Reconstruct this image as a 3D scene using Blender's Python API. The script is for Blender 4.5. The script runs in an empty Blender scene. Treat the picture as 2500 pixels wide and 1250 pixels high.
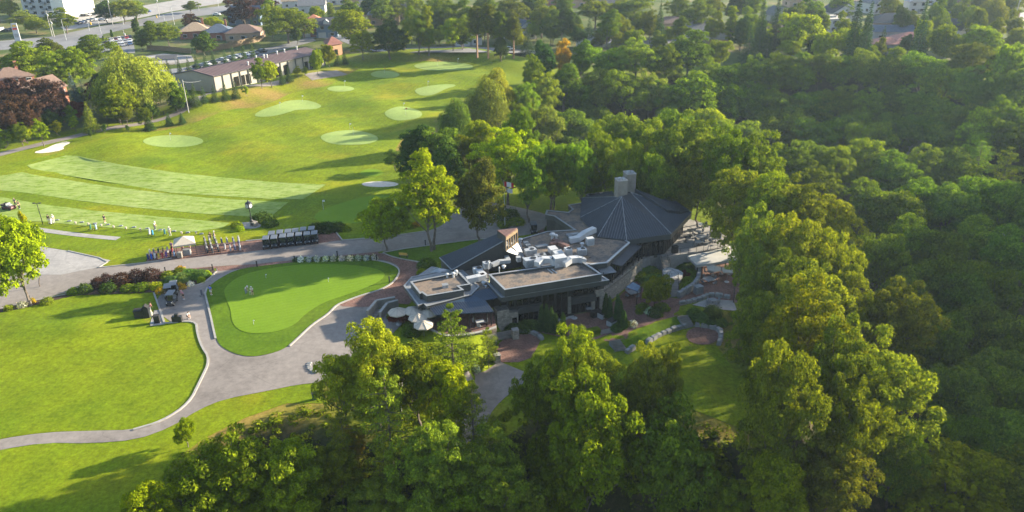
import bpy, bmesh, math, random
import numpy as np
from mathutils import Vector, Matrix
from mathutils.geometry import delaunay_2d_cdt
SC = bpy.context.scene
COL = SC.collection
rnd = random.Random(7)
# ------------------------------------------------------------------ camera
F = 1900.0; CH = 57.0; TH = math.radians(25); RO = math.radians(1.2)
f0 = np.array([0, math.cos(TH), -math.sin(TH)]); _u = np.array([0, math.sin(TH), math.cos(TH)]); _r = np.array([1.0, 0, 0])
rv = math.cos(RO)*_r - math.sin(RO)*_u; uv = math.sin(RO)*_r + math.cos(RO)*_u
C0 = np.array([0, 0, CH])
cd = bpy.data.cameras.new('camera'); cam = bpy.data.objects.new('camera', cd); COL.objects.link(cam)
cd.sensor_width = 36; cd.lens = 36*F/2500; cd.clip_start = 0.5; cd.clip_end = 9000
M = Matrix.Identity(4)
for i in range(3):
    M[i][0] = rv[i]; M[i][1] = uv[i]; M[i][2] = -f0[i]; M[i][3] = C0[i]
cam.matrix_world = M
SC.camera = cam

def ray(px, py): return f0*F + rv*(px-1250) - uv*(py-625)
def PZ(px, py, z=0.0):                      # point seen at a photo pixel, at height z
    d = ray(px, py); t = (z-CH)/d[2]
    return C0 + d*t
def PXY(px, py, x=None, y=None):            # point on the pixel's ray with a given y
    d = ray(px, py); t = (y-C0[1])/d[1]
    return C0 + d*t
def proj(p):
    q = np.array(p, float)-C0; w = q@f0
    return 1250+F*(q@rv)/w, 625-F*(q@uv)/w, w
def ppm(p): return F/proj(p)[2]             # photo pixels per metre there

# ------------------------------------------------------------------ terrain
def W(pts, z=0.0): return np.array([PZ(a, b, z)[:2] for a, b in pts])
def sdist(x, y, poly):                       # signed distance, positive inside
    x = np.atleast_1d(np.asarray(x, float)); y = np.atleast_1d(np.asarray(y, float))
    d = np.full(x.shape, 1e18); ins = np.zeros(x.shape, bool); n = len(poly)
    for i in range(n):
        ax, ay = poly[i]; bx, by = poly[(i+1) % n]
        ex, ey = bx-ax, by-ay
        t = np.clip(((x-ax)*ex+(y-ay)*ey)/(ex*ex+ey*ey+1e-12), 0, 1)
        d = np.minimum(d, (x-ax-t*ex)**2+(y-ay-t*ey)**2)
        c = ((ay > y) != (by > y))
        with np.errstate(divide='ignore', invalid='ignore'):
            ins ^= c & (x < (bx-ax)*(y-ay)/(by-ay+1e-18)+ax)
    return np.where(ins, 1, -1)*np.sqrt(d)
def sst(t): t = np.clip(t, 0, 1); return t*t*(3-2*t)
RAV = W([(200,1420),(300,1260),(430,1120),(540,1050),(640,1015),(740,1010),(800,1020),(960,1060),(1110,1070),(1240,1010),(1310,975),(1500,975),
         (1640,990),(1700,1005),(1865,1062),(1850,960),(1800,800),(1812,740),(1832,640),(1805,575),(1745,535),(1700,468),(1600,432),(1450,445),
         (1330,445),(1230,440),(1140,400),(1075,375),(1100,300),(1170,262),(1250,222),(1330,195),(1420,175),(1520,190),(1750,175),(2000,172),(2200,175),(2360,200),(2560,250),(2900,330)])
RAV = np.vstack([RAV, np.array([[260, 60], [150, 20], [20, 15]])])
LOWT = W([(1190,838),(1222,775),(1300,757),(1462,728),(1475,700),(1520,668),(1556,640),(1575,625),(1625,620),(1660,612),(1700,602),(1850,600),(1880,700),(1870,800),(1920,960),(1960,1150),
          (1700,1090),(1500,1060),(1310,1050),(1240,1100),(1100,1150),(1085,1010),(1170,900)], -2.7)
LAWN2 = W([(1500,862),(1580,840),(1670,800),(1700,795),(1770,800),(1830,850),(1900,960),(1960,1150),(1700,1090),(1500,1060),(1380,1040),(1420,880)], -4.0)
def seg(x, y, a, b):
    ax, ay = a; bx, by = b; ex, ey = bx-ax, by-ay
    t = np.clip(((x-ax)*ex+(y-ay)*ey)/(ex*ex+ey*ey), 0, 1)
    return np.hypot(x-ax-t*ex, y-ay-t*ey)
BERM = [tuple(PZ(*p)[:2]) for p in [(905,150),(1010,140),(1130,138),(1210,150)]]
LBERM = [tuple(PZ(*p)[:2]) for p in [(500,258),(600,232),(690,208),(770,192),(830,170)]]
def hgt(x, y):
    x = np.atleast_1d(np.asarray(x, float)); y = np.atleast_1d(np.asarray(y, float))
    dr = sdist(x, y, RAV)
    wob = 2.2*np.sin(x*.11+1.3)*np.sin(y*.09)+1.1*np.sin(x*.27+y*.2)
    z = -19*sst(dr/(34.0-12*sst((85-y)/25)))+wob*sst(dr/20.0)*.5
    # unseen wooded hill beyond the right edge, added to shade the ravine
    s = (x-50)*.853-(y-59)*.522
    z = z+43*sst((s-14)/45.0)*sst((215-y)/45.0)*sst((y+60)/60.0)*(x > 0)
    # lower terrace and lawns south of the clubhouse
    dl = sdist(x, y, LOWT); z1 = -2.7*sst((dl+.3)/1.2)
    z2 = -1.4*sst((sdist(x, y, LAWN2)+2.1)/2.2)
    z = np.where(dl > -3, np.minimum(z, z1+z2), z)
    # range mounds
    fade = sst(-dr/10.0)
    d = np.min([seg(x, y, BERM[i], BERM[i+1]) for i in range(len(BERM)-1)], axis=0)
    z = z+3.2*np.exp(-(d/9.0)**2)
    d = np.min([seg(x, y, LBERM[i], LBERM[i+1]) for i in range(len(LBERM)-1)], axis=0)
    z = z+2.6*np.exp(-(d/7.5)**2)*fade
    rng = sst((y-150)/30.0)*sst((320-y)/25.0)*fade*sst((x+125)/15)
    z = z+rng*(.34*np.sin(x*.13+.5)*np.sin(y*.115)+.22*np.sin(x*.21+y*.17+2)+.14*np.sin(y*.31-x*.1))
    fl = sst((-48-x)/12.0)*sst((112-y)/14.0)*fade
    z = z+fl*(.7*np.exp(-((x+68)/14)**2-((y-100)/6)**2))
    return z
def H1(x, y): return float(hgt(x, y)[0])
_ts = np.concatenate([np.arange(30, 330, .7), np.arange(330, 900, 4)])
def at(px, py, h=0.0):                       # where the pixel's ray comes within h of the ground
    d = ray(px, py); d = d/np.linalg.norm(d)
    P = C0[None]+_ts[:, None]*d[None]
    g = P[:, 2]-hgt(P[:, 0], P[:, 1])-h
    k = np.argmax(g < 0)
    if g[k] >= 0: k = len(g)-1
    if k == 0: t = _ts[0]
    else: t = _ts[k-1]+(_ts[k]-_ts[k-1])*g[k-1]/(g[k-1]-g[k]+1e-9)
    p = C0+d*t
    return np.array([p[0], p[1], H1(p[0], p[1])])

# ------------------------------------------------------------------ objects
def link(o): COL.objects.link(o); return o
def tag(o, label=None, cat=None, group=None, kind=None):
    if label: o['label'] = label
    if cat: o['category'] = cat
    if group: o['group'] = group
    if kind: o['kind'] = kind
    return o
def thing(name, label, cat, loc=(0, 0, 0), rz=0.0, group=None, s=1.0):
    o = bpy.data.objects.new(name, None); link(o); o.empty_display_size = .2
    o.location = loc; o.rotation_euler = (0, 0, rz)
    o.scale = (s, s, s) if not hasattr(s, '__len__') else s
    return tag(o, label, cat, group)
def dup(root, loc=None, rz=None, label=None, group=None, s=None):
    r = root.copy(); COL.objects.link(r)
    if loc is not None: r.location = loc
    if rz is not None: r.rotation_euler = (0, 0, rz)
    if s is not None: r.scale = (s, s, s) if not hasattr(s, '__len__') else s
    if label: r['label'] = label
    if group: r['group'] = group
    for ch in root.children:
        c = ch.copy(); COL.objects.link(c); c.parent = r
        for g in ch.children:
            d = g.copy(); COL.objects.link(d); d.parent = c
    return r
def arrmesh(name, V, Fq, smooth=False):      # numpy quads/tris -> mesh
    me = bpy.data.meshes.new(name)
    V = np.asarray(V, np.float32); Fq = np.asarray(Fq, np.int32)
    n, k = Fq.shape
    me.vertices.add(len(V)); me.vertices.foreach_set('co', V.ravel())
    me.loops.add(n*k); me.loops.foreach_set('vertex_index', Fq.ravel())
    me.polygons.add(n); me.polygons.foreach_set('loop_start', np.arange(0, n*k, k, dtype=np.int32))
    me.polygons.foreach_set('loop_total', np.full(n, k, np.int32))
    me.update(calc_edges=True)
    if smooth: me.polygons.foreach_set('use_smooth', np.ones(n, bool))
    return me
class MB:
    def __init__(s): s.v = []; s.f = []
    def add(s, vs, fs):
        b = len(s.v); s.v += [tuple(map(float, p)) for p in vs]; s.f += [tuple(i+b for i in q) for q in fs]; return s
    def box(s, c, d, rz=0.0, tx=0.0, taper=1.0):          # centre, size, turn, tilt about local x
        m = Matrix.Rotation(rz, 3, 'Z') @ Matrix.Rotation(tx, 3, 'X'); vs = []
        for k in (-.5, .5):
            t = taper if k > 0 else 1
            for i, j in ((-.5, -.5), (.5, -.5), (.5, .5), (-.5, .5)):
                vs.append(Vector(c)+m @ Vector((i*d[0]*t, j*d[1]*t, k*d[2])))
        return s.add(vs, [(3, 2, 1, 0), (4, 5, 6, 7), (0, 1, 5, 4), (1, 2, 6, 5), (2, 3, 7, 6), (3, 0, 4, 7)])
    def prism(s, poly, z0, z1):                            # z0/z1 number or list
        n = len(poly)
        a = [z0]*n if not hasattr(z0, '__len__') else z0; b = [z1]*n if not hasattr(z1, '__len__') else z1
        ar = sum(poly[i][0]*poly[(i+1) % n][1]-poly[(i+1) % n][0]*poly[i][1] for i in range(n))
        if ar < 0: poly = list(poly)[::-1]; a = list(a)[::-1]; b = list(b)[::-1]
        vs = [(p[0], p[1], q) for p, q in zip(poly, a)]+[(p[0], p[1], q) for p, q in zip(poly, b)]
        fs = [tuple(range(n-1, -1, -1)), tuple(range(n, 2*n))]+[(i, (i+1) % n, n+(i+1) % n, n+i) for i in range(n)]
        return s.add(vs, fs)
    def tube(s, p0, p1, r0, r1=None, n=6, cap=True):
        r1 = r0 if r1 is None else r1; p0 = Vector(p0); p1 = Vector(p1); d = (p1-p0)
        if d.length < 1e-6: return s
        q = d.to_track_quat('Z', 'Y'); vs = []
        for p, r in ((p0, r0), (p1, r1)):
            for i in range(n):
                a = 2*math.pi*i/n; vs.append(p+q @ Vector((r*math.cos(a), r*math.sin(a), 0)))
        fs = [(i, (i+1) % n, n+(i+1) % n, n+i) for i in range(n)]
        if cap: fs += [tuple(range(n-1, -1, -1)), tuple(range(n, 2*n))]
        return s.add(vs, fs)
    def path(s, pts, r, n=6):
        for a, b in zip(pts, pts[1:]): s.tube(a, b, r, r, n)
        return s
    def lathe(s, c, prof, n=10):                            # profile of (radius, z)
        vs = []; k = len(prof)
        for r, z in prof:
            for i in range(n):
                a = 2*math.pi*i/n; vs.append((c[0]+r*math.cos(a), c[1]+r*math.sin(a), c[2]+z))
        fs = [(j*n+i, j*n+(i+1) % n, (j+1)*n+(i+1) % n, (j+1)*n+i) for j in range(k-1) for i in range(n)]
        fs += [tuple(range(n-1, -1, -1)), tuple((k-1)*n+i for i in range(n))]
        return s.add(vs, fs)
    def ball(s, c, r, n=8, m=5, jit=0.0, sq=1.0, rg=rnd):
        prof = []; vs = []
        for j in range(1, m):
            a = math.pi*j/m
            for i in range(n):
                b = 2*math.pi*(i+.5*(j % 2))/n; q = 1+jit*(rg.random()-.5)
                vs.append((c[0]+r*q*math.sin(a)*math.cos(b), c[1]+r*q*math.sin(a)*math.sin(b), c[2]-r*sq*q*math.cos(a)))
        vs += [(c[0], c[1], c[2]-r*sq), (c[0], c[1], c[2]+r*sq)]; B = len(vs)-2
        fs = [(j*n+i, j*n+(i+1) % n, (j+1)*n+(i+1) % n, (j+1)*n+i) for j in range(m-2) for i in range(n)]
        fs += [(B, (i+1) % n, i) for i in range(n)]+[(B+1, (m-2)*n+i, (m-2)*n+(i+1) % n) for i in range(n)]
        return s.add(vs, fs)
    def quad(s, a, b, c, d): return s.add([a, b, c, d], [(0, 1, 2, 3)])
    def slab(s, pts, th):                                   # planar polygon of 3-D points given thickness downward
        n = len(pts); lo = [(p[0], p[1], p[2]-th) for p in pts]
        ar = sum(pts[i][0]*pts[(i+1) % n][1]-pts[(i+1) % n][0]*pts[i][1] for i in range(n))
        if ar < 0: pts = list(pts)[::-1]; lo = lo[::-1]
        return s.add(list(pts)+lo, [tuple(range(n)), tuple(range(2*n-1, n-1, -1))]+[(i, n+i, n+(i+1) % n, (i+1) % n) for i in range(n)])
    def build(s, name, m, parent=None, world=False, smooth=False, base=None, bevel=0):
        me = bpy.data.meshes.new(name); v = s.v
        off = None
        if parent is not None and world:
            off = Vector(parent.location)
            if parent.parent: off += Vector(parent.parent.location)
        elif parent is None and base is None and v:         # put a lone thing's origin at its base
            xs = [p[0] for p in v]; ys = [p[1] for p in v]; base = ((min(xs)+max(xs))/2, (min(ys)+max(ys))/2, min(p[2] for p in v)); off = Vector(base)
        elif base is not None: off = Vector(base)
        if off is not None: v = [(p[0]-off.x, p[1]-off.y, p[2]-off.z) for p in v]
        me.from_pydata(v, [], s.f); me.update()
        if smooth: me.polygons.foreach_set('use_smooth', [True]*len(me.polygons))
        o = bpy.data.objects.new(name, me); link(o)
        if m is not None: me.materials.append(m)
        if parent is not None: o.parent = parent
        elif off is not None: o.location = off
        if bevel:
            b = o.modifiers.new('bevel', 'BEVEL'); b.width = bevel; b.segments = 2; b.limit_method = 'ANGLE'
        return o

# ------------------------------------------------------------------ materials
def newmat(name):
    m = bpy.data.materials.new(name); m.use_nodes = True; nt = m.node_tree; nt.nodes.clear()
    return m, nt, nt.nodes.new('ShaderNodeOutputMaterial')
def N(nt, t, **kw):
    n = nt.nodes.new('ShaderNode'+t)
    for k, v in kw.items(): setattr(n, k, v)
    return n
def coords(nt, scale, kind='pos'):
    if kind == 'pos': g = N(nt, 'NewGeometry'); src = g.outputs['Position']
    else: g = N(nt, 'TexCoord'); src = g.outputs['Object']
    mp = N(nt, 'Mapping'); nt.links.new(src, mp.inputs['Vector'])
    mp.inputs['Scale'].default_value = scale if hasattr(scale, '__len__') else (scale,)*3
    return mp
def noise(nt, scale, det=4, rough=.55, kind='pos'):
    mp = coords(nt, scale, kind); n = N(nt, 'TexNoise'); n.inputs['Scale'].default_value = 1; n.inputs['Detail'].default_value = det; n.inputs['Roughness'].default_value = rough
    nt.links.new(mp.outputs[0], n.inputs['Vector']); return n.outputs['Fac']
def ramp(nt, src, stops):
    r = N(nt, 'ValToRGB'); e = r.color_ramp.elements
    e[0].position, e[0].color = stops[0][0], (*stops[0][1], 1); e[1].position, e[1].color = stops[-1][0], (*stops[-1][1], 1)
    for p, c in stops[1:-1]:
        k = e.new(p); k.color = (*c, 1)
    nt.links.new(src, r.inputs[0]); return r.outputs[0]
def mix(nt, fac, a, b, mode='MIX'):
    n = N(nt, 'Mix'); n.data_type = 'RGBA'; n.blend_type = mode
    for key, val in ((0, fac), (6, a), (7, b)):
        if hasattr(val, 'is_linked'): nt.links.new(val, n.inputs[key])
        elif key == 0: n.inputs[0].default_value = val
        else: n.inputs[key].default_value = (*val, 1)
    return n.outputs[2]
def mth(nt, op, a, b=0.0):
    n = N(nt, 'Math'); n.operation = op
    for i, v in enumerate((a, b)):
        if hasattr(v, 'is_linked'): nt.links.new(v, n.inputs[i])
        else: n.inputs[i].default_value = v
    return n.outputs[0]
def bumpn(nt, src, strength, dist):
    b = N(nt, 'Bump'); b.inputs['Strength'].default_value = strength; b.inputs['Distance'].default_value = dist
    nt.links.new(src, b.inputs['Height']); return b.outputs[0]
def finish(nt, out, colr, rough=.8, metal=0.0, nrm=None, spec=.5):
    p = N(nt, 'BsdfPrincipled')
    if hasattr(colr, 'is_linked'): nt.links.new(colr, p.inputs['Base Color'])
    else: p.inputs['Base Color'].default_value = (*colr, 1)
    p.inputs['Roughness'].default_value = rough; p.inputs['Metallic'].default_value = metal; p.inputs['Specular IOR Level'].default_value = spec
    if nrm is not None: nt.links.new(nrm, p.inputs['Normal'])
    nt.links.new(p.outputs[0], out.inputs['Surface']); return p
def pm(name, c, rough=.7, metal=0.0, var=.25, sc=1.5, spec=.4, bump=0.0, kind='pos'):
    m, nt, out = newmat(name)
    n1 = noise(nt, sc, 5, .65, kind); lo = tuple(x*(1-var) for x in c); hi = tuple(min(1, x*(1+var)) for x in c)
    col = ramp(nt, n1, [(.3, lo), (.7, hi)])
    nr = bumpn(nt, noise(nt, sc*6, 3, .6, kind), bump, .03) if bump else None
    finish(nt, out, col, rough, metal, nr, spec); return m
def objmat(name, rough=.5, spec=.5, metal=0.0):             # colour of the object itself
    m, nt, out = newmat(name); oi = N(nt, 'ObjectInfo'); n1 = noise(nt, 3.0, 3, .6, 'obj')
    v = ramp(nt, n1, [(.3, (.82,)*3), (.7, (1.1,)*3)])
    finish(nt, out, mix(nt, 1.0, oi.outputs['Color'], v, 'MULTIPLY'), rough, metal, None, spec); return m
MATS = {}
MT = MATS
MT['paint'] = objmat('car_paint', .3, .6)
MT['cloth'] = objmat('cloth', .9, .2)
MT['matte'] = objmat('matte_paint', .75, .3)
MT['white'] = pm('white_metal', (.42, .43, .44), .5, 0, .12, 1.2)
MT['galv'] = pm('galvanised_metal', (.42, .44, .46), .45, .35, .25, 2.5)
MT['grey'] = pm('grey_metal', (.22, .23, .24), .55, .1, .2, 2)
MT['black'] = pm('black_plastic', (.018, .019, .021), .45, 0, .3, 3)
MT['rubber'] = pm('rubber', (.02, .02, .02), .9, 0, .3, 5)
MT['glass'] = pm('dark_glass', (.02, .022, .024), .08, 0, .3, .4, spec=.8)
MT['glass2'] = pm('bronze_glass', (.016, .014, .012), .12, 0, .4, .5, spec=.6)
MT['clad'] = pm('dark_cladding', (.055, .055, .052), .6, .0, .18, .8)
MT['fascia'] = pm('fascia', (.075, .078, .076), .5, .1, .15, .8)
MT['coping'] = pm('metal_coping', (.27, .28, .29), .4, .3, .15, 1)
MT['seam'] = pm('standing_seam_metal', (.036, .042, .052), .5, .2, .2, .5)
MT['rib'] = pm('roof_rib_metal', (.085, .097, .12), .5, .15, .15, .5)
MT['seamblue'] = pm('ribbed_blue_metal', (.028, .055, .095), .5, .15, .2, .5)
MT['seambrown'] = pm('ribbed_brown_metal', (.13, .085, .08), .55, .0, .15, .2)
MT['conc'] = pm('concrete', (.23, .205, .175), .85, 0, .2, 1.0, bump=.3)
MT['kerb'] = pm('kerb_concrete', (.29, .275, .25), .85, 0, .15, 1.5)
MT['rock'] = pm('limestone_boulder', (.24, .24, .235), .85, 0, .28, 1.7, bump=.5)
MT['canvas'] = pm('cream_canvas', (.42, .37, .3), .85, 0, .08, 1.0)
MT['awn'] = pm('white_awning_fabric', (.4, .385, .35), .8, 0, .08, .5)
MT['wood'] = pm('cedar_wood', (.2, .14, .075), .7, 0, .35, 3)
MT['bark'] = pm('bark', (.13, .105, .085), .95, 0, .45, 2.2, bump=.6)
MT['barkpine'] = pm('pine_bark', (.24, .145, .09), .95, 0, .4, 2.2, bump=.6)
MT['deadwood'] = pm('dead_wood', (.42, .4, .37), .9, 0, .2, 2.0)
MT['skin'] = pm('skin', (.5, .3, .21), .6, 0, .1, 6)
MT['red'] = pm('rusty_red_metal', (.12, .065, .055), .7, 0, .4, 3)
MT['yellowp'] = pm('yellow_pipe_paint', (.62, .52, .2), .6, 0, .15, 2)
MT['sky'] = pm('skylight_glass', (.3, .33, .36), .15, 0, .1, .5)
MT['soil'] = pm('mulch', (.055, .034, .022), 1, 0, .4, 4)

def gravelroof():
    m, nt, out = newmat('gravel_roof')
    a = ramp(nt, noise(nt, .35, 6, .7), [(.3, (.045, .042, .04)), (.45, (.105, .095, .088)), (.56, (.2, .15, .11)), (.7, (.085, .08, .076))])
    b = ramp(nt, noise(nt, 3.5, 4, .7), [(.3, (.75,)*3), (.7, (1.2,)*3)])
    finish(nt, out, mix(nt, 1, a, b, 'MULTIPLY'), .85, 0, bumpn(nt, noise(nt, 12, 2), .3, .02), .3); return m
MT['gravel'] = gravelroof()
def asphalt(name, c, c2, sc=.12):
    m, nt, out = newmat(name)
    a = ramp(nt, noise(nt, sc, 6, .62), [(.28, tuple(x*.9 for x in c)), (.5, c2), (.72, tuple(x*1.15 for x in c2))])
    sp = ramp(nt, noise(nt, 1.1, 6, .75), [(.3, (.78,)*3), (.7, (1.16,)*3)])
    col = mix(nt, 1, a, sp, 'MULTIPLY')
    # cracks and patched seams
    v = N(nt, 'TexVoronoi', feature='DISTANCE_TO_EDGE'); v.inputs['Scale'].default_value = 1
    mp = coords(nt, (.075, .11, .1)); nz = N(nt, 'TexNoise'); nz.inputs['Scale'].default_value = .4
    nt.links.new(mp.outputs[0], v.inputs['Vector'])
    ck = ramp(nt, v.outputs['Distance'], [(.0, (.6,)*3), (.007, (1,)*3)])
    col = mix(nt, .4, col, mix(nt, 1, col, ck, 'MULTIPLY'))
    finish(nt, out, col, .9, 0, bumpn(nt, noise(nt, 8, 3), .25, .02), .25); return m
MT['asph'] = asphalt('asphalt_worn', (.165, .144, .13), (.215, .19, .172))
MT['asph2'] = asphalt('street_asphalt', (.13, .13, .135), (.19, .19, .195), .05)
MT['concpad'] = asphalt('concrete_slab', (.24, .23, .22), (.3, .285, .27), .2)
def pavers(name='brick_pavers', a=(.135, .062, .045), b=(.23, .125, .095)):
    m, nt, out = newmat(name)
    mp = coords(nt, 1.0); mp.inputs['Rotation'].default_value = (0, 0, .5)
    br = N(nt, 'TexBrick'); nt.links.new(mp.outputs[0], br.inputs['Vector'])
    br.inputs['Color1'].default_value = (*a, 1); br.inputs['Color2'].default_value = (*b, 1); br.inputs['Mortar'].default_value = (.11, .095, .085, 1)
    br.inputs['Scale'].default_value = 2.2; br.inputs['Mortar Size'].default_value = .012
    v = ramp(nt, noise(nt, .5, 5, .65), [(.3, (.72,)*3), (.7, (1.22,)*3)])
    finish(nt, out, mix(nt, 1, br.outputs['Color'], v, 'MULTIPLY'), .9, 0, bumpn(nt, br.outputs['Fac'], .2, .02), .3); return m
MT['paver'] = pavers()
def stonewall():
    m, nt, out = newmat('split_limestone')
    g = N(nt, 'NewGeometry'); sx = N(nt, 'SeparateXYZ'); nt.links.new(g.outputs['Position'], sx.inputs[0])
    cx = N(nt, 'CombineXYZ'); nt.links.new(mth(nt, 'ADD', sx.outputs[0], sx.outputs[1]), cx.inputs[0]); nt.links.new(sx.outputs[2], cx.inputs[1])
    br = N(nt, 'TexBrick'); nt.links.new(cx.outputs[0], br.inputs['Vector'])
    br.inputs['Color1'].default_value = (.46, .41, .33, 1); br.inputs['Color2'].default_value = (.29, .265, .23, 1); br.inputs['Mortar'].default_value = (.2, .185, .165, 1)
    br.inputs['Scale'].default_value = 1.6; br.inputs['Mortar Size'].default_value = .015; br.inputs['Row Height'].default_value = .3; br.inputs['Brick Width'].default_value = .8
    v = ramp(nt, noise(nt, 2.2, 5, .65), [(.3, (.7,)*3), (.7, (1.2,)*3)])
    finish(nt, out, mix(nt, 1, br.outputs['Color'], v, 'MULTIPLY'), .9, 0, bumpn(nt, br.outputs['Fac'], .4, .03), .3); return m
MT['stone'] = stonewall()
def flag():
    m, nt, out = newmat('flagstone')
    v = N(nt, 'TexVoronoi', feature='DISTANCE_TO_EDGE'); v.inputs['Scale'].default_value = 1; mp = coords(nt, 1.6); nt.links.new(mp.outputs[0], v.inputs['Vector'])
    j = ramp(nt, v.outputs['Distance'], [(.02, (.16, .15, .13)), (.06, (.42, .41, .39))])
    finish(nt, out, mix(nt, 1, j, ramp(nt, noise(nt, 3, 4), [(.3, (.7,)*3), (.7, (1.15,)*3)]), 'MULTIPLY'), .85); return m
MT['flag'] = flag()
# grass of one kind: base colours, stripe direction, patches
def grass(name, a, b, dry=(.23, .17, .05), dryamt=.5, stripe=None, fine=5.0, fs=.5, streak=None):
    m, nt, out = newmat(name)
    c = ramp(nt, noise(nt, .055, 5, .6), [(.3, a), (.7, b)])
    d = ramp(nt, noise(nt, .05, 4, .55), [(.56, (0,)*3), (.74, (dryamt,)*3)])
    mp = coords(nt, .05); mp.inputs['Location'].default_value = (4.3, 2.1, 0)
    n2 = N(nt, 'TexNoise'); n2.inputs['Scale'].default_value = 1.0; n2.inputs['Detail'].default_value = 5; nt.links.new(mp.outputs[0], n2.inputs['Vector'])
    d = ramp(nt, n2.outputs['Fac'], [(.54, (0,)*3), (.74, (dryamt,)*3)])
    c = mix(nt, d, c, dry)
    if stripe:
        mp = coords(nt, 1.0); mp.inputs['Rotation'].default_value = (0, 0, stripe[0]); w = N(nt, 'TexWave'); w.inputs['Scale'].default_value = stripe[1]; w.inputs['Distortion'].default_value = stripe[3] if len(stripe) > 3 else .6
        w.inputs['Detail Scale'].default_value = .3
        nt.links.new(mp.outputs[0], w.inputs['Vector']); c = mix(nt, 1, c, ramp(nt, w.outputs['Fac'], [(.3, (1-stripe[2],)*3), (.7, (1+stripe[2],)*3)]), 'MULTIPLY')
    if streak:                                              # tufted, divoted turf
        mp = coords(nt, (.32, 1.15, 1)); mp.inputs['Rotation'].default_value = (0, 0, .12); s = N(nt, 'TexNoise'); s.inputs['Scale'].default_value = 1; s.inputs['Detail'].default_value = 8; s.inputs['Roughness'].default_value = .72
        nt.links.new(mp.outputs[0], s.inputs['Vector']); c = mix(nt, ramp(nt, s.outputs['Fac'], [(.46, (0,)*3), (.62, (1,)*3)]), c, streak)
    f = ramp(nt, noise(nt, fine*.42, 6, .78), [(.3, (1-fs,)*3), (.7, (1+fs,)*3)])
    c = mix(nt, 1, c, f, 'MULTIPLY')
    c = mix(nt, 1, c, ramp(nt, noise(nt, .33, 4, .65), [(.3, (1-fs*.4,)*3), (.7, (1+fs*.4,)*3)]), 'MULTIPLY')
    finish(nt, out, c, .95, 0, bumpn(nt, noise(nt, fine*.8, 4, .7), .5, .08), .12); return m
MT['lawn'] = grass('lawn', (.088, .143, .003), (.178, .212, .004), dry=(.3, .23, .008), dryamt=.55, fine=4.5, fs=.42, stripe=(.35, .16, .03, 3))
MT['fringe'] = grass('fringe_grass', (.06, .118, .004), (.095, .155, .005), dryamt=.12, fine=4.5, fs=.3)
MT['green'] = grass('putting_surface', (.115, .2, .01), (.145, .235, .012), dryamt=.06, stripe=(1.2, .35, .025), fine=7, fs=.12)
MT['rgreen'] = grass('range_green', (.2, .28, .07), (.25, .32, .09), dry=(.22, .26, .05), dryamt=.3, fine=4, fs=.2)
MT['tee'] = grass('tee_turf', (.21, .28, .065), (.27, .33, .1), dryamt=.1, fine=3.5, fs=.22, streak=(.13, .2, .015))
def sand():
    m, nt, out = newmat('sand'); finish(nt, out, ramp(nt, noise(nt, 1.2, 5), [(.3, (.52, .46, .37)), (.7, (.66, .6, .5))]), .95); return m
MT['sand'] = sand()
def ground():
    m, nt, out = newmat('ground_cover')
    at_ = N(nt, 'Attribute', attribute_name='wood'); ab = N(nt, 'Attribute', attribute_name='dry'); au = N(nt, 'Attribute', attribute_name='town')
    # rough grass
    c = ramp(nt, noise(nt, .05, 5, .6), [(.3, (.085, .135, .004)), (.7, (.165, .195, .005))])
    mp = coords(nt, .045); mp.inputs['Location'].default_value = (1.3, 5.1, 0)
    n2 = N(nt, 'TexNoise'); n2.inputs['Scale'].default_value = 1; n2.inputs['Detail'].default_value = 5; nt.links.new(mp.outputs[0], n2.inputs['Vector'])
    c = mix(nt, ramp(nt, n2.outputs['Fac'], [(.55, (0,)*3), (.75, (.6,)*3)]), c, (.25, .17, .045))
    dm = mth(nt, 'MULTIPLY', ab.outputs['Fac'], ramp(nt, noise(nt, .12, 5, .7), [(.3, (.35,)*3), (.6, (1,)*3)]))
    c = mix(nt, dm, c, (.27, .165, .055))
    t = ramp(nt, noise(nt, .06, 5, .65), [(.35, (.045, .075, .012)), (.52, (.09, .11, .03)), (.7, (.2, .16, .08))])
    c = mix(nt, au.outputs['Fac'], c, t)
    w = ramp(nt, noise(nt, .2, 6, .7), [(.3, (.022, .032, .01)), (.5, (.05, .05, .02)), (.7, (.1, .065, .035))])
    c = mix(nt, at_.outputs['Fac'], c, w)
    f = ramp(nt, noise(nt, 1.6, 6, .78), [(.3, (.62,)*3), (.7, (1.38,)*3)])
    finish(nt, out, mix(nt, 1, c, f, 'MULTIPLY'), .95, 0, bumpn(nt, noise(nt, 3, 4, .7), .6, .1), .1); return m
MT['ground'] = ground()
# leaves: a diffuse and a translucent side, hue drifting leaf by leaf
def leafmat(name, c, tr=.34, var=.4, warm=(1.12, 1.05, .5)):
    m, nt, out = newmat(name)
    g = N(nt, 'NewGeometry'); oi = N(nt, 'ObjectInfo')
    isl = g.outputs['Random Per Island']
    v = ramp(nt, isl, [(0, tuple(x*(1-var) for x in c)), (.8, tuple(x*(1+var*.6) for x in c)), (1, tuple(min(1, x*(1+var)*w) for x, w in zip(c, warm)))])
    n1 = ramp(nt, noise(nt, .55, 3, .6, 'obj'), [(.3, (.7, .76, .9)), (.7, (1.32, 1.2, .95))])
    v = mix(nt, 1, v, n1, 'MULTIPLY')
    v = mix(nt, 1, v, oi.outputs['Color'], 'MULTIPLY')
    d = N(nt, 'BsdfDiffuse'); t = N(nt, 'BsdfTranslucent'); nt.links.new(v, d.inputs[0])
    tw = mix(nt, 1, v, (1.5, 1.45, .45), 'MULTIPLY'); nt.links.new(tw, t.inputs[0])
    mx = N(nt, 'MixShader'); mx.inputs[0].default_value = tr; nt.links.new(d.outputs[0], mx.inputs[1]); nt.links.new(t.outputs[0], mx.inputs[2])
    nt.links.new(mx.outputs[0], out.inputs['Surface']); return m
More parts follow.
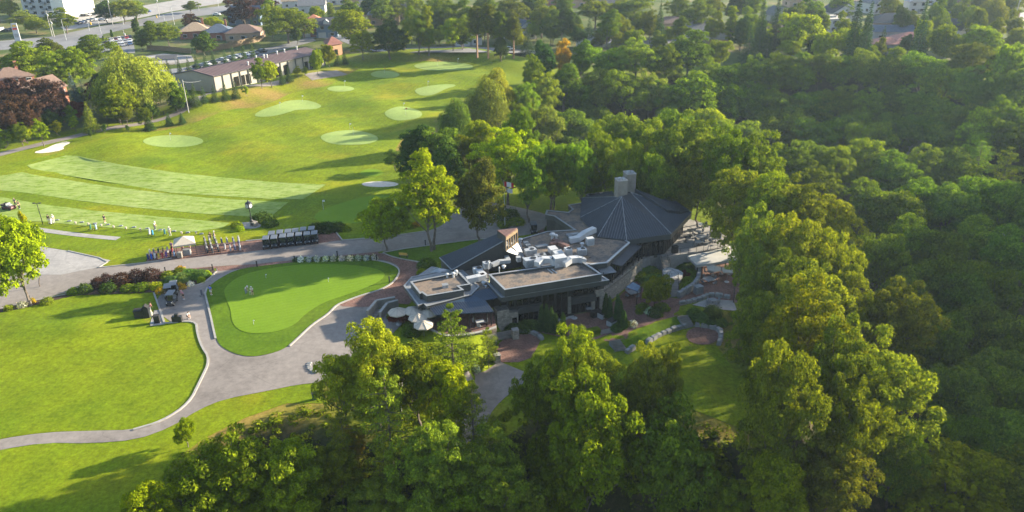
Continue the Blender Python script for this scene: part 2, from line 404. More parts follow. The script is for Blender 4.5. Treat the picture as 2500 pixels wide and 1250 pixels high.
LEAF = dict(green=leafmat('leaves_green', (.13, .172, .013)), bright=leafmat('leaves_bright', (.21, .26, .008)), oak=leafmat('leaves_oak', (.14, .178, .02)),
            dark=leafmat('leaves_dark', (.055, .095, .018), .25), willow=leafmat('leaves_willow', (.2, .235, .04)), purple=leafmat('leaves_purple', (.06, .03, .026), .25),
            spruce=leafmat('needles_spruce', (.05, .09, .028), .15), blue=leafmat('needles_blue', (.08, .12, .11), .15), pine=leafmat('needles_pine', (.17, .215, .02), .3),
            autumn=leafmat('leaves_autumn', (.38, .25, .02)), red=leafmat('leaves_red', (.12, .025, .02)), flower=leafmat('flowers', (.6, .6, .58), .3), grassy=leafmat('ornamental_grass', (.11, .17, .04)))
# ------------------------------------------------------------------ ground sheet
def axis(lo, hi, st, far):
    a = list(np.arange(lo, hi+.01, st)); k = st
    l, h = lo, hi; L = []; Hh = []
    while h < far: k *= 1.35; h += k; Hh.append(h)
    k = st
    while l > -far: k *= 1.35; l -= k; L.append(l)
    return np.array(L[::-1]+a+Hh)
gx = axis(-135, 150, 1.1, 5000); gy = axis(44, 325, 1.1, 5000)
GX, GY = np.meshgrid(gx, gy)
fx, fy = GX.ravel(), GY.ravel()
GZ = np.zeros(len(fx))
CHK = 20000
for i in range(0, len(fx), CHK): GZ[i:i+CHK] = hgt(fx[i:i+CHK], fy[i:i+CHK])
nx, ny = len(gx), len(gy)
ii = (np.arange(ny-1)[:, None]*nx+np.arange(nx-1)[None]).ravel()
me = arrmesh('ground', np.stack([fx, fy, GZ], 1), np.stack([ii, ii+1, ii+nx+1, ii+nx], 1), True)
def attr(nm, val):
    a = me.attributes.new(nm, 'FLOAT', 'POINT'); a.data.foreach_set('value', np.asarray(val, np.float32))
TOWN = W([(-900, 400), (0, 345), (250, 312), (430, 262), (505, 212), (820, 135), (900, 132), (1230, 132), (1300, 150), (1500, 165), (2000, 165), (2600, 200), (2600, -90), (-900, -90)])
DRY = [(650, 232, 7), (590, 255, 5), (760, 205, 5), (960, 345, 6), (1010, 330, 7), (930, 365, 4), (860, 180, 5), (1060, 150, 6), (700, 985, 5), (640, 1020, 6), (600, 1060, 5), (1080, 262, 4), (1030, 290, 4), (1790, 840, 5), (1840, 780, 4), (1850, 1060, 3), (520, 290, 5), (420, 320, 4), (560, 310, 5), (1750, 1050, 4)]
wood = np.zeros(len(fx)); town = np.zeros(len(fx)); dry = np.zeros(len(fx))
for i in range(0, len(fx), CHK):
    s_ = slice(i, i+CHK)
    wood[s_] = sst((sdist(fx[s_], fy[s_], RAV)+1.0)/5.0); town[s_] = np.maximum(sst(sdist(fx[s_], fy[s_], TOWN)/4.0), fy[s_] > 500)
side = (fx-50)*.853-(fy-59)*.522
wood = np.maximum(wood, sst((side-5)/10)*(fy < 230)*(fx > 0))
for px, py, r_ in DRY:
    p = at(px, py); dry = np.maximum(dry, .9*np.exp(-((fx-p[0])/r_/1.5)**2-((fy-p[1])/r_)**2))
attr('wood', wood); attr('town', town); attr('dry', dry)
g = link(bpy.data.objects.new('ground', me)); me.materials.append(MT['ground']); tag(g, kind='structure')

def smooth_poly(P, it=2):
    P = np.asarray(P)
    for _ in range(it):
        Q = np.roll(P, -1, 0); P = np.stack([.75*P+.25*Q, .25*P+.75*Q], 1).reshape(-1, P.shape[1])
    return P
def wpoly(px, z=None): return np.array([(at(a, b) if z is None else PZ(a, b, z))[:2] for a, b in px])
def sheet(name, poly, m, dz, step=1.6, sm=2, z=None, kind='structure', world=False, thick=0):
    P = np.asarray(poly) if world else wpoly(poly, z)
    if sm: P = smooth_poly(P, sm)
    lo, hi = P.min(0), P.max(0); n = len(P)
    X, Y = np.meshgrid(np.arange(lo[0], hi[0], step), np.arange(lo[1], hi[1], step)); X = X.ravel(); Y = Y.ravel()
    k = sdist(X, Y, P) > step*.35; pts = [Vector(p) for p in P]+[Vector(p) for p in zip(X[k], Y[k])]
    v, e, f, *_ = delaunay_2d_cdt(pts, [(i, (i+1) % n) for i in range(n)], [], 1, 1e-4)
    v = np.array([(a[0], a[1]) for a in v]); zz = hgt(v[:, 0], v[:, 1])+dz if z is None else np.full(len(v), z+dz)
    me = arrmesh(name, np.column_stack([v, zz]), np.array([t for t in f if len(t) == 3]), True)
    o = link(bpy.data.objects.new(name, me)); me.materials.append(m); tag(o, kind=kind); return o
def densify(P, st=1.0):
    out = []
    for a, b in zip(P, P[1:]):
        a = np.array(a); b = np.array(b); n = max(1, int(np.linalg.norm(b-a)/st))
        out += [a+(b-a)*i/n for i in range(n)]
    return out+[np.array(P[-1])]
def chaikin(P, it=2):
    P = [np.array(p) for p in P]
    for _ in range(it):
        Q = [P[0]]
        for a, b in zip(P, P[1:]): Q += [.75*a+.25*b, .25*a+.75*b]
        P = Q+[P[-1]]
    return P
def strip(name, px, w, h, m, sm=2, base=-.1, kind='structure', z=None, world=False):
    P = [np.array(p) for p in px] if world else [p for p in wpoly(px, z)]
    P = chaikin(P, sm) if sm else P
    P = densify(P, 1.2); mb = MB(); L = []; n = len(P)
    for i, p in enumerate(P):
        d = P[min(i+1, n-1)]-P[max(i-1, 0)]; d = d/np.linalg.norm(d); nrm = np.array([-d[1], d[0]])*w/2
        zt = H1(*p) if z is None else z
        for q, zz in ((p-nrm, zt+base), (p-nrm, zt+h), (p+nrm, zt+h), (p+nrm, zt+base)): L.append((q[0], q[1], zz))
    fs = []
    for i in range(n-1):
        a = i*4; fs += [(a, a+4, a+5, a+1), (a+1, a+5, a+6, a+2), (a+2, a+6, a+7, a+3)]
    fs += [(0, 1, 2, 3), (n*4-1, n*4-2, n*4-3, n*4-4)]
    mb.add(L, fs); return tag(mb.build(name, m), kind=kind)

ROAD = [(-120, 800), (0, 753), (74, 735), (224, 700), (320, 678), (406, 661), (528, 650), (627, 645), (719, 635), (830, 624), (923, 615), (990, 607), (1090, 594), (1160, 585), (1265, 577), (1311, 569), (1354, 537),
        (1330, 522), (1300, 514), (1250, 503), (1180, 490), (1115, 497), (1100, 530), (1080, 551), (1040, 566), (960, 577), (877, 585), (834, 588), (640, 587), (483, 601), (420, 621), (358, 642), (240, 654), (272, 636), (166, 613), (74, 600), (-120, 575)]
PATH = [(528, 651), (529, 664), (503, 690), (460, 704), (376, 716), (402, 790), (479, 783), (481, 811), (491, 845), (514, 879), (488, 933), (462, 986), (396, 1030), (326, 1050), (220, 1052), (110, 1056), (0, 1072), (-120, 1100),
        (-120, 1130), (0, 1098), (110, 1081), (220, 1083), (334, 1074), (418, 1043), (484, 1001), (546, 975), (655, 954), (722, 940), (784, 933), (860, 905), (900, 850), (980, 800), (985, 770), (906, 750), (955, 733), (990, 700), (1000, 680), (1030, 650), (985, 625), (923, 615)]
sheet('road', ROAD, MT['asph'], .03, sm=1)
sheet('path', PATH, MT['asph'], .036, sm=1)
sheet('brick_pavement', [(885, 618), (935, 618), (960, 629), (1026, 640), (1032, 665), (1005, 700), (1010, 745), (955, 740), (906, 751), (815, 748), (850, 728), (900, 715), (940, 698), (968, 676), (977, 657), (965, 643), (930, 634)], MT['paver'], .042, sm=1)
sheet('brick_pavement', [(560, 592), (660, 584), (820, 568), (836, 586), (780, 594), (700, 603), (640, 611), (500, 626), (430, 634), (357, 640), (364, 615), (430, 606)], MT['paver'], .04, sm=0)
sheet('brick_pavement', [(528, 651), (627, 645), (719, 635), (830, 624), (923, 615), (926, 621), (830, 631), (719, 642), (632, 654), (532, 662)], MT['paver'], .043, sm=0)
sheet('brick_pavement', [(224, 700), (320, 678), (406, 661), (528, 650), (530, 655), (406, 668), (320, 685), (224, 707)], MT['paver'], .043, sm=0)
sheet('brick_pavement', [(1301, 575), (1311, 569), (1354, 537), (1358, 552), (1330, 568)], MT['paver'], .04, sm=0)
sheet('parking_lot', [(-120, 565), (0, 585), (74, 598), (166, 613), (270, 636), (240, 653), (150, 671), (0, 672), (-120, 690)], MT['concpad'], .045, sm=0)
COLLAR = [(508, 702), (531, 684), (569, 663), (600, 655), (640, 650), (720, 641), (800, 634), (860, 634), (915, 637), (950, 643), (972, 655), (975, 668), (960, 690), (930, 708), (880, 722), (840, 737), (819, 748), (802, 768), (762, 793), (707, 845), (675, 861), (618, 873), (575, 866), (537, 846), (526, 822), (514, 770), (502, 720)]
GREEN = [(546, 713), (552, 701), (575, 681), (618, 664), (690, 651), (762, 646), (848, 647), (906, 654), (935, 664), (942, 675), (920, 693), (863, 716), (791, 739), (747, 767), (719, 796), (675, 812), (618, 817), (583, 808), (566, 788), (563, 756), (555, 739)]
sheet('grass', COLLAR, MT['fringe'], .09, sm=2)
sheet('putting_green', GREEN, MT['green'], .13, sm=2)
strip('kerb', [(500, 722), (503, 712), (506, 703)], .25, .16, MT['kerb'])
strip('kerb', [(500, 715), (514, 770), (525, 822), (527, 828)], .28, .2, MT['kerb'])
strip('kerb', [(707, 846), (735, 820), (762, 794), (802, 768), (819, 748), (840, 738), (880, 723), (930, 709), (961, 691), (976, 668), (973, 655), (950, 643), (915, 636)], .28, .18, MT['kerb'])
strip('kerb', [(376, 716), (389, 752), (402, 790)], .28, .16, MT['kerb'])
strip('kerb', [(402, 790), (479, 783), (481, 811), (491, 845), (514, 879), (488, 933), (462, 986), (396, 1030), (326, 1050)], .3, .16, MT['kerb'])
strip('kerb', [(376, 716), (459, 704), (503, 690), (528, 664)], .28, .16, MT['kerb'])
strip('kerb', [(0, 754), (74, 736), (224, 707), (320, 685), (406, 668)], .22, .12, MT['kerb'])
strip('kerb', [(240, 654), (358, 642), (420, 631)], .22, .14, MT['kerb'])
strip('kerb', [(166, 613), (270, 636), (240, 654)], .22, .14, MT['kerb'], sm=1)
strip('kerb', [(600, 589), (700, 579), (820, 567), (836, 587), (877, 584), (960, 576), (1040, 565)], .22, .14, MT['kerb'], sm=0)
strip('kerb', [(935, 618), (960, 629), (1026, 641)], .22, .14, MT['kerb'])
strip('kerb', [(935, 617), (990, 607), (1090, 594), (1160, 585), (1265, 577)], .22, .14, MT['kerb'])
sheet('lawn', [(935, 618), (990, 608), (1090, 595), (1160, 586), (1200, 583), (1120, 620), (1070, 640), (1026, 640), (960, 628)], MT['fringe'], .05, sm=0)
# lawns in front
sheet('lawn', [(-120, 800), (0, 762), (74, 745), (180, 722), (376, 716), (390, 752), (338, 768), (366, 796), (402, 791), (479, 784), (481, 811), (491, 845), (513, 879), (487, 933), (461, 986), (395, 1029), (326, 1049), (220, 1052), (110, 1055), (0, 1071), (-120, 1099)], MT['lawn'], .03, sm=0)
sheet('lawn', [(-120, 1131), (0, 1099), (110, 1082), (220, 1084), (334, 1075), (418, 1044), (484, 1002), (546, 976), (655, 955), (722, 941), (784, 934), (800, 985), (700, 985), (600, 1020), (500, 1070), (430, 1120), (330, 1240), (290, 1330), (-120, 1360)], MT['lawn'], .03, sm=0)
# practice range
sheet('lawn', [(-160, 480), (0, 402), (110, 385), (240, 335), (370, 322), (480, 300), (560, 265), (640, 262), (720, 222), (800, 212), (850, 180), (900, 158), (1010, 148), (1130, 150), (1200, 165), (1190, 190), (1120, 232), (1090, 262), (1060, 300), (985, 332), (960, 370), (985, 410), (1000, 440), (985, 480), (940, 500), (1000, 530), (1000, 560), (877, 583), (836, 585), (820, 566), (640, 584), (483, 599), (358, 640), (240, 652), (272, 634), (166, 611), (74, 598), (-160, 570)], MT['lawn'], .02, sm=1, step=1.1)
STRIPS = [[(66, 404), (160, 380), (188, 381), (288, 401), (416, 420), (544, 434), (680, 446), (796, 451), (740, 487), (660, 486), (544, 479), (416, 471), (288, 449), (160, 428), (77, 412)],
          [(-60, 445), (0, 430), (54, 421), (160, 439), (256, 454), (384, 470), (480, 481), (600, 489), (704, 494), (672, 520), (658, 534), (608, 529), (480, 521), (320, 506), (192, 490), (64, 471), (0, 465), (-60, 460)],
          [(-60, 470), (0, 481), (96, 498), (224, 514), (384, 529), (480, 537), (562, 545), (544, 556), (480, 566), (390, 566), (320, 560), (224, 553), (96, 541), (0, 540), (-60, 530)]]
for p in STRIPS: sheet('fairway', p, MT['tee'], .06, sm=0, step=1.1)
def ell(cx, cy, rx, ry, n=22, w=0, ph=0): return [(cx+rx*(1+w*math.sin(2*a+ph))*math.cos(a), cy+ry*(1+w*math.sin(3*a+ph))*math.sin(a)) for a in [2*math.pi*i/n for i in range(n)]]
GREENS = [ell(423, 345, 74, 15), [(618, 282), (640, 268), (680, 255), (700, 246), (740, 243), (772, 250), (788, 260), (770, 267), (725, 268), (700, 276), (670, 284), (635, 286)], ell(832, 217, 33, 7), ell(940, 182, 35, 9, w=.06),
          ell(1083, 162, 72, 11, w=.05), [(1010, 219), (1040, 211), (1080, 206), (1110, 206), (1113, 211), (1090, 216), (1065, 230), (1040, 235), (1020, 231)], ell(985, 278, 43, 17, w=.08, ph=1), ell(853, 337, 70, 18, w=.05)]
for p in GREENS: sheet('range_green', p, MT['rgreen'], .06, sm=1, step=1.1)
sheet('range_green', ell(908, 422, 28, 9), MT['green'], .05, sm=1)
sheet('putting_green', [(765, 528), (785, 513), (850, 490), (920, 475), (965, 478), (1003, 492), (985, 515), (890, 546), (820, 545), (775, 540)], MT['green'], .05, sm=1)
sheet('sand_bunker', ell(928, 450, 45, 7), MT['sand'], .05, sm=1)
sheet('sand_bunker', [(78, 373), (112, 363), (132, 353), (160, 345), (175, 348), (154, 358), (157, 366), (106, 375)], MT['sand'], .05, sm=1)
def band(name, px, w, m, dz, sm=2):
    P = densify(chaikin(list(wpoly(px)), sm), 1.5); L = []; R = []
    for i, p in enumerate(P):
        d = P[min(i+1, len(P)-1)]-P[max(i-1, 0)]; d = d/np.linalg.norm(d); n = np.array([-d[1], d[0]])*w/2; L.append(p+n); R.append(p-n)
    return sheet(name, np.array(L+R[::-1]), m, dz, world=True, sm=0, step=1.4)
band('path', [(-80, 398), (0, 377), (96, 353), (160, 338), (224, 323), (320, 306), (416, 285), (464, 256), (492, 237), (505, 222), (600, 212), (700, 198)], 3.4, MT['asph'], .06)
band('path', [(752, 188), (790, 183), (835, 177)], 5, MT['asph'], .06)
band('tee_mat_strip', [(-60, 530), (0, 547), (96, 561), (190, 574), (289, 583)], 1.5, MT['concpad'], .05)
band('path', [(1085, 1100), (1130, 1020), (1170, 965), (1260, 900)], 6.0, MT['asph'], .06)
sheet('bed_soil', [(74, 738), (180, 712), (230, 704), (330, 682), (420, 664), (520, 652), (526, 664), (500, 688), (458, 702), (376, 714), (180, 722), (60, 752), (-20, 768), (-20, 760)], MT['soil'], .055, sm=0)
# streets of the town
sheet('street', [(-150, 165), (-20, 124), (60, 118), (150, 103), (250, 84), (330, 66), (450, 44), (560, 30), (700, 8), (820, -20), (700, -40), (560, 12), (420, 30), (330, 50), (235, 66), (120, 90), (0, 100), (-150, 120)], MT['asph2'], .05, sm=0, step=8)
sheet('street', [(60, 118), (150, 103), (250, 84), (262, 100), (325, 95), (330, 130), (240, 128), (150, 120)], MT['asph2'], .06, sm=0, step=8)
sheet('parking_lot', [(120, 45), (180, 20), (260, 30), (400, 5), (560, -20), (540, 8), (420, 28), (330, 46), (235, 62), (160, 75)], MT['concpad'], .06, sm=0, step=8)
sheet('parking_lot', [(352, 137), (400, 131), (468, 136), (475, 150), (420, 158), (372, 155)], MT['concpad'], .07, sm=0, step=8)
sheet('parking_lot', [(360, 175), (450, 165), (560, 135), (680, 112), (720, 100), (760, 90), (772, 100), (640, 135), (560, 158), (470, 185), (420, 200), (370, 195)], MT['asph2'], .065, sm=0, step=8)
sheet('street', [(740, 80), (830, 85), (900, 115), (1000, 118), (1130, 112), (1250, 120), (1330, 125), (1330, 132), (1200, 128), (1000, 128), (890, 124), (820, 95), (740, 92)], MT['asph2'], .06, sm=0, step=8)
sheet('street', [(1480, 95), (1620, 100), (1800, 85), (1900, 95), (2080, 85), (2300, 100), (2600, 110), (2600, 122), (2300, 112), (2080, 96), (1900, 106), (1800, 96), (1620, 112), (1480, 106)], MT['asph2'], .06, sm=0, step=8)
sheet('street', [(2425, 55), (2465, 40), (2500, 30), (2560, 60), (2470, 70), (2430, 78)], MT['concpad'], .07, sm=0, step=8)
# lower terrace
sheet('brick_pavement', [(1208, 848), (1262, 800), (1330, 812), (1315, 840), (1295, 884), (1185, 880)], MT['paver'], .05, sm=1)
sheet('brick_pavement', [(1262, 792), (1360, 776), (1470, 756), (1500, 735), (1545, 690), (1580, 680), (1640, 728), (1660, 730), (1705, 680), (1690, 650), (1815, 640), (1800, 740), (1727, 727), (1660, 748), (1654, 772), (1600, 785), (1530, 828), (1487, 834), (1440, 828), (1490, 810), (1430, 806), (1372, 824), (1318, 812)], MT['paver'], .05, sm=0)
sheet('lawn', [(1515, 832), (1560, 805), (1600, 790), (1650, 773), (1672, 800), (1624, 813), (1577, 838), (1535, 858)], MT['fringe'], .06, sm=0, step=.8)
sheet('lawn', [(1535, 866), (1577, 840), (1624, 816), (1672, 803), (1680, 820), (1700, 838), (1750, 845), (1790, 900), (1850, 960), (1868, 1050), (1830, 1055), (1690, 1000), (1640, 985), (1500, 975), (1490, 900)], MT['lawn'], .05, sm=0, step=1)
sheet('brick_pavement', ell(1716, 820, 41, 23), MT['paver'], .1, sm=1, step=.8)
sheet('terrace_paving', [(1690, 745), (1727, 730), (1790, 735), (1800, 760), (1740, 755)], MT['concpad'], .08, sm=0)
# ------------------------------------------------------------------ trees
def unit(v): return v/(np.linalg.norm(v, axis=-1, keepdims=True)+1e-9)
def leafquads(P, Nn, size, rg, asp=.62, droop=None, jit=.5):
    n = len(P); nr = unit(Nn+jit*rg.normal(size=(n, 3)))
    a = rg.normal(size=(n, 3)) if droop is None else droop+.35*rg.normal(size=(n, 3))
    u = unit(a-nr*np.sum(a*nr, 1, keepdims=True)); v = np.cross(nr, u)
    s = (size*(.5+1.05*rg.random(n)**1.5))[:, None]
    u = u*s*.5; v = v*s*.5*asp
    V = np.stack([P-u, P+v*1.0-u*.1, P+u, P-v*1.0-u*.1], 1).reshape(-1, 3)
    return V, np.arange(4*n).reshape(n, 4)
def tubes(segs, n=5):
    mb = MB()
    for a, b, r0, r1 in segs: mb.tube(a, b, r0, r1, n, False)
    return mb
PROTO = {}
def proto(key, W_, H_, leaf, V, Fq, trunk, bark, smooth=False):
    cm = arrmesh('crown', V, Fq, smooth); cm.materials.append(leaf)
    tm = bpy.data.meshes.new('trunk'); tm.from_pydata(trunk.v, [], trunk.f); tm.update(); tm.materials.append(bark)
    PROTO[key] = (W_, H_, cm, tm)
def broad(key, leaf, seed, W_=12., H_=15., base=.22, K=46, n=9000, size=.5, clump=.3, flat=.85, top=.55, fill=.1, gap=0.0, wild=.12, cone=0.0, bark='bark', stems=1):
    rg = np.random.default_rng(seed); R = W_/2; hb = H_*base; hc = H_-hb; cz = hb+hc*.5
    cen = []; ga = math.pi*(3-math.sqrt(5)); NL = max(5, K//6); per = max(5, int(K*1.75/NL)); ph = rg.random()*6.28
    for q in range(NL):                                    # sub-crowns, each carrying tufts of leaves
        zz = 1-1.55*(q+.35)/NL; rr = math.sqrt(max(0, 1-zz*zz)); a = ga*q+ph+rg.normal()*.3
        f = .58+.2*rg.normal()*(1+wild); f = min(.86, max(.3, f)); lr = (.27+.2*rg.random())*(1+.8*(wild-.1))
        lc = np.array([rr*math.cos(a), rr*math.sin(a), zz])*f
        if cone: lc[:2] *= (1-cone*(lc[2]+1)/2)
        dl = unit(lc+np.array([0, 0, .12]))
        for k in range(per):
            z2 = 1-1.6*(k+.5)/per; r2 = math.sqrt(max(0, 1-z2*z2)); b_ = ga*k+rg.normal()*.2
            t1 = unit(np.cross(dl, [.3, .5, .81])); t2 = np.cross(dl, t1)
            dv = dl*z2+(t1*math.cos(b_)+t2*math.sin(b_))*r2
            if rg.random() < gap*.7: continue
            cr = clump*.62*(.65+.7*rg.random()); c = lc+dv*lr*(.85+.3*rg.random())
            if cone: c[:2] *= (1-.3*cone*(c[2]+1)/2)
            if c[2] < -.92: continue
            cen.append((c[0]*R, c[1]*R, cz+c[2]*hc*.5, cr*R))
    cen = np.array(cen); w = cen[:, 3]**2; w = w/w.sum()
    ix = rg.choice(len(cen), int(n*(1-fill)), p=w)
    d = unit(rg.normal(size=(len(ix), 3))); d[:, 2] = np.where(d[:, 2] < -.35, -d[:, 2]*.6, d[:, 2]); d = unit(d)
    # ragged clump surface: sub-tufts
    tuft = unit(rg.normal(size=(len(cen)*14, 3))).reshape(len(cen), 14, 3)
    near = np.max(np.einsum('nij,nj->ni', tuft[ix], d), 1)
    rad = cen[ix, 3]*(.62+.42*near+.14*rg.normal(size=len(ix)))
    P = cen[ix, :3]+d*rad[:, None]*np.array([1, 1, flat])
    nf = n-len(ix); dd = unit(rg.normal(size=(nf, 3)))*(rg.random(nf)**.5*.72)[:, None]
    P2 = dd*np.array([R, R, hc*.5])+np.array([0, 0, cz])
    V, Fq = leafquads(np.vstack([P, P2]), np.vstack([d+np.array([0, 0, .2]), dd+np.array([0, 0, .3])]), size, rg)
    segs = []
    for s_ in range(stems):
        off = Vector((0, 0, 0)) if stems == 1 else Vector((.5*math.cos(s_*2.1), .5*math.sin(s_*2.1), 0))
        r0 = H_*.02/math.sqrt(stems); fork = Vector((rg.normal()*.3, rg.normal()*.3, hb*1.05))+off*2
        segs.append((off+Vector((0, 0, -.6)), off*1.2+Vector((0, 0, hb*.5)), r0*1.25, r0)); segs.append((off*1.2+Vector((0, 0, hb*.5)), fork, r0, r0*.85))
        topv = Vector((rg.normal()*.5, rg.normal()*.5, hb+hc*.72)); segs.append((fork, topv, r0*.8, r0*.2))
        for c in cen[rg.permutation(len(cen))[:11]]:
            e = Vector(c[:3]); st = fork.lerp(topv, .55*rg.random()); md = st.lerp(e, .5)+Vector((0, 0, -.05*hc))
            segs += [(st, md, r0*.42, r0*.26), (md, e, r0*.26, r0*.06)]
    proto(key, W_, H_, leaf, V, Fq, tubes(segs), MT[bark])
broad('oak1', LEAF['oak'], 1, 14, 17, 0.170, 92, 30000, .36, .2, wild=.1)
broad('oak2', LEAF['oak'], 2, 13, 18, 0.204, 84, 28000, .36, .21, gap=.1, wild=.16)
broad('oak3', LEAF['green'], 3, 14, 16, 0.124, 88, 30000, .36, .21, gap=.06, wild=.14)
broad('maple1', LEAF['green'], 4, 11, 14, 0.124, 48, 16500, .42, .28)
broad('maple2', LEAF['bright'], 5, 11, 13, 0.124, 50, 18000, .4, .27, wild=.08)
broad('maple3', LEAF['green'], 15, 12, 15, 0.112, 40, 16500, .42, .33, gap=.08, wild=.18)
broad('tall', LEAF['green'], 6, 9, 18, 0.136, 52, 16500, .42, .34, cone=.35, wild=.14)
broad('dark1', LEAF['dark'], 7, 11, 14, .08, 56, 18000, .44, .28, fill=.2, cone=.25)
broad('shade1', LEAF['green'], 8, 13, 17, 0.093, 44, 16500, .48, .31, wild=.16)
broad('shade2', LEAF['oak'], 9, 12, 16, 0.093, 36, 15000, .48, .34, wild=.2, gap=.1)
broad('locust', LEAF['bright'], 10, 12, 14, .12, 64, 19000, .4, .24, flat=.6, gap=.05, wild=.13, fill=.2)
broad('ash', LEAF['bright'], 11, 10, 17, .2, 66, 20000, .42, .27, gap=.04, wild=.12, stems=2, fill=.2)
broad('purple', LEAF['purple'], 12, 10, 12, 0.093, 46, 15000, .4, .28)
broad('autumn', LEAF['autumn'], 13, 9, 12, 0.124, 40, 12000, .38, .3)
broad('redleaf', LEAF['red'], 14, 6, 5, 0.062, 30, 7500, .32, .34)
broad('poplar', LEAF['bright'], 16, 4.5, 15, 0.050, 44, 10500, .34, .42, cone=.2)
broad('sapling', LEAF['bright'], 17, 3.4, 5, 0.155, 20, 2250, .3, .34, gap=.1)
broad('youngdark', LEAF['dark'], 18, 3.6, 5.5, 0.074, 26, 3600, .3, .34, cone=.45)
broad('roundtree', LEAF['bright'], 19, 9.5, 9, .14, 72, 22000, .38, .25, wild=.02, fill=.25)
def willow(key, seed, W_=20., H_=16.):
    rg = np.random.default_rng(seed); PP = []; segs = []
    K = 46; R = W_/2
    for k in range(K):
        a = k*2.399963; f = math.sqrt((k+.5)/K); cx, cy = R*.82*f*math.cos(a), R*.82*f*math.sin(a)
        top = H_*(1-.4*f**2)*(.66+.36*rg.random()); r = R*.17*(.7+.8*rg.random())
        ns = 75
        aa = rg.random(ns)*6.283; rr = r*np.sqrt(rg.random(ns)); L = (top-.8)*(.45+.4*rg.random(ns))*(.35+.65*f)
        out = np.array([cx, cy])/(np.hypot(cx, cy)+.1)
        for q in range(ns):
            m = int(3+L[q]*1.5); t = np.linspace(0, 1, m)
            x = cx+rr[q]*math.cos(aa[q])*(1+.45*np.sqrt(t))+out[0]*.7*np.sqrt(t); y = cy+rr[q]*math.sin(aa[q])*(1+.45*np.sqrt(t))+out[1]*.7*np.sqrt(t)
            z = top+.9*(1-(rr[q]/r)**2)-L[q]*t**1.1
            PP.append(np.stack([x, y, np.maximum(z, .5)], 1)+.1*rg.normal(size=(m, 3)))
        segs.append((Vector((0, 0, H_*.25)), Vector((cx, cy, top-.6)), .22, .05))
    P = np.vstack(PP); Nn = unit(np.column_stack([P[:, 0], P[:, 1], (P[:, 2]-H_*.4)*.9]))
    V, Fq = leafquads(P, Nn, .62, rg, .38, droop=np.array([0, 0, -1.0]), jit=.5)
    segs.append((Vector((0, 0, -.5)), Vector((0, 0, H_*.3)), .6, .45))
    proto(key, W_, H_, LEAF['willow'], V, Fq, tubes(segs), MT['bark'])
willow('willow', 21)
def conifer(key, leaf, seed, W_=6., H_=12., tiers=26, base=.06, size=.34, dens=1.0, up=-.28, power=.85):
    rg = np.random.default_rng(seed); PP = []; NN = []; segs = [(Vector((0, 0, -.4)), Vector((0, 0, H_*.97)), H_*.016, .02)]
    for k in range(tiers):
        t = (k+.3*rg.random())/tiers; z = H_*(base+(1-base)*t); L = W_/2*(1-t)**power*(.85+.25*rg.random())+.12
        nb = max(5, int(11*(1-t)+5))
        for j in range(nb):
            a = 6.283*j/nb+k*1.1+rg.normal()*.15; Lj = L*(.78+.35*rg.random()); m = max(4, int(Lj*9*dens))
            s_ = np.sqrt(rg.random(m)); wd_ = .26*Lj*(1-s_*.7)*rg.normal(size=m)
            x = s_*Lj*math.cos(a)-wd_*math.sin(a); y = s_*Lj*math.sin(a)+wd_*math.cos(a)
            PP.append(np.stack([x, y, z+up*s_*Lj+.07*rg.normal(size=m)], 1)); NN.append(np.tile([.5*math.cos(a), .5*math.sin(a), .75], (m, 1)))
    V, Fq = leafquads(np.vstack(PP), np.vstack(NN), size, rg, .5, jit=.55)
    proto(key, W_, H_, leaf, V, Fq, tubes(segs), MT['bark'])
conifer('spruce', LEAF['spruce'], 31); conifer('bluespruce', LEAF['blue'], 32, 5.5, 12, 28)
conifer('tallspruce', LEAF['spruce'], 33, 8, 22, 34, size=.5, up=-.45)
conifer('youngspruce', LEAF['spruce'], 34, 3, 3.6, 14, size=.2, dens=2.6); conifer('larch', LEAF['pine'], 35, 5, 10, 22, size=.34)
conifer('cedar', LEAF['spruce'], 36, 1.7, 5.5, 30, base=.02, size=.22, dens=4.5, up=.5, power=.5)
def pine(key, leaf, seed, W_=10., H_=15., first=.3, tiers=11, nb=4, n_t=70, size=.34, bark='bark', droopy=.05, crownpow=.6, fl=.42):
    rg = np.random.default_rng(seed); PP = []; NN = []; segs = [(Vector((0, 0, -.5)), Vector((.15, .1, H_*.5)), H_*.018, H_*.012), (Vector((.15, .1, H_*.5)), Vector((0, 0, H_*.97)), H_*.012, .03)]
    for k in range(tiers):
        t = k/(tiers-1); z = H_*(first+(1-first)*t*.96); L = W_/2*min(1, (1-t)**crownpow+.12)*(.7+.45*rg.random())*(.65+.35*min(1, t*4+.3))
        for j in range(nb):
            a = 6.283*j/nb+k*1.9+rg.normal()*.3; Lj = L*(.7+.5*rg.random()); e = Vector((Lj*math.cos(a), Lj*math.sin(a), z+Lj*(.1-droopy)+.2))
            segs.append((Vector((0, 0, z)), e, .07, .02))
            for q in range(4):
                s_ = .35+.65*(q+rg.random()*.6)/4; c = np.array([e.x*s_, e.y*s_, z+(e.z-z)*s_+.15]); rr = Lj*.2*(1.15-.3*s_)+.28
                m = n_t//3; d = unit(rg.normal(size=(m, 3)))
                PP.append(c+d*rr*np.array([1.15, 1.15, fl])*(.5+.5*rg.random((m, 1)))); NN.append(d*.6+np.array([0, 0, .6]))
    V, Fq = leafquads(np.vstack(PP), np.vstack(NN), size, rg, .45, jit=.6)
    proto(key, W_, H_, leaf, V, Fq, tubes(segs), MT[bark])
pine('pine', LEAF['pine'], 41, n_t=110); pine('pine2', LEAF['pine'], 42, 11, 12, .22, 9, 5, 110)
pine('scotspine', LEAF['oak'], 43, 8, 22, .48, 15, 6, 130, .5, 'barkpine', crownpow=.45, fl=.8)
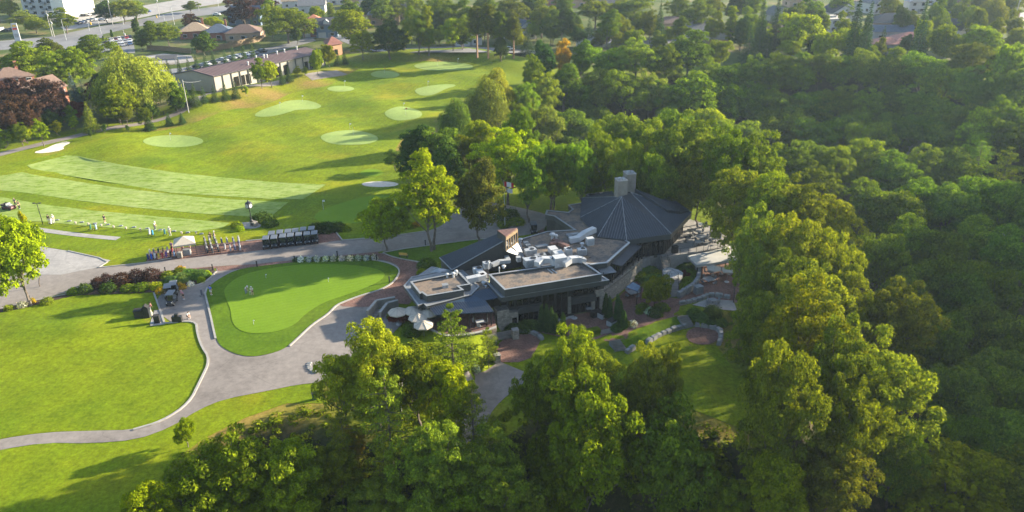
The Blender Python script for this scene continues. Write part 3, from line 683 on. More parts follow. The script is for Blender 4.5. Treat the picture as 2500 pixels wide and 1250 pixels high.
def dead(key, seed, W_=9., H_=12.):
    rg = np.random.default_rng(seed); segs = []; tw = []
    def grow(p, d, L, r, lv):
        e = p+d*L; (segs if lv < 2 else tw).append((p, e, r, r*.65))
        if lv >= 5: return
        for _ in range(2 if lv else 4):
            nd = (d+Vector(rg.normal(size=3))*.55+Vector((0, 0, .12))).normalized(); grow(p.lerp(e, .6+.4*rg.random()), nd, L*(.62+.2*rg.random()), r*.58, lv+1)
    grow(Vector((0, 0, -.4)), Vector((.05, 0, 1)), H_*.34, .24, 0)
    a = tubes(segs+tw); tm = bpy.data.meshes.new('trunk'); tm.from_pydata(a.v, [], a.f); tm.materials.append(MT['deadwood']); PROTO[key] = (W_, H_, None, tm)
dead('dead', 51); dead('dead2', 56)
def shrubm(key, leaf, seed, W_=1.6, H_=1.2, n=700, size=.2, spiky=False):
    rg = np.random.default_rng(seed); d = unit(rg.normal(size=(n, 3))); d[:, 2] = np.abs(d[:, 2]); 
    tf = unit(rg.normal(size=(26, 3))); near = np.max(d@tf.T, 1); r_ = .5+.5*near+.1*rg.normal(size=n)
    P = d*r_[:, None]*np.array([W_/2, W_/2, H_*.92])
    V, Fq = leafquads(P, d+np.array([0, 0, .2]), size, rg, .22 if spiky else .65, droop=(d+np.array([0, 0, .8])) if spiky else None, jit=.4 if spiky else .7)
    proto(key, W_, H_, leaf, V, Fq, tubes([(Vector((0, 0, -.2)), Vector((0, 0, H_*.5)), .05, .02)]), MT['bark'])
shrubm('shrub', LEAF['green'], 61); shrubm('shrub2', LEAF['bright'], 62); shrubm('smoke', LEAF['purple'], 63, 3, 2.4, 1800, .22); shrubm('tuft', LEAF['grassy'], 64, 1.5, 1.2, 900, .6, True)
shrubm('flowers', LEAF['flower'], 65, 1.2, .8, 420, .16); shrubm('gold', LEAF['autumn'], 66, 1.4, .7, 600, .15); shrubm('pinkbush', LEAF['flower'], 67, 1.4, 1.0, 500, .16); shrubm('darkbush', LEAF['dark'], 68, 2.4, 2.0, 1400, .22)

ORD = ['first', 'second', 'third', 'fourth', 'fifth', 'sixth', 'seventh', 'eighth', 'ninth', 'tenth', 'eleventh', 'twelfth', 'thirteenth', 'fourteenth', 'fifteenth', 'sixteenth', 'seventeenth', 'eighteenth', 'nineteenth', 'twentieth', 'twenty-first', 'twenty-second', 'twenty-third', 'twenty-fourth', 'twenty-fifth', 'twenty-sixth', 'twenty-seventh', 'twenty-eighth', 'twenty-ninth', 'thirtieth', 'thirty-first', 'thirty-second', 'thirty-third', 'thirty-fourth', 'thirty-fifth', 'thirty-sixth']
NAME = dict(oak1='oak_tree', oak2='oak_tree', oak3='broadleaf_tree', maple1='maple_tree', maple2='maple_tree', maple3='maple_tree', tall='broadleaf_tree', dark1='broadleaf_tree', shade1='broadleaf_tree', shade2='oak_tree', locust='locust_tree', ash='ash_tree',
            purple='purple_maple', autumn='autumn_tree', redleaf='red_maple', poplar='poplar_tree', sapling='sapling', youngdark='young_tree', roundtree='round_tree', willow='willow_tree', spruce='spruce_tree', bluespruce='blue_spruce', tallspruce='spruce_tree',
            youngspruce='young_spruce', larch='larch_tree', cedar='cedar_tree', pine='pine_tree', pine2='pine_tree', scotspine='pine_tree', dead='dead_tree', dead2='dead_tree', shrub='shrub', shrub2='shrub', smoke='smoke_bush', tuft='ornamental_grass', flowers='flowering_plant', gold='flowering_plant', pinkbush='flowering_plant', darkbush='shrub')
TREEPOS = []
def plant(kind, px, py, w, Hm, label, tint=(1, 1, 1), group=None, cat=None, rz=None, base=None):
    W_, H_, cm, tm = PROTO[kind]
    if base is not None: p = np.array(base)
    elif Hm < 0:
        p = at(px, -Hm); lo, hi = .2, 45.
        for _ in range(26):
            mdl = (lo+hi)/2
            if proj((p[0], p[1], p[2]+mdl))[1] > py: lo = mdl
            else: hi = mdl
        Hm = lo
    else: p = at(px, py, Hm)
    k = ppm((p[0], p[1], p[2]+Hm*.6)); Wm = w/k
    nm = NAME[kind]
    root = thing(nm, label, cat or ('shrub' if H_ < 3 else 'tree'), p-np.array([0, 0, .05]), rnd.random()*6.28 if rz is None else rz, group, (Wm/W_, Wm/W_, Hm/H_))
    o = link(bpy.data.objects.new('trunk' if H_ >= 3 else 'stem', tm)); o.parent = root
    if cm:
        o = link(bpy.data.objects.new('crown' if H_ >= 3 else 'foliage', cm)); o.parent = root
        b = .72+.56*rnd.random(); o.color = (tint[0]*b*(.84+.3*rnd.random()), tint[1]*b, tint[2]*b*(.8+.5*rnd.random()), 1)
    TREEPOS.append((p[0], p[1], Wm)); return root
FG = 'trees of the ravine wood'
def row(items, phrase, group, kinds, H0, adj=None, tint=(1, 1, 1)):
    items = sorted(items, key=lambda t: t[0]); n = len(items)
    if group == FG: tint = (1.08, 1.24, 1.3)  # ravine crowns coloured brighter and bluer in place of more skylight
    for i, it in enumerate(items):
        x, y, w = it[:3]; k = it[3] if len(it) > 3 and it[3] else kinds[(i*7+int(x)) % len(kinds)]; Hh = it[4] if len(it) > 4 else H0
        a = (it[5] if len(it) > 5 else None) or {'oak1': 'olive broadleaf tree', 'oak2': 'olive lumpy broadleaf tree', 'oak3': 'mid green broadleaf tree', 'shade1': 'deep green broadleaf tree', 'shade2': 'dull olive broadleaf tree', 'maple1': 'rounded green tree', 'maple3': 'lumpy green tree', 'tall': 'tall narrow green tree', 'dark1': 'dark dense tree', 'maple2': 'bright green tree', 'locust': 'feathery bright green tree',
             'tallspruce': 'tall dark spruce', 'spruce': 'dark spruce', 'bluespruce': 'blue grey spruce', 'pine': 'layered pine', 'poplar': 'narrow pale upright tree', 'ash': 'airy bright tree', 'autumn': 'yellow orange tree', 'scotspine': 'bare trunked pine', 'dead': 'bare dead tree', 'dead2': 'bare dead tree', 'willow': 'weeping willow', 'roundtree': 'bright round tree', 'sapling': 'young tree', 'youngdark': 'young dark tree', 'purple': 'dark purple tree', 'larch': 'light green conifer'}[k]
        j = ORD[i]+' from left' if i < n-1 or n < 3 else 'rightmost'
        if i == 0: j = 'leftmost'
        plant(k, x, y, w, Hh, f'{a}, {j} in {phrase}', tint, group)
# --- the ravine wood, row by row from the houses towards the camera
FG = 'trees of the ravine wood'
row([(1300, 137, 62), (1330, 100, 62, 'dark1', 15), (1420, 92, 64, 'tall', 17), (1490, 108, 110), (1555, 98, 112), (1625, 112, 92), (1685, 85, 128, 'maple1'), (1745, 150, 84), (1795, 150, 105), (1850, 140, 96), (1905, 132, 98), (1960, 140, 92), (2010, 118, 88), (2055, 126, 78), (2110, 122, 88), (2165, 138, 84), (2205, 125, 92), (2265, 124, 112), (2320, 150, 98), (2375, 165, 104), (2430, 185, 98), (2480, 190, 104)],
    'the wood edge below the houses', FG, ['oak3', 'shade1', 'maple1', 'oak1', 'maple3'], 15)
plant('autumn', 1376, 100, 52, 14, 'yellow orange autumn tree between dark trees at the wood edge', group=None)
row([(1285, 205, 84), (1330, 180, 84), (1378, 152, 92, 'tall', 18), (1425, 190, 92), (1465, 165, 112), (1530, 168, 112, 'maple3'), (1590, 180, 98), (1640, 200, 92), (1700, 177, 165, 'maple2', 18), (1770, 195, 115, 'maple2'), (1830, 205, 96), (1880, 215, 112), (1935, 225, 96), (1995, 215, 112), (2060, 212, 122, 'oak1'), (2125, 222, 104), (2185, 215, 112, 'oak1'), (2250, 214, 124, 'oak2'), (2310, 235, 112), (2370, 250, 112), (2425, 255, 104, 'maple2'), (2482, 245, 104)],
    'the second row of the ravine wood', FG, ['oak3', 'shade1', 'oak1', 'shade2', 'maple3'], 16)
row([(1270, 270, 92), (1330, 255, 98), (1395, 262, 112), (1460, 255, 112), (1525, 270, 112), (1585, 285, 104), (1655, 262, 100), (1735, 262, 104, 'maple2'), (1815, 285, 110), (1880, 270, 104), (1945, 262, 112), (2010, 285, 112), (2075, 270, 112), (2140, 290, 122), (2210, 275, 112), (2275, 280, 112), (2340, 300, 112), (2405, 290, 112, 'locust'), (2470, 275, 112)],
    'the third row of the ravine wood', FG, ['shade1', 'shade2', 'oak3', 'shade1'], 16)
row([(1290, 345, 92), (1352, 328, 92), (1420, 330, 84), (1480, 318, 104, 'maple3'), (1540, 345, 92), (1600, 350, 90), (1985, 350, 104), (2050, 360, 112), (2122, 342, 122, 'oak3'), (2190, 370, 122), (2260, 360, 112), (2330, 355, 122), (2400, 345, 122, 'pine', 17), (2470, 360, 112, 'pine', 17)],
    'the fourth row of the ravine wood', FG, ['shade1', 'shade2', 'oak3'], 16)
row([(2130, 440, 122), (2200, 462, 124), (2270, 430, 132), (2340, 452, 132), (2410, 420, 132), (2482, 440, 124)], 'the fifth row of the shaded valley', FG, ['shade1', 'shade2'], 16)
row([(2170, 560, 130), (2245, 530, 132), (2320, 560, 132), (2395, 530, 134), (2472, 555, 134)], 'the sixth row of the shaded valley', FG, ['shade2', 'shade1', 'shade1'], 16)
row([(2235, 650, 134), (2300, 622, 136), (2375, 660, 140), (2455, 640, 140)], 'the seventh row of the shaded valley', FG, ['shade1', 'shade2'], 16)
row([(2320, 770, 140), (2405, 735, 146), (2490, 770, 150)], 'the eighth row of the shaded valley', FG, ['shade2', 'shade1'], 16)
row([(2355, 890, 150), (2430, 850, 155), (2510, 900, 160)], 'the ninth row of the shaded valley', FG, ['shade1', 'shade2'], 15)
row([(2370, 1010, 140), (2470, 1000, 170)], 'the tenth row of the shaded valley', FG, ['shade1', 'shade2'], 13)
plant('shade1', 2500, 1120, 190, 13, 'deep green tree at the bottom right corner')
plant('dead', 2225, 305, 110, 13, 'bare grey dead tree with forked limbs in the ravine wood')
plant('dead2', 1500, 335, 90, 12, 'bare grey dead tree behind the bright trees beside the clubhouse')
plant('dead2', 2330, 400, 90, 12, 'thin bare dead tree in the shaded valley near the right edge')
plant('dead', 2440, 540, 90, 11, 'low bare dead tree against dark valley trees at the right edge')
# --- the sunlit bluff right of the clubhouse
BG = 'sunlit trees along the bluff'
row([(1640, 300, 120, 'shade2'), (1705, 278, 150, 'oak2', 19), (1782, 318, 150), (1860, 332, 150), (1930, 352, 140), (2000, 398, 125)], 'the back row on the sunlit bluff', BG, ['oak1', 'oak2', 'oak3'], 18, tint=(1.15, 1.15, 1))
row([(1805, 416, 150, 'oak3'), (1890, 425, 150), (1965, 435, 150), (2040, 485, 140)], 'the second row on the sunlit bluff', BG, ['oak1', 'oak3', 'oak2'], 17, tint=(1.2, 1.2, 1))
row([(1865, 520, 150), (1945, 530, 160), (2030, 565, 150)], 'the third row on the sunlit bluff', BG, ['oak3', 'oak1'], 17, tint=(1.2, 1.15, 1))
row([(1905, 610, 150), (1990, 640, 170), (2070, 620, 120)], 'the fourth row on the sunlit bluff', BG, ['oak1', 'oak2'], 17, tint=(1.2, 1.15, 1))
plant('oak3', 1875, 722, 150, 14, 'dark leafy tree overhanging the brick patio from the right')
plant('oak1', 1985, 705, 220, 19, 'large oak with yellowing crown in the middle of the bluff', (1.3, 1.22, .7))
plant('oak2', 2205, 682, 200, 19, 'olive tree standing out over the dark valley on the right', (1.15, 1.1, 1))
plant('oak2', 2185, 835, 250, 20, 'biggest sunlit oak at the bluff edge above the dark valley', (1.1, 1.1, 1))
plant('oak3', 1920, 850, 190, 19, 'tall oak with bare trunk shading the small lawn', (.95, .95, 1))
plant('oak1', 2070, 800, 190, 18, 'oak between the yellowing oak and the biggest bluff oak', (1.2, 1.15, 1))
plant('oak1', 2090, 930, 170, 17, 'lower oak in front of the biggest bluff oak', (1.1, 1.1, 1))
plant('oak1', 2050, 1080, 190, 13, 'mixed green and rust tree at the bottom of the bluff', (1.1, 1.0, 1))
plant('maple2', 1905, 1100, 180, 12, 'bright tree on the bottom slope below the tall bare trunk')
plant('maple2', 2340, 1090, 270, 15, 'bright yellow green maple filling the bottom right', (1.05, 1.1, 1))
plant('oak3', 2210, 1040, 140, 12, 'small green tree behind the bright bottom right maple')
plant('oak3', 1790, 1185, 130, 9, 'low tree at the bottom edge below the dark crown')
row([(1620, 395, 95, 'shade1', 12), (1665, 385, 95, 'shade1', 12), (1715, 400, 95, 'shade2', 12)], 'the shaded hollow behind the chimneys', BG, ['shade1'], 12)
# --- trees around the clubhouse lawn and driveway
plant('oak3', 1395, 812, 170, 15, 'round topped oak just below the brick patio steps', (1.1, 1.1, 1))
plant('oak1', 1472, 866, 140, 14, 'oak hiding the foot of the lower lawn steps', (1.1, 1.1, 1))
plant('oak3', 1310, 880, 110, 12, 'leafy oak overhanging the concrete driveway', (1, 1, 1))
plant('oak1', 1590, 848, 130, 14, 'small oak with two tops at the lawn edge', (1.05, 1.05, 1))
plant('oak3', 1640, 845, 80, 13, 'pointed oak crown nearest the small lawn')
plant('oak3', 1580, 930, 130, 12, 'dark low oak under the two topped oak')
plant('oak3', 1440, 930, 260, 21, 'largest foreground oak with sunlit right flank', (1.15, 1.15, 1))
plant('shade1', 1640, 985, 200, 19, 'dense dark green tree right of the largest foreground oak', (.9, .95, 1))
plant('shade1', 1350, 1080, 160, 14, 'shaded tree left of the largest foreground oak')
plant('oak3', 900, 797, 190, 14, 'bright leafed oak with dead twigs beside the forecourt', (1.3, 1.3, .9))
plant('maple3', 825, 850, 120, 12, 'leftmost lobe of oak trees beside the forecourt', (1.1, 1.15, .9))
plant('maple3', 1010, 832, 150, 12, 'green tree with bare twigs under the umbrellas', (.95, 1, .9))
plant('dead2', 960, 800, 110, 12, 'dead grey branches rising from the forecourt oaks')
plant('pine', 1098, 742, 140, 15, 'tall white pine in front of the blue ribbed roof')
plant('pine2', 1190, 800, 62, 6.5, 'small pine beside the plaza stairs')
plant('pine2', 935, 905, 170, 13, 'broad pine with bare trunk on the slope below forecourt')
plant('maple2', 1085, 880, 150, 12, 'yellow green tree right of the broad slope pine', (1.05, 1, .9))
plant('pine2', 830, 1010, 130, 9, 'low pine at the top of the ivy slope')
plant('pine', 1150, 930, 110, 11, 'dark pine beside the concrete driveway', (.6, .7, .8))
plant('maple2', 460, 1024, 54, -1092, 'small lone tree at the edge of the front cart path')
plant('oak3', 545, 1075, 250, 14, 'large bright oak at the bottom left slope', (1.35, 1.3, .9))
plant('oak3', 700, 1098, 230, 14, 'second bright oak right of the bottom left oak', (1.3, 1.3, .9))
plant('maple2', 352, 1180, 130, 7, 'low bright tree at bottom left lawn edge')
plant('oak1', 1060, 1040, 200, 15, 'olive oak left of bottom centre', (1.1, 1.1, 1))
plant('oak2', 1195, 1080, 210, 15, 'olive oak just left of the shaded bottom tree', (1, 1, 1))
plant('oak1', 915, 1180, 180, 11, 'low olive oak at the bottom edge between bright oaks and olive oak', (1.2, 1.2, 1))
plant('shade1', 1080, 1170, 170, 12, 'dark tree at the bottom edge under the olive oaks')
plant('shade2', 1260, 1150, 160, 12, 'dark olive tree at the bottom edge near centre')
plant('oak3', 820, 1090, 130, 9, 'shaded small tree between bottom left oaks and the slope')
plant('autumn', 855, 1045, 60, 6, 'orange tinged small tree on the ivy slope', (.6, .6, 1))
plant('spruce', 800, 1075, 60, 8, 'dark spruce on the ivy slope')
plant('pine2', 935, 1085, 120, 10, 'yellow green pine in the bottom middle', (1.1, 1.1, 1))
plant('oak3', 1720, 1100, 110, 7, 'thin tree on the brown slope right of the dark tree', (1.2, 1.1, 1))
# --- trees between range and clubhouse
plant('roundtree', 945, 490, 132, -612, 'bright dense round tree left of the clubhouse drive', (.95, 1, .9))
plant('ash', 1060, 378, 142, -612, 'tall airy ash with two trunks beside the round tree', (.92, 1, .9))
plant('dark1', 1170, 396, 122, -590, 'tall dark brownish tree right behind the shed roof', (1.9, 1.25, 1.0))
plant('locust', 1240, 308, 160, -500, 'bright yellow green tree behind the flagpole', (1.3, 1.22, .8))
plant('locust', 1345, 366, 150, -512, 'bright spreading tree with trunk in grass bank', (1.2, 1.18, .8))
plant('maple1', 1440, 400, 95, 9, 'green tree left of the concrete chimneys', (1.2, 1.2, 1)); plant('maple2', 1500, 390, 80, 10, 'yellow green tree just behind the concrete chimneys'); plant('maple1', 1560, 425, 90, 8, 'dull green tree right of the concrete chimneys', (.8, .9, 1))
plant('dark1', 1010, 308, 120, 13, 'dark tree at the corner of the practice range', (.9, 1, 1)); plant('shade1', 1075, 300, 100, 14, 'grey green tree behind the dark corner tree', (.9, 1, 1.3)); plant('shade2', 962, 365, 50, 5, 'greyish bush at the range corner', (.9, 1, 1.2))
plant('dark1', 1090, 350, 100, 12, 'shaded tree between the corner tree and bright tree'); plant('shade1', 1140, 320, 90, 12, 'low shaded tree under the willows')
plant('willow', 1205, 168, 108, 16, 'back yellow willow of the pair beside the range', (1.35, 1.2, .8)); plant('willow', 1188, 190, 115, 16, 'front grey green willow of the pair beside the range', (1.05, 1.05, 1.1)); plant('willow', 1110, 240, 90, 13, 'small willow lowest on the range side', (.7, .85, 1))
plant('maple2', 1170, 290, 80, 12, 'young bright tree just left of the flagpole bright tree', (.8, .9, 1)); plant('shade1', 1265, 230, 80, 14, 'shaded tree touching the willows on the right')
# --- left edge: gardens along the cart path
plant('maple1', 45, 108, 130, 14, 'big mid green tree at the left edge behind purple maples', (1.2, 1.1, 1)); plant('dark1', 115, 97, 84, 11, 'dusky bronze green tree left of the big willow', (1.6, 1.1, 1)); plant('maple1', 205, 92, 112, 12, 'wide green tree behind the big willow', (.95, 1, 1)); plant('oak3', 162, 120, 108, 14, 'dense green tree left of the big willow')
plant('willow', 305, 128, 205, 18, 'huge weeping willow above the cart path'); plant('dark1', 118, 172, 74, 9, 'dark tree between purple maples and blue spruces')
plant('purple', 92, 198, 104, 13, 'largest dark purple maple by the brick house'); plant('purple', 28, 236, 100, 12, 'front dark purple maple at the left edge'); plant('purple', 22, 195, 70, 12, 'back dark purple maple at the left edge')
plant('bluespruce', 167, 174, 42, 12, 'taller blue spruce by the brick chimneys'); plant('bluespruce', 195, 193, 32, 9, 'shorter blue spruce left of the willow'); plant('maple2', 272, 206, 108, 11, 'bright green tree in front of the huge willow', (.85, .95, 1)); plant('redleaf', 175, 248, 54, 5.5, 'red leaved maple beside the brick house')
plant('purple', 226, 203, 48, 8, 'small dark purple tree under the huge willow'); plant('larch', 207, 246, 44, 8.5, 'light green conifer between red maple and bright tree'); plant('maple1', 322, 230, 40, 7, 'small green tree right of bright tree', (.9, 1, 1)); plant('dark1', 362, 250, 44, 5, 'dark shrubby tree under the willow by the path')
for x, y, w, b, l in [(186, 282, 24, 322, 'young green tree between conifer and saplings'), (108, 286, 42, 358, 'leafy sapling cluster by the left cart path'), (146, 292, 32, 332, 'rounded grey green sapling by the left path'), (14, 312, 42, 362, 'thin sapling at the far left path edge'), (68, 310, 46, 350, 'bushy sapling under the purple maples')]: plant('sapling', x, y, w, -b, l)
for x, y, w, b, l in [(223, 316, 13, 338, 'tiny dark tree left of three beside the cart path'), (257, 303, 15, 324, 'tiny dark tree second beside the cart path'), (313, 305, 12, 322, 'tiny dark tree third beside the cart path')]: plant('youngdark', x, y, w, -b, l)
for x, y, w, b, l in [(367, 285, 34, 318, 'widest young spruce on the range bank'), (414, 274, 22, 307, 'middle young spruce on the range bank'), (446, 274, 22, 302, 'young spruce nearest the cart path bend')]: plant('youngspruce', x, y, w, -b, l)
plant('maple1', 430, 205, 48, 8, 'dull green tree right of the huge willow', (.8, .85, 1)); plant('spruce', 468, 202, 30, 7, 'dark spruce beside the metal shed end wall', ); plant('spruce', 448, 198, 26, 7, 'spruce hard against the willow and shed')
row([(500, 210, 24, 'spruce', -251), (526, 206, 24, 'spruce', -249), (552, 196, 26, 'spruce', -245), (577, 191, 26, 'spruce', -241), (603, 206, 18, 'sapling', -236), (640, 148, 44, 'maple1', -216), (664, 147, 46, 'maple2', -214), (690, 163, 20, 'spruce', -206), (707, 161, 24, 'spruce', -200), (729, 160, 24, 'sapling', -190), (748, 160, 18, 'sapling', -188)], 'the row on the bank before the metal shed', 'trees planted on the bank before the metal shed', ['spruce'], 7)
row([(778, 123, 32, 'roundtree', -186), (805, 110, 34, 'roundtree', -166), (826, 124, 26, 'spruce', -160), (842, 124, 22, 'spruce', -156)], 'the group at the far shed end', 'trees at the far shed end', ['spruce'], 7)
row([(405, 142, 26), (432, 139, 22), (455, 137, 22), (475, 132, 22), (496, 125, 22), (516, 120, 22), (545, 118, 20), (564, 110, 22), (590, 104, 22), (612, 98, 20)], 'the spruce row behind the parked cars', 'spruces behind the parked cars', ['spruce'], 7.5)
# --- fill of the town
row([(x, y, w) for x, y, w in [(665, 5, 60), (905, -14, 60), (960, -6, 60), (1010, -12, 60), (1060, 0, 60), (1180, -14, 70), (1290, -10, 60), (1380, -14, 60), (1510, -6, 60), (1660, -8, 60), (1745, -10, 60), (1800, -16, 60), (1840, -14, 60), (1940, 6, 50), (2060, -16, 60), (2180, -14, 60), (2320, -18, 60), (2400, -24, 50), (2475, -14, 60)]], 'the hazy topmost row of town trees', 'hazy topmost town trees', ['maple1', 'maple3', 'dark1', 'oak3', 'tall'], 13)
row([(x, y, w) for x, y, w in [(660, 52, 34), (720, 62, 30), (870, 45, 40), (985, 70, 40), (1035, 74, 44), (1070, 66, 44), (1130, 66, 44), (1210, 58, 40), (1262, 72, 44), (1310, 50, 50), (1350, 60, 50), (1415, 66, 44), (1470, 70, 50), (1510, 76, 44), (1545, 74, 50), (1610, 78, 44), (1670, 92, 44), (1765, 60, 44), (1810, 70, 50), (1870, 72, 40), (1920, 74, 44), (1990, 90, 40), (2050, 84, 40), (2080, 50, 34), (2215, 84, 38), (2250, 88, 44), (2290, 84, 40), (2385, 62, 40), (2350, 106, 50), (2440, 88, 50), (2150, 96, 36), (2130, 112, 40)]], 'the low trees between the town houses', 'low trees between town houses', ['maple1', 'maple2', 'dark1', 'roundtree', 'oak3'], 8)
row([(x, y, w) for x, y, w in [(1000, 30, 50), (1060, 28, 56), (1125, 36, 60), (1180, 30, 60), (1240, 20, 50), (1345, 30, 56), (1400, 26, 50), (1520, 34, 50), (1590, 26, 50), (1660, 36, 50), (1745, 34, 50), (1815, 40, 50), (1860, 44, 44), (1930, 46, 44), (2010, 20, 50), (2065, 34, 44), (2210, 14, 46), (2300, 30, 44), (2375, 16, 50), (2440, 40, 44), (2485, 30, 50)]], 'the middle row of hazy town trees', 'middle hazy town trees', ['maple1', 'oak3', 'dark1', 'tall', 'maple3'], 13)
row([(x, y, w) for x, y, w in [(12, 150, 60), (60, 170, 50), (350, 190, 50), (395, 185, 40), (425, 225, 40), (330, 175, 50), (240, 175, 60), (190, 215, 40), (65, 285, 60), (120, 270, 50), (40, 300, 50), (160, 262, 40), (250, 245, 40), (300, 255, 44), (345, 262, 36)]], 'the garden thicket along the left cart path', 'garden thicket along the left cart path', ['maple1', 'dark1', 'oak3'], 6)
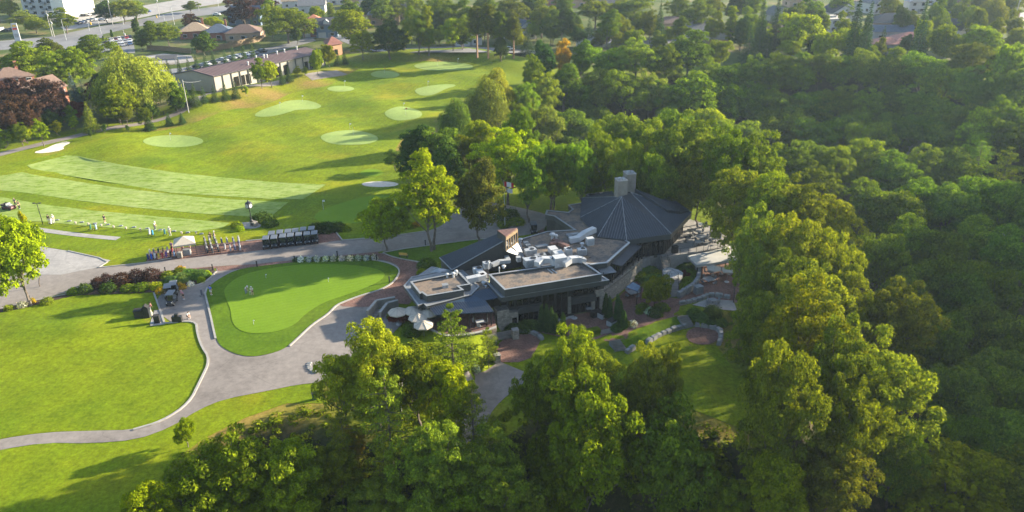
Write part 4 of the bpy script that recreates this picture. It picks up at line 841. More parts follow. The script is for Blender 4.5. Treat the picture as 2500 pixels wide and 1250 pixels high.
# --- the town: trees between houses
TT = 'town trees between houses and streets'
for k, x, y, w, h, l in [('dark1', 490, 80, 58, 9, 'dark round tree at the wooden fence corner'), ('maple1', 358, 56, 66, 11, 'tall green tree over the parked cars'), ('oak1', 402, 57, 52, 10, 'olive tree right beside the parked cars'), ('maple1', 340, 88, 36, 6, 'small green tree in the car lot'), ('dark1', 325, 44, 22, 8, 'narrow dark tree at the main road'), ('youngdark', 270, 72, 10, 5, 'tiny dark tree by the road left of the cars'), ('youngdark', 250, 87, 9, 3, 'tiny low tree by the road left of the cars'), ('roundtree', 283, 112, 30, 5, 'round bush below the car lot'),
    ('maple1', 12, -5, 50, 12, 'tree in the top left corner by the tower'), ('oak1', 52, 28, 66, 9, 'olive brown tree below the apartment tower'), ('maple1', 150, 24, 68, 11, 'green tree right below the apartment tower'), ('oak3', 80, 45, 60, 7, 'low green tree at the road below the tower'), ('dark1', 250, 2, 56, 11, 'left dark tree at the upper car lot'), ('shade2', 290, -2, 62, 12, 'middle dark tree at the upper car lot'), ('shade2', 325, 0, 54, 11, 'right dark tree at the upper car lot'), ('maple1', 462, 4, 42, 6, 'small tree on the upper road island'),
    ('purple', 462, 35, 38, 8, 'small purple tree by the main road'), ('roundtree', 515, 42, 50, 7, 'yellow green tree by the blue roofed houses'), ('spruce', 550, 38, 26, 8, 'pale spruce among the blue roofed houses'), ('purple', 590, -2, 80, 13, 'large dark purple tree at the top'), ('purple', 640, -8, 60, 12, 'second dark purple tree at the top'), ('spruce', 612, 40, 20, 8, 'grey spruce left of the big pale tree'), ('maple3', 692, 12, 112, 16, 'big pale green tree with grey trunk behind the shed'),
    ('maple2', 852, 22, 108, 15, 'tall bright tree at the range corner by the street'), ('maple2', 880, 72, 56, 11, 'lower bright tree beside the tall bright corner tree'), ('dark1', 945, 50, 88, 14, 'large dark tree on the far range edge'), ('roundtree', 768, 16, 36, 9, 'bushy tree behind the red roofed house'), ('poplar', 805, 10, 18, 9, 'narrow bright tree behind the red roofed house'), ('maple1', 848, -4, 60, 14, 'green tree at the top above the red roof'), ('maple1', 928, -2, 60, 13, 'green tree top centre above the grey roof'),
    ('maple3', 1015, 20, 66, 17, 'pale tree behind the far range edge'), ('poplar', 1047, 22, 36, -136, 'tall vine clad column of leaves on the far range edge'), ('maple3', 1090, -6, 90, 18, 'hazy tree top centre right of vine column'), ('maple2', 1102, 42, 60, 13, 'light green small tree behind the berm'), ('scotspine', 1165, 15, 60, -141, 'left tall pine with bare trunk at the berm'), ('scotspine', 1192, 8, 56, -142, 'middle tall pine with bare trunk at the berm'), ('scotspine', 1254, 42, 52, -143, 'orange trunk pine right of the berm'), ('scotspine', 1222, 28, 48, -144, 'right thin pine near the berm'), ('maple1', 1135, 5, 66, 16, 'hazy green tree left of tall pines'),
    ('spruce', 1287, 60, 46, 12, 'grey spruce below the tan roof'), ('maple1', 1322, 5, 76, 15, 'hazy green tree right of the tan roof'), ('dark1', 1372, 20, 66, 13, 'dark hazy tree top middle'), ('shade1', 1405, 52, 44, 9, 'small bushy tree left of the street lamp'), ('spruce', 1440, 42, 40, 12, 'blue spruce left of tall olive tree'), ('tall', 1486, 18, 70, 17, 'tall olive tree left of the blue spruce'), ('bluespruce', 1530, 40, 32, 11, 'pale blue spruce left of the street lamp'), ('maple1', 1556, 34, 40, 11, 'tree right beside the pale blue spruce'), ('roundtree', 1592, 56, 44, 7, 'thin round tree by the street lamp'), ('roundtree', 1642, 68, 46, 6, 'pale round tree before a dark roof'), ('maple1', 1455, -8, 90, 14, 'hazy broad tree at the top above blue spruce'), ('maple3', 1550, -10, 90, 14, 'hazy broad tree at the top above the lamp'), ('tallspruce', 1615, 0, 40, 18, 'hazy spruce at the top right of the lamp'), ('maple1', 1700, 4, 82, 14, 'hazy light green tree above the wide dark roof'), ('poplar', 1791, 22, 38, 15, 'narrow pale yellow upright tree by dark roof'), ('maple1', 1835, 24, 60, 14, 'green tree right of the narrow yellow tree'), ('spruce', 1835, 60, 56, 14, 'dark spruce at the wood edge'),
    ('tallspruce', 1868, -10, 50, 22, 'left tall spruce of the top right pair'), ('tallspruce', 1905, -20, 46, 22, 'right tall spruce of the top right pair'), ('spruce', 1886, 30, 30, 12, 'small blue grey spruce beside a white gable'), ('spruce', 1878, 82, 50, 10, 'short spruce at the wood edge by brown house'), ('roundtree', 1962, 36, 108, 15, 'big rounded tree left of the flat roofed building'), ('roundtree', 2015, 80, 62, 11, 'yellow topped round tree below the flat roofed building'), ('roundtree', 1932, 98, 58, 7, 'low bright tree at the wood edge'), ('roundtree', 2086, 72, 68, 12, 'round tree at the foot of the tall spruces'), ('tallspruce', 2105, -25, 56, 26, 'tallest dark spruce in the top right town'), ('tallspruce', 2133, -8, 50, 24, 'second dark spruce beside the tallest'), ('tallspruce', 2120, 30, 50, 18, 'lower spruce in front of the tallest pair'), ('redleaf', 2046, 78, 34, 6, 'red leaved tree near flat roofed building'), ('spruce', 2162, 62, 36, 12, 'spruce before the long dark house'), ('roundtree', 2262, 50, 42, 12, 'upright pale tree right of long dark house'), ('roundtree', 2312, 62, 72, 14, 'yellowish tree left of dark gable house'), ('tallspruce', 2268, -15, 52, 24, 'hazy tall spruce right of the dark houses'), ('maple1', 2295, 0, 50, 15, 'hazy tree beside the hazy tall spruce'), ('roundtree', 2396, 22, 44, 14, 'hazy round tree near the top right houses'), ('willow', 2432, -8, 80, 15, 'hazy drooping tree at the top right'), ('roundtree', 2408, 68, 98, 13, 'wide hazy tree below the top right houses'), ('shade2', 2378, 100, 108, 15, 'wide grey tree at the wood edge upper right'), ('roundtree', 2470, 112, 84, 15, 'pale tree at the right edge below houses'), ('roundtree', 2490, 70, 50, 9, 'small hazy round tree at the right edge'), ('maple1', 2495, 160, 90, 14, 'dark rounded tree at the right edge of the wood'),
    ('maple1', 1985, -6, 70, 13, 'hazy tree at the top above the big rounded tree'), ('maple1', 2230, 30, 40, 9, 'small light tree among the gabled houses'), ('maple1', 2350, 0, 50, 13, 'hazy tree at the top between two houses'), ('oak1', 1245, -8, 80, 15, 'hazy olive tree at the top above the orange pine'), ('maple1', 740, 30, 30, 8, 'small tree left of the red roofed house'), ('shade1', 1760, 90, 60, 12, 'dark tree between bright wood and yellow column'), ('dark1', 1222, 88, 40, 9, 'dark bush behind the right end of the berm'), ('oak1', 890, 5, 30, 9, 'small olive tree by the pale roofs')]:
    plant(k, x, y, w, h, l, (.95, 1, 1))

# --- undergrowth on the near slopes: nobody could count it
def undergrowth():
    rg = np.random.default_rng(77); P = []
    for poly, n in (([(300, 1260), (430, 1135), (560, 1050), (640, 1020), (760, 990), (960, 1055), (1110, 1070), (1300, 970), (1500, 980), (1690, 1012), (1850, 1075), (2050, 1180), (2050, 1290), (300, 1290)], 700), ([(860, 1000), (1000, 830), (1100, 850), (1180, 850), (1200, 880), (1130, 960), (1090, 1040), (960, 1050)], 260), ([(1775, 760), (1830, 760), (1900, 900), (1900, 1050), (1860, 1050), (1790, 850)], 90)):
        Q = wpoly(poly); lo, hi = Q.min(0), Q.max(0); X = lo+(hi-lo)*rg.random((n*4, 2)); X = X[sdist(X[:, 0], X[:, 1], Q) > .3][:n]; P.append(X)
    C_ = np.vstack(P); r_ = .35+.75*rg.random(len(C_))**2; ix = np.repeat(np.arange(len(C_)), 46); d = unit(rg.normal(size=(len(ix), 3))); d[:, 2] = abs(d[:, 2]); z = hgt(C_[:, 0], C_[:, 1])
    Q = np.column_stack([C_, z])[ix]+d*(r_[ix]*(.7+.4*rg.random(len(ix))))[:, None]*np.array([1.2, 1.2, .9]); V, Fq = leafquads(Q, d+np.array([0, 0, .3]), .34, rg)
    me = arrmesh('undergrowth', V, Fq); me.materials.append(LEAF['green']); tag(link(bpy.data.objects.new('undergrowth', me)), kind='stuff')
undergrowth()

def hillside_wood():                                       # leaf clumps clothing the added hill, beyond the frame
    rg = np.random.default_rng(78); X = np.column_stack([rg.uniform(60, 330, 9000), rg.uniform(20, 300, 9000)]); s_ = (X[:, 0]-50)*.853-(X[:, 1]-59)*.522
    ok = (s_ > 14) & (s_ < 120) & np.array([proj((x, y, 4))[0] > 2575 for x, y in X]); X = X[ok][:900]; z = hgt(X[:, 0], X[:, 1]); r_ = rg.uniform(2.2, 4.5, len(X)); zc = z+rg.uniform(3, 10, len(X))
    ix = np.repeat(np.arange(len(X)), 70); d = unit(rg.normal(size=(len(ix), 3))); P = np.column_stack([X, zc])[ix]+d*(r_[ix]*(.75+.35*rg.random(len(ix))))[:, None]
    V, Fq = leafquads(P, d+np.array([0, 0, .2]), 1.1, rg); me = arrmesh('hillside_wood', V, Fq); me.materials.append(LEAF['green']); tag(link(bpy.data.objects.new('hillside_wood', me)), kind='stuff')
hillside_wood()
# ------------------------------------------------------------------ clubhouse
def T3(px, py, z): return tuple(PZ(px, py, z))
def T2(px, py, z): return tuple(PZ(px, py, z)[:2])
def L3(a, b, t): return tuple(np.array(a)*(1-t)+np.array(b)*t)
def inset(poly, d):
    P = np.array(poly); c = P.mean(0); n = len(P); out = []
    ar = sum(P[i][0]*P[(i+1) % n][1]-P[(i+1) % n][0]*P[i][1] for i in range(n)); sg = 1 if ar > 0 else -1
    for i in range(n):
        a, b, e = P[i-1], P[i], P[(i+1) % n]
        n1 = np.array([-(b-a)[1], (b-a)[0]])*sg; n1 = n1/np.linalg.norm(n1); n2 = np.array([-(e-b)[1], (e-b)[0]])*sg; n2 = n2/np.linalg.norm(n2)
        m = n1+n2; m = m/max(.3, (m@m)/2)/1.0; out.append(tuple(b+m/2*d*1.0*1.0 if False else b+(n1+n2)/max(.35, 1+n1@n2)*d))
    return out
ZB = -2.7
club = thing('clubhouse', 'dark clubhouse with gravel flat roofs, faceted metal roof and twin concrete chimneys', 'building', (8, 116, ZB))
def cb(mb, nm, m, parent=None, **k): return mb.build(nm, m, parent or club, world=True, **k)
def seamquad(mb, a, b, c, d, sp=.45, r=.045):          # ribs from edge a-b up to edge d-c
    a, b, c, d = map(Vector, (a, b, c, d)); n = max(2, int((b-a).length/sp))
    for i in range(n+1):
        t = i/n; mb.tube(a.lerp(b, t)+Vector((0, 0, r*.6)), d.lerp(c, t)+Vector((0, 0, r*.6)), r, r, 4)
def seamtri(mb, a, b, c, sp=.42, r=.04):               # ribs up the fall line of eave a-b, apex c
    a, b, c = map(Vector, (a, b, c)); e = (b-a); Lg = e.length; e.normalize(); ua = (c-a).dot(e); foot = a+e*ua; h = (c-foot); n = int(Lg/sp)
    for i in range(1, n):
        u = Lg*i/n; k = u/ua if u < ua else (Lg-u)/(Lg-ua)
        nn = e.cross(h).normalized()*.035; nn = nn if nn.z > 0 else -nn; p = a+e*u+nn; mb.tube(p, p+h*min(1, max(0, k)), r, r, 4)
def flatroof(poly, zt, zb, m_top, par=0.0, parw=.28, nm='roof', cop='coping'):
    """slab with gravel top, cladding rim and metal coping"""
    rim = MB(); n = len(poly); inn = inset(poly, parw)
    cb(MB().prism(inn, zb+.02, zt-par), nm, m_top)
    for i in range(n):
        j = (i+1) % n; rim.prism([poly[i], poly[j], inn[j], inn[i]], zb, zt)
    cb(rim, 'parapet', MT['fascia'])
    o2 = inset(poly, -.05); i2 = inset(poly, parw+.04); cp = MB()
    for i in range(n):
        j = (i+1) % n; cp.prism([o2[i], o2[j], i2[j], i2[i]], zt+.004, zt+.05)
    cb(cp, 'coping', MT[cop])
# block A, left
Apar = [T2(1002, 688, 4.3), T2(1025, 717, 4.3), T2(1030, 714.5, 4.3), T2(1042, 723, 4.3), T2(1132, 708, 4.3), T2(1120, 699, 4.3), T2(1149, 694, 4.3), T2(1122, 665, 4.3)]
Aeave = [T2(986, 698, 3.3), T2(1021, 746, 3.3), T2(1034, 741, 3.3), T2(1042, 748, 3.3), T2(1150, 720, 3.3), T2(1170, 700, 3.3), T2(1130, 660, 3.3), T2(1065, 664, 3.3), T2(1005, 676, 3.3)]
flatroof(Aeave, 3.3, 2.7, MT['grey'], .06, .18)
flatroof(Apar, 4.3, 3.32, MT['gravel'], .22, .22)
cb(MB().prism(inset(Aeave, 1.4), -1.0, 2.69), 'wall', MT['clad'])
# equipment well between the two boxes
W1 = [T2(1128, 662, 3.3), T2(1190, 640, 3.3), T2(1196, 672, 3.3), T2(1226, 716, 3.3), T2(1202, 706, 3.3), T2(1152, 712, 3.3), T2(1152, 692, 3.3)]
cb(MB().prism(W1, 2.5, 3.12), 'roof', MT['gravel']); cb(MB().prism(inset(W1, .4), ZB, 2.49), 'wall', MT['clad'])
# block B, main flat roof over the glazed front
Bpar = [T2(1193, 670, 4.6), T2(1232, 708, 4.6), T2(1469, 669.5, 4.6), T2(1422, 638, 4.6)]
Beave = [T2(1182, 684, 3.4), T2(1224, 727, 3.4), T2(1487, 684, 3.4), T2(1432, 650, 3.4)]
flatroof(Beave, 3.4, 2.65, MT['grey'], .08, .2)
flatroof(Bpar, 4.6, 3.42, MT['gravel'], .28, .25)
b0 = PZ(1238, 796, ZB); b1 = PZ(1471, 754, ZB); bd = (b1-b0)/np.linalg.norm(b1-b0); bn = np.array([bd[1], -bd[0], 0]); BL = np.linalg.norm(b1-b0)
if bn[1] > 0: bn = -bn
back0 = np.array([*Beave[0], 0]); back1 = np.array([*Beave[3], 0])
cb(MB().prism([tuple(b0[:2]), tuple(b1[:2]), tuple((b1-bn*5)[:2]), tuple((b0-bn*5)[:2])], ZB-.3, 2.64), 'wall', MT['clad'])
def ux(px):                                            # distance along the front seen at a photo column
    lo, hi = -6.0, BL+6
    for _ in range(40):
        m_ = (lo+hi)/2; x = proj(b0+bd*m_+np.array([0, 0, 2.0]))[0]
        if x < px: lo = m_
        else: hi = m_
    return lo
FAC = math.atan2(bd[1], bd[0])
def fbox(px0, px1, z0, z1, d0, d1):                    # box on the front between columns, d = distance proud of the wall
    u0, u1 = ux(px0), ux(px1); c = b0+bd*(u0+u1)/2+bn*(d0+d1)/2
    mb = MB(); mb.box((c[0], c[1], (z0+z1)/2), (u1-u0, d1-d0, z1-z0), FAC); return mb
def glazing(px0, px1, z0, z1, n, d=.03):
    w = cb(fbox(px0, px1, z0, z1, 0, d), 'window', MT['glass2'])
    u0, u1 = ux(px0), ux(px1); fr = MB()
    for i in range(n+1):
        c = b0+bd*(u0+(u1-u0)*i/n)+bn*(d+.03); fr.box((c[0], c[1], (z0+z1)/2), (.08, .07, z1-z0-.14), FAC)
    for z in (z0+.035, z1-.035):
        c = b0+bd*(u0+u1)/2+bn*(d+.03); fr.box((c[0], c[1], z), (u1-u0, .075, .07), FAC)
    fr.build('frame', MT['clad'], w, world=True); return w
glazing(1243, 1255, .45, 2.6, 1); glazing(1261, 1321, .4, 2.6, 4); glazing(1393, 1450, .4, 2.6, 4); glazing(1452, 1466, .9, 2.6, 2)
glazing(1324, 1353, ZB+.05, 2.6, 2); glazing(1357, 1385, ZB+.05, 2.6, 2)
glazing(1265, 1314, ZB+.05, -.62, 4); glazing(1395, 1441, ZB+.05, -.62, 4)
cb(fbox(1261, 1322, -.6, .38, .0, .75), 'balcony_band', MT['fascia']); cb(fbox(1392, 1451, -.6, .38, .0, .75), 'balcony_band', MT['fascia'])
for a, b, z1 in ((1315, 1322, -.62), (1386, 1392.5, .6), (1443, 1451, -.62), (1463, 1471, -.2)): cb(fbox(a, b, ZB, z1, .0, .35), 'stone_pier', MT['stone'])
cb(fbox(1451, 1471, -.18, .9, 0, .4), 'stone_pier', MT['stone']); cb(fbox(1452, 1462, ZB, -.3, 0, .06), 'door', MT['glass2'])
for a in (1256, 1322.5, 1354, 1386): cb(fbox(a, a+2.5, .62, 2.64, 0, .22), 'column', MT['clad'])
cb(fbox(1209, 1238, ZB, .75, -.6, 1.1), 'stone_wall', MT['stone']); cb(fbox(1238, 1260, ZB, -.0, -.2, .9), 'stone_wall', MT['stone']); cb(fbox(1246, 1257, ZB, -.95, .9, .96), 'door', MT['glass2'])
# big flat roof C with the entrance court roof
Cp = [T2(1266, 585, 4.2), T2(1300, 575, 4.2), T2(1335, 565, 4.2), T2(1402, 561, 4.2), T2(1353, 528, 4.2), T2(1331, 524, 4.2), T2(1335, 513, 4.2), T2(1387, 518, 4.2), T2(1397, 511, 4.2), T2(1387, 500.5, 4.2), T2(1450, 490, 4.2),
      T2(1480, 520, 4.2), T2(1490, 560, 4.2), T2(1537, 592, 4.2), T2(1482, 641, 4.2), T2(1441, 646, 4.2), T2(1418, 640, 4.2), T2(1300, 652, 4.2), T2(1275, 630, 4.2)]
flatroof(Cp, 4.2, 3.3, MT['gravel'], .1, .25)
cb(MB().prism(inset(Cp, .25), ZB, 3.29), 'wall', MT['clad'])
# faceted pyramid roof
OC = [T3(1416, 531, 4.3), T3(1459, 578, 4.3), T3(1530, 586, 4.3), T3(1639, 571, 4.3), T3(1689, 518, 4.3)]
apx = Vector(T3(1518, 480, 8.4)); ap2 = Vector(T3(1540, 470, 8.4))
cx_ = apx.x+2.3; cy_ = apx.y+1.8
OC += [(29.5, 140.5, 4.3), (20.5, 142.5, 4.3), (13.5, 138.5, 4.3)]
rb = MB(); sm_ = MB(); hips = MB()
for i in range(8):
    a, b = OC[i], OC[(i+1) % 8]; tip = apx if i in (0, 1, 2, 7) else ap2
    rb.add([a, b, tuple(tip)], [(0, 1, 2)])
    seamtri(sm_, a, b, tip)
    hips.tube(a, tip, .07, .07, 5)
rb.add([OC[3], tuple(ap2), tuple(apx)], [(0, 1, 2)]); rb.add([OC[7], tuple(apx), tuple(ap2)], [(0, 1, 2)])
dome = cb(rb, 'pyramid_roof', MT['seam']); sm_.build('roof_seams', MT['rib'], dome, world=True); hips.build('hip_capping', MT['grey'], dome, world=True)
fc = MB(); oc2 = [p[:2] for p in OC]; oi = inset(oc2, .3)
for i in range(8):
    j = (i+1) % 8; fc.prism([oc2[i], oc2[j], oi[j], oi[i]], 3.35, 4.28)
cb(fc, 'fascia', MT['fascia']); cb(MB().prism(inset(oc2, .32), 3.38, 3.6), 'soffit', MT['clad'])
ow = inset(oc2, 1.3); cb(MB().prism(ow, -.4, 3.37), 'wall', MT['clad'])
def wallglass(p, q, z0, z1, n, parent=None, off=.05, frame='clad'):
    p = np.array(p); q = np.array(q); d = q-p; Lw = np.linalg.norm(d); d = d/Lw; nn = np.array([d[1], -d[0]]); a = math.atan2(d[1], d[0])
    c = (p+q)/2+nn*off/2; w = cb(MB().box((c[0], c[1], (z0+z1)/2), (Lw-.1, off, z1-z0), a), 'window', MT['glass2']); fr = MB()
    for i in range(n+1):
        e = p+d*(.06+(Lw-.12)*i/n)+nn*(off+.04); fr.box((e[0], e[1], (z0+z1)/2), (.09, .08, z1-z0), a)
    for z in (z0, z1): e = (p+q)/2+nn*(off+.045); fr.box((e[0], e[1], z), (Lw-.05, .085, .1), a)
    fr.build('frame', MT[frame], w, world=True)
for i in (2, 3, 4): wallglass(ow[i], ow[i+1], .1, 3.2, 9 if i == 2 else 11)
# raised bay on the right slope
def onroof(px, py, up):
    A, B_, Cc = np.array(OC[3]), np.array(OC[4]), np.array(ap2); nrm = np.cross(B_-A, Cc-A); d = ray(px, py); t = ((A-C0)@nrm)/(d@nrm); p = C0+d*t
    return (p[0], p[1], p[2]+up)
q1 = [onroof(1548, 466, .5), onroof(1629, 519, .5), onroof(1660, 523, .5), onroof(1683, 517.5, .3)]
bay = MB(); bay.slab(q1, 1.0); bo = bay.build('raised_bay', MT['seam'], dome, world=True)
bs = MB(); seamquad(bs, q1[1], q1[2], q1[3], q1[0], .4, .03); bs.build('bay_seams', MT['rib'], dome, world=True)
def chimney(px, py, z0, w, d, h):
    p = T3(px, py, z0); r = .22; c = MB(); c.box((p[0], p[1]+d/2, z0-1+(h+1)/2), (w, d, h+1), r); o = cb(c, 'chimney', MT['conc'])
    k = MB(); k.box((p[0], p[1]+d/2, z0+h+.06), (w+.12, d+.12, .12), r); k.build('chimney_cap', MT['kerb'], o, world=True)
    k = MB(); k.box((p[0]-.3, p[1]+d/2, z0+h+.27), (.45, .5, .28), r).box((p[0]+.4, p[1]+d/2, z0+h+.2), (.3, .4, .16), r); k.build('flue', MT['galv'], o, world=True)
chimney(1517, 479, 8.2, 1.75, 1.9, 2.75); chimney(1537.5, 468, 8.3, 1.7, 2.0, 3.2)
# low flat roof behind
Rb = [T2(1430, 474, 4.0), T2(1530, 462, 4.0), T2(1580, 456, 4.0), T2(1602, 454, 4.0), T2(1655, 480, 4.0), T2(1643, 489, 4.0), T2(1590, 500, 4.0), T2(1470, 495, 4.0), T2(1450, 488, 4.0)]
flatroof(Rb, 4.0, 3.3, MT['gravel'], .1, .25, cop='grey'); cb(MB().prism(inset(Rb, .25), -3, 3.29), 'wall', MT['clad'])
# sloping shed roof with monitor
e0, e1 = T3(1073, 629, 3.6), T3(1103, 659, 3.6); k2 = T3(1232, 587, 7.3); k1 = T3(1214, 572, 7.3); fr_ = T3(1283, 630, 3.7)
bk = (k1[0]+2.5, k1[1]+3.2, 3.7)
sh = MB(); sh.slab([e0, e1, k2, k1], .25); so_ = cb(sh, 'shed_roof', MT['seam']); s2 = MB(); seamquad(s2, e0, e1, k2, k1, .42); s2.build('roof_seams', MT['rib'], so_, world=True)
ed = MB(); ed.path([e0, e1, k2], .09); ed.build('roof_edge', MT['grey'], so_, world=True)
wl = MB(); g0 = (e1[0]+.12, e1[1]+.1, 3.3); wl.add([(e1[0]+.1, e1[1]+.15, 2.2), (fr_[0], fr_[1]+.1, 2.2), (fr_[0], fr_[1]+.1, 3.7), (k2[0], k2[1]+.12, 7.2), (e1[0]+.1, e1[1]+.15, 3.4)], [(0, 1, 2, 3, 4)])
wl.add([(fr_[0], fr_[1], 2.2), (bk[0], bk[1], 2.2), (k1[0], k1[1], 7.2), (k2[0], k2[1]+.1, 7.2), (fr_[0], fr_[1], 3.6)], [(0, 1, 2, 3, 4)])
wl.add([(e0[0]+.2, e0[1]-.1, 0), (e1[0]+.1, e1[1]+.15, 0), (e1[0]+.1, e1[1]+.15, 3.4), (e0[0]+.2, e0[1]-.1, 3.4)], [(0, 1, 2, 3)])
wl.add([(e0[0]+.2, e0[1]-.1, 0), (e0[0]+.2, e0[1]-.1, 3.4), (k1[0], k1[1]-.05, 7.1), (bk[0], bk[1], 3.4), (bk[0], bk[1], 0)], [(0, 1, 2, 3, 4)]); cb(wl, 'siding_wall', MT['clad'])
bt = MB()
for i in range(26):
    t = i/25; a = L3(e1, fr_, t); zt = 3.35+(7.2-3.35)*min(t/.7, 1) if t < .72 else 7.2+(3.7-7.2)*(t-.72)/.28; bt.box((a[0]+.06, a[1]+.1-.05, (2.3+zt)/2-.1), (.05, .05, max(.3, zt-2.6)), 0)
cb(bt, 'batten', MT['clad'])
m0, m1, m2 = T3(1213.5, 562, 8.4), T3(1263, 556, 8.4), T3(1234.5, 577, 8.4)
cb(MB().slab([m0, m1, m2], .22), 'monitor_roof', MT['red'])
md = MB(); zz = 5.9
md.add([m0, m2, (m2[0], m2[1], zz), (m0[0], m0[1], zz)], [(0, 1, 2, 3)]); cb(md, 'monitor_wall', MT['clad'])
gl = MB(); gl.add([(m2[0], m2[1], zz), (m1[0], m1[1], zz), (m1[0], m1[1], 7.7), (m2[0], m2[1], 7.7)], [(0, 1, 2, 3)]); gw = cb(gl, 'window', MT['glass'])
mf = MB(); aa = math.atan2(m1[1]-m2[1], m1[0]-m2[0])
for t in (0, .2, .4, .6, .8, 1): c = L3(m2, m1, t); mf.box((c[0], c[1]-.03, (zz+7.7)/2), (.12, .1, 7.7-zz), aa)
c = L3(m2, m1, .5); Lm = math.hypot(m1[0]-m2[0], m1[1]-m2[1]); mf.box((c[0], c[1]-.03, 7.95), (Lm, .14, .5), aa); mf.box((c[0], c[1]-.04, zz+.05), (Lm, .3, .12), aa); mf.build('timber_frame', MT['wood'], gw, world=True)
sr = [(m2[0]+.05, m2[1]-.1, zz-.03), (m1[0], m1[1]-.1, zz-.03), fr_]
srr = MB(); srr.add(sr, [(0, 1, 2)]); so2 = cb(srr, 'lean_roof', MT['coping']); s3 = MB()
for i in range(9): a = L3(sr[0], sr[1], i/8); s3.tube(a, L3(a, sr[2], .97), .07, .05, 4)
s3.build('roof_seams', MT['grey'], so2, world=True)
# skylight roof at left of the shed roof
cb(MB().prism([T2(1011, 677, 3.1), T2(1053, 649, 3.1), T2(1080, 653, 3.1), T2(1112, 668, 3.1), T2(1066, 672, 3.1)], 2.5, 3.0), 'roof', MT['grey'])
sa = T3(1070, 655, 3.9); sp_ = [T3(1042, 672, 3.02), T3(1078, 672, 3.02), T3(1104, 661, 3.02), T3(1066, 654, 3.02)]; sp_ = [(p[0], p[1]+.3, p[2]) for p in sp_]
skm = MB(); [skm.add([sp_[i], sp_[(i+1) % 4], sa], [(0, 1, 2)]) for i in range(4)]; cb(skm, 'skylight', MT['sky'])
# ribbed blue roof over the left terrace
G = [T3(1042, 742, 3.05), T3(1063, 769, 2.75), T3(1205, 761, 2.75), T3(1184, 733.5, 2.95), T3(1221, 725.5, 2.95), T3(1200, 702, 3.25), T3(1150, 714, 3.2)]
Gm = MB(); Gm.slab([G[0], G[1], G[2], G[3], L3(G[0], G[6], .8)], .1); Gm.slab([G[3], G[4], G[5], G[6], L3(G[0], G[6], .8)], .1); go = cb(Gm, 'terrace_roof', MT['seamblue'])
gs = MB(); seamquad(gs, G[1], G[2], G[3], G[0], .34, .045)
seamquad(gs, G[3], G[4], G[5], G[6], .34, .045); gs.build('roof_ribs', MT['rib'], go, world=True)
for px, py in ((1146, 782), (1158, 779), (1188, 775), (1199, 774), (1080, 785)):
    p = T3(px, py, 1.5); cb(MB().box((p[0], p[1], 1.2), (.14, .14, 3.1)), 'post', MT['black'])
tw = chaikin([np.array(T2(1043, 800, .2)), np.array(T2(1075, 820, .2)), np.array(T2(1110, 823, .2)), np.array(T2(1160, 816, .2)), np.array(T2(1196, 806, .2)), np.array(T2(1212, 800, .2))], 2)
ts = MB()
for i in range(len(tw)-1):
    a, b = tw[i], tw[i+1]; ts.prism([tuple(a), tuple(b), (b[0], b[1]+.4), (a[0], a[1]+.4)], ZB-.4, .2)
cb(ts, 'stone_wall', MT['stone']); tc = MB()
for i in range(len(tw)-1):
    a, b = tw[i], tw[i+1]; tc.prism([(a[0], a[1]-.06), (b[0], b[1]-.06), (b[0], b[1]+.46), (a[0], a[1]+.46)], .204, .32)
cb(tc, 'wall_coping', MT['kerb'])
cb(MB().prism([tuple(p) for p in tw]+[T2(1206, 760, .1), T2(1060, 760, .1), T2(1030, 775, .1)], -.6, .1), 'terrace_floor', MT['paver'])
# awnings on the right
Hq = [T3(1538, 593, 3.5), T3(1568, 600, 3.0), T3(1518, 649, 3.0), T3(1485, 641.5, 3.5)]
cb(MB().slab(Hq, .12), 'awning', MT['seam'])
H2 = [T3(1449, 646, 3.4), T3(1482, 642, 3.4), T3(1505, 664, 2.9), T3(1471, 669, 2.9)]
ho = cb(MB().slab(H2, .1), 'awning', MT['grey']); hs = MB(); seamquad(hs, H2[3], H2[2], H2[1], H2[0], .25, .04); hs.build('roof_ribs', MT['coping'], ho, world=True)
gt = MB(); gt.tube(T3(1441, 646, 4.2), T3(1482, 641, 4.2), .12, .12, 5).tube(T3(1482, 641, 4.2), T3(1537, 592, 4.2), .14, .14, 5); cb(gt, 'gutter', MT['white'])
dk = [np.array(T2(1471, 712, 0)), np.array(T2(1510, 684, 0)), np.array(T2(1554, 647, 0)), np.array(T2(1570, 634, 0))]
cb(MB().prism([tuple(dk[0]), tuple(dk[1]), tuple(dk[2]), tuple(dk[3]), T2(1560, 610, 0), T2(1480, 660, 0), T2(1450, 690, 0)], -.3, 0), 'deck', MT['conc'])
dw = MB()
for a, b in zip(dk, dk[1:]): dw.prism([tuple(a), tuple(b), (b[0]-.4, b[1]+.3), (a[0]-.4, a[1]+.3)], ZB-.3, .12)
cb(dw, 'stone_wall', MT['stone'])
for t in (.03, .22, .42, .62, .82, .97):
    i = min(2, int(t*3)); p = dk[i]*(1-(t*3-i))+dk[i+1]*(t*3-i); cb(MB().box((p[0]-.15, p[1]+.2, 1.6), (.16, .16, 2.9)), 'post', MT['black'])
rl = MB()
for a, b in zip(dk, dk[1:]):
    for z in (.55, 1.1): rl.tube((a[0]-.1, a[1]+.1, z), (b[0]-.1, b[1]+.1, z), .025, .025, 4)
    n = int(np.linalg.norm(b-a)/.5)
    for i in range(n): q = a+(b-a)*i/n; rl.tube((q[0]-.1, q[1]+.1, .1), (q[0]-.1, q[1]+.1, 1.1), .018, .018, 4)
cb(rl, 'railing', MT['black'])
wallglass(T2(1490, 690, 0), T2(1570, 616, 0), .1, 3.0, 8)
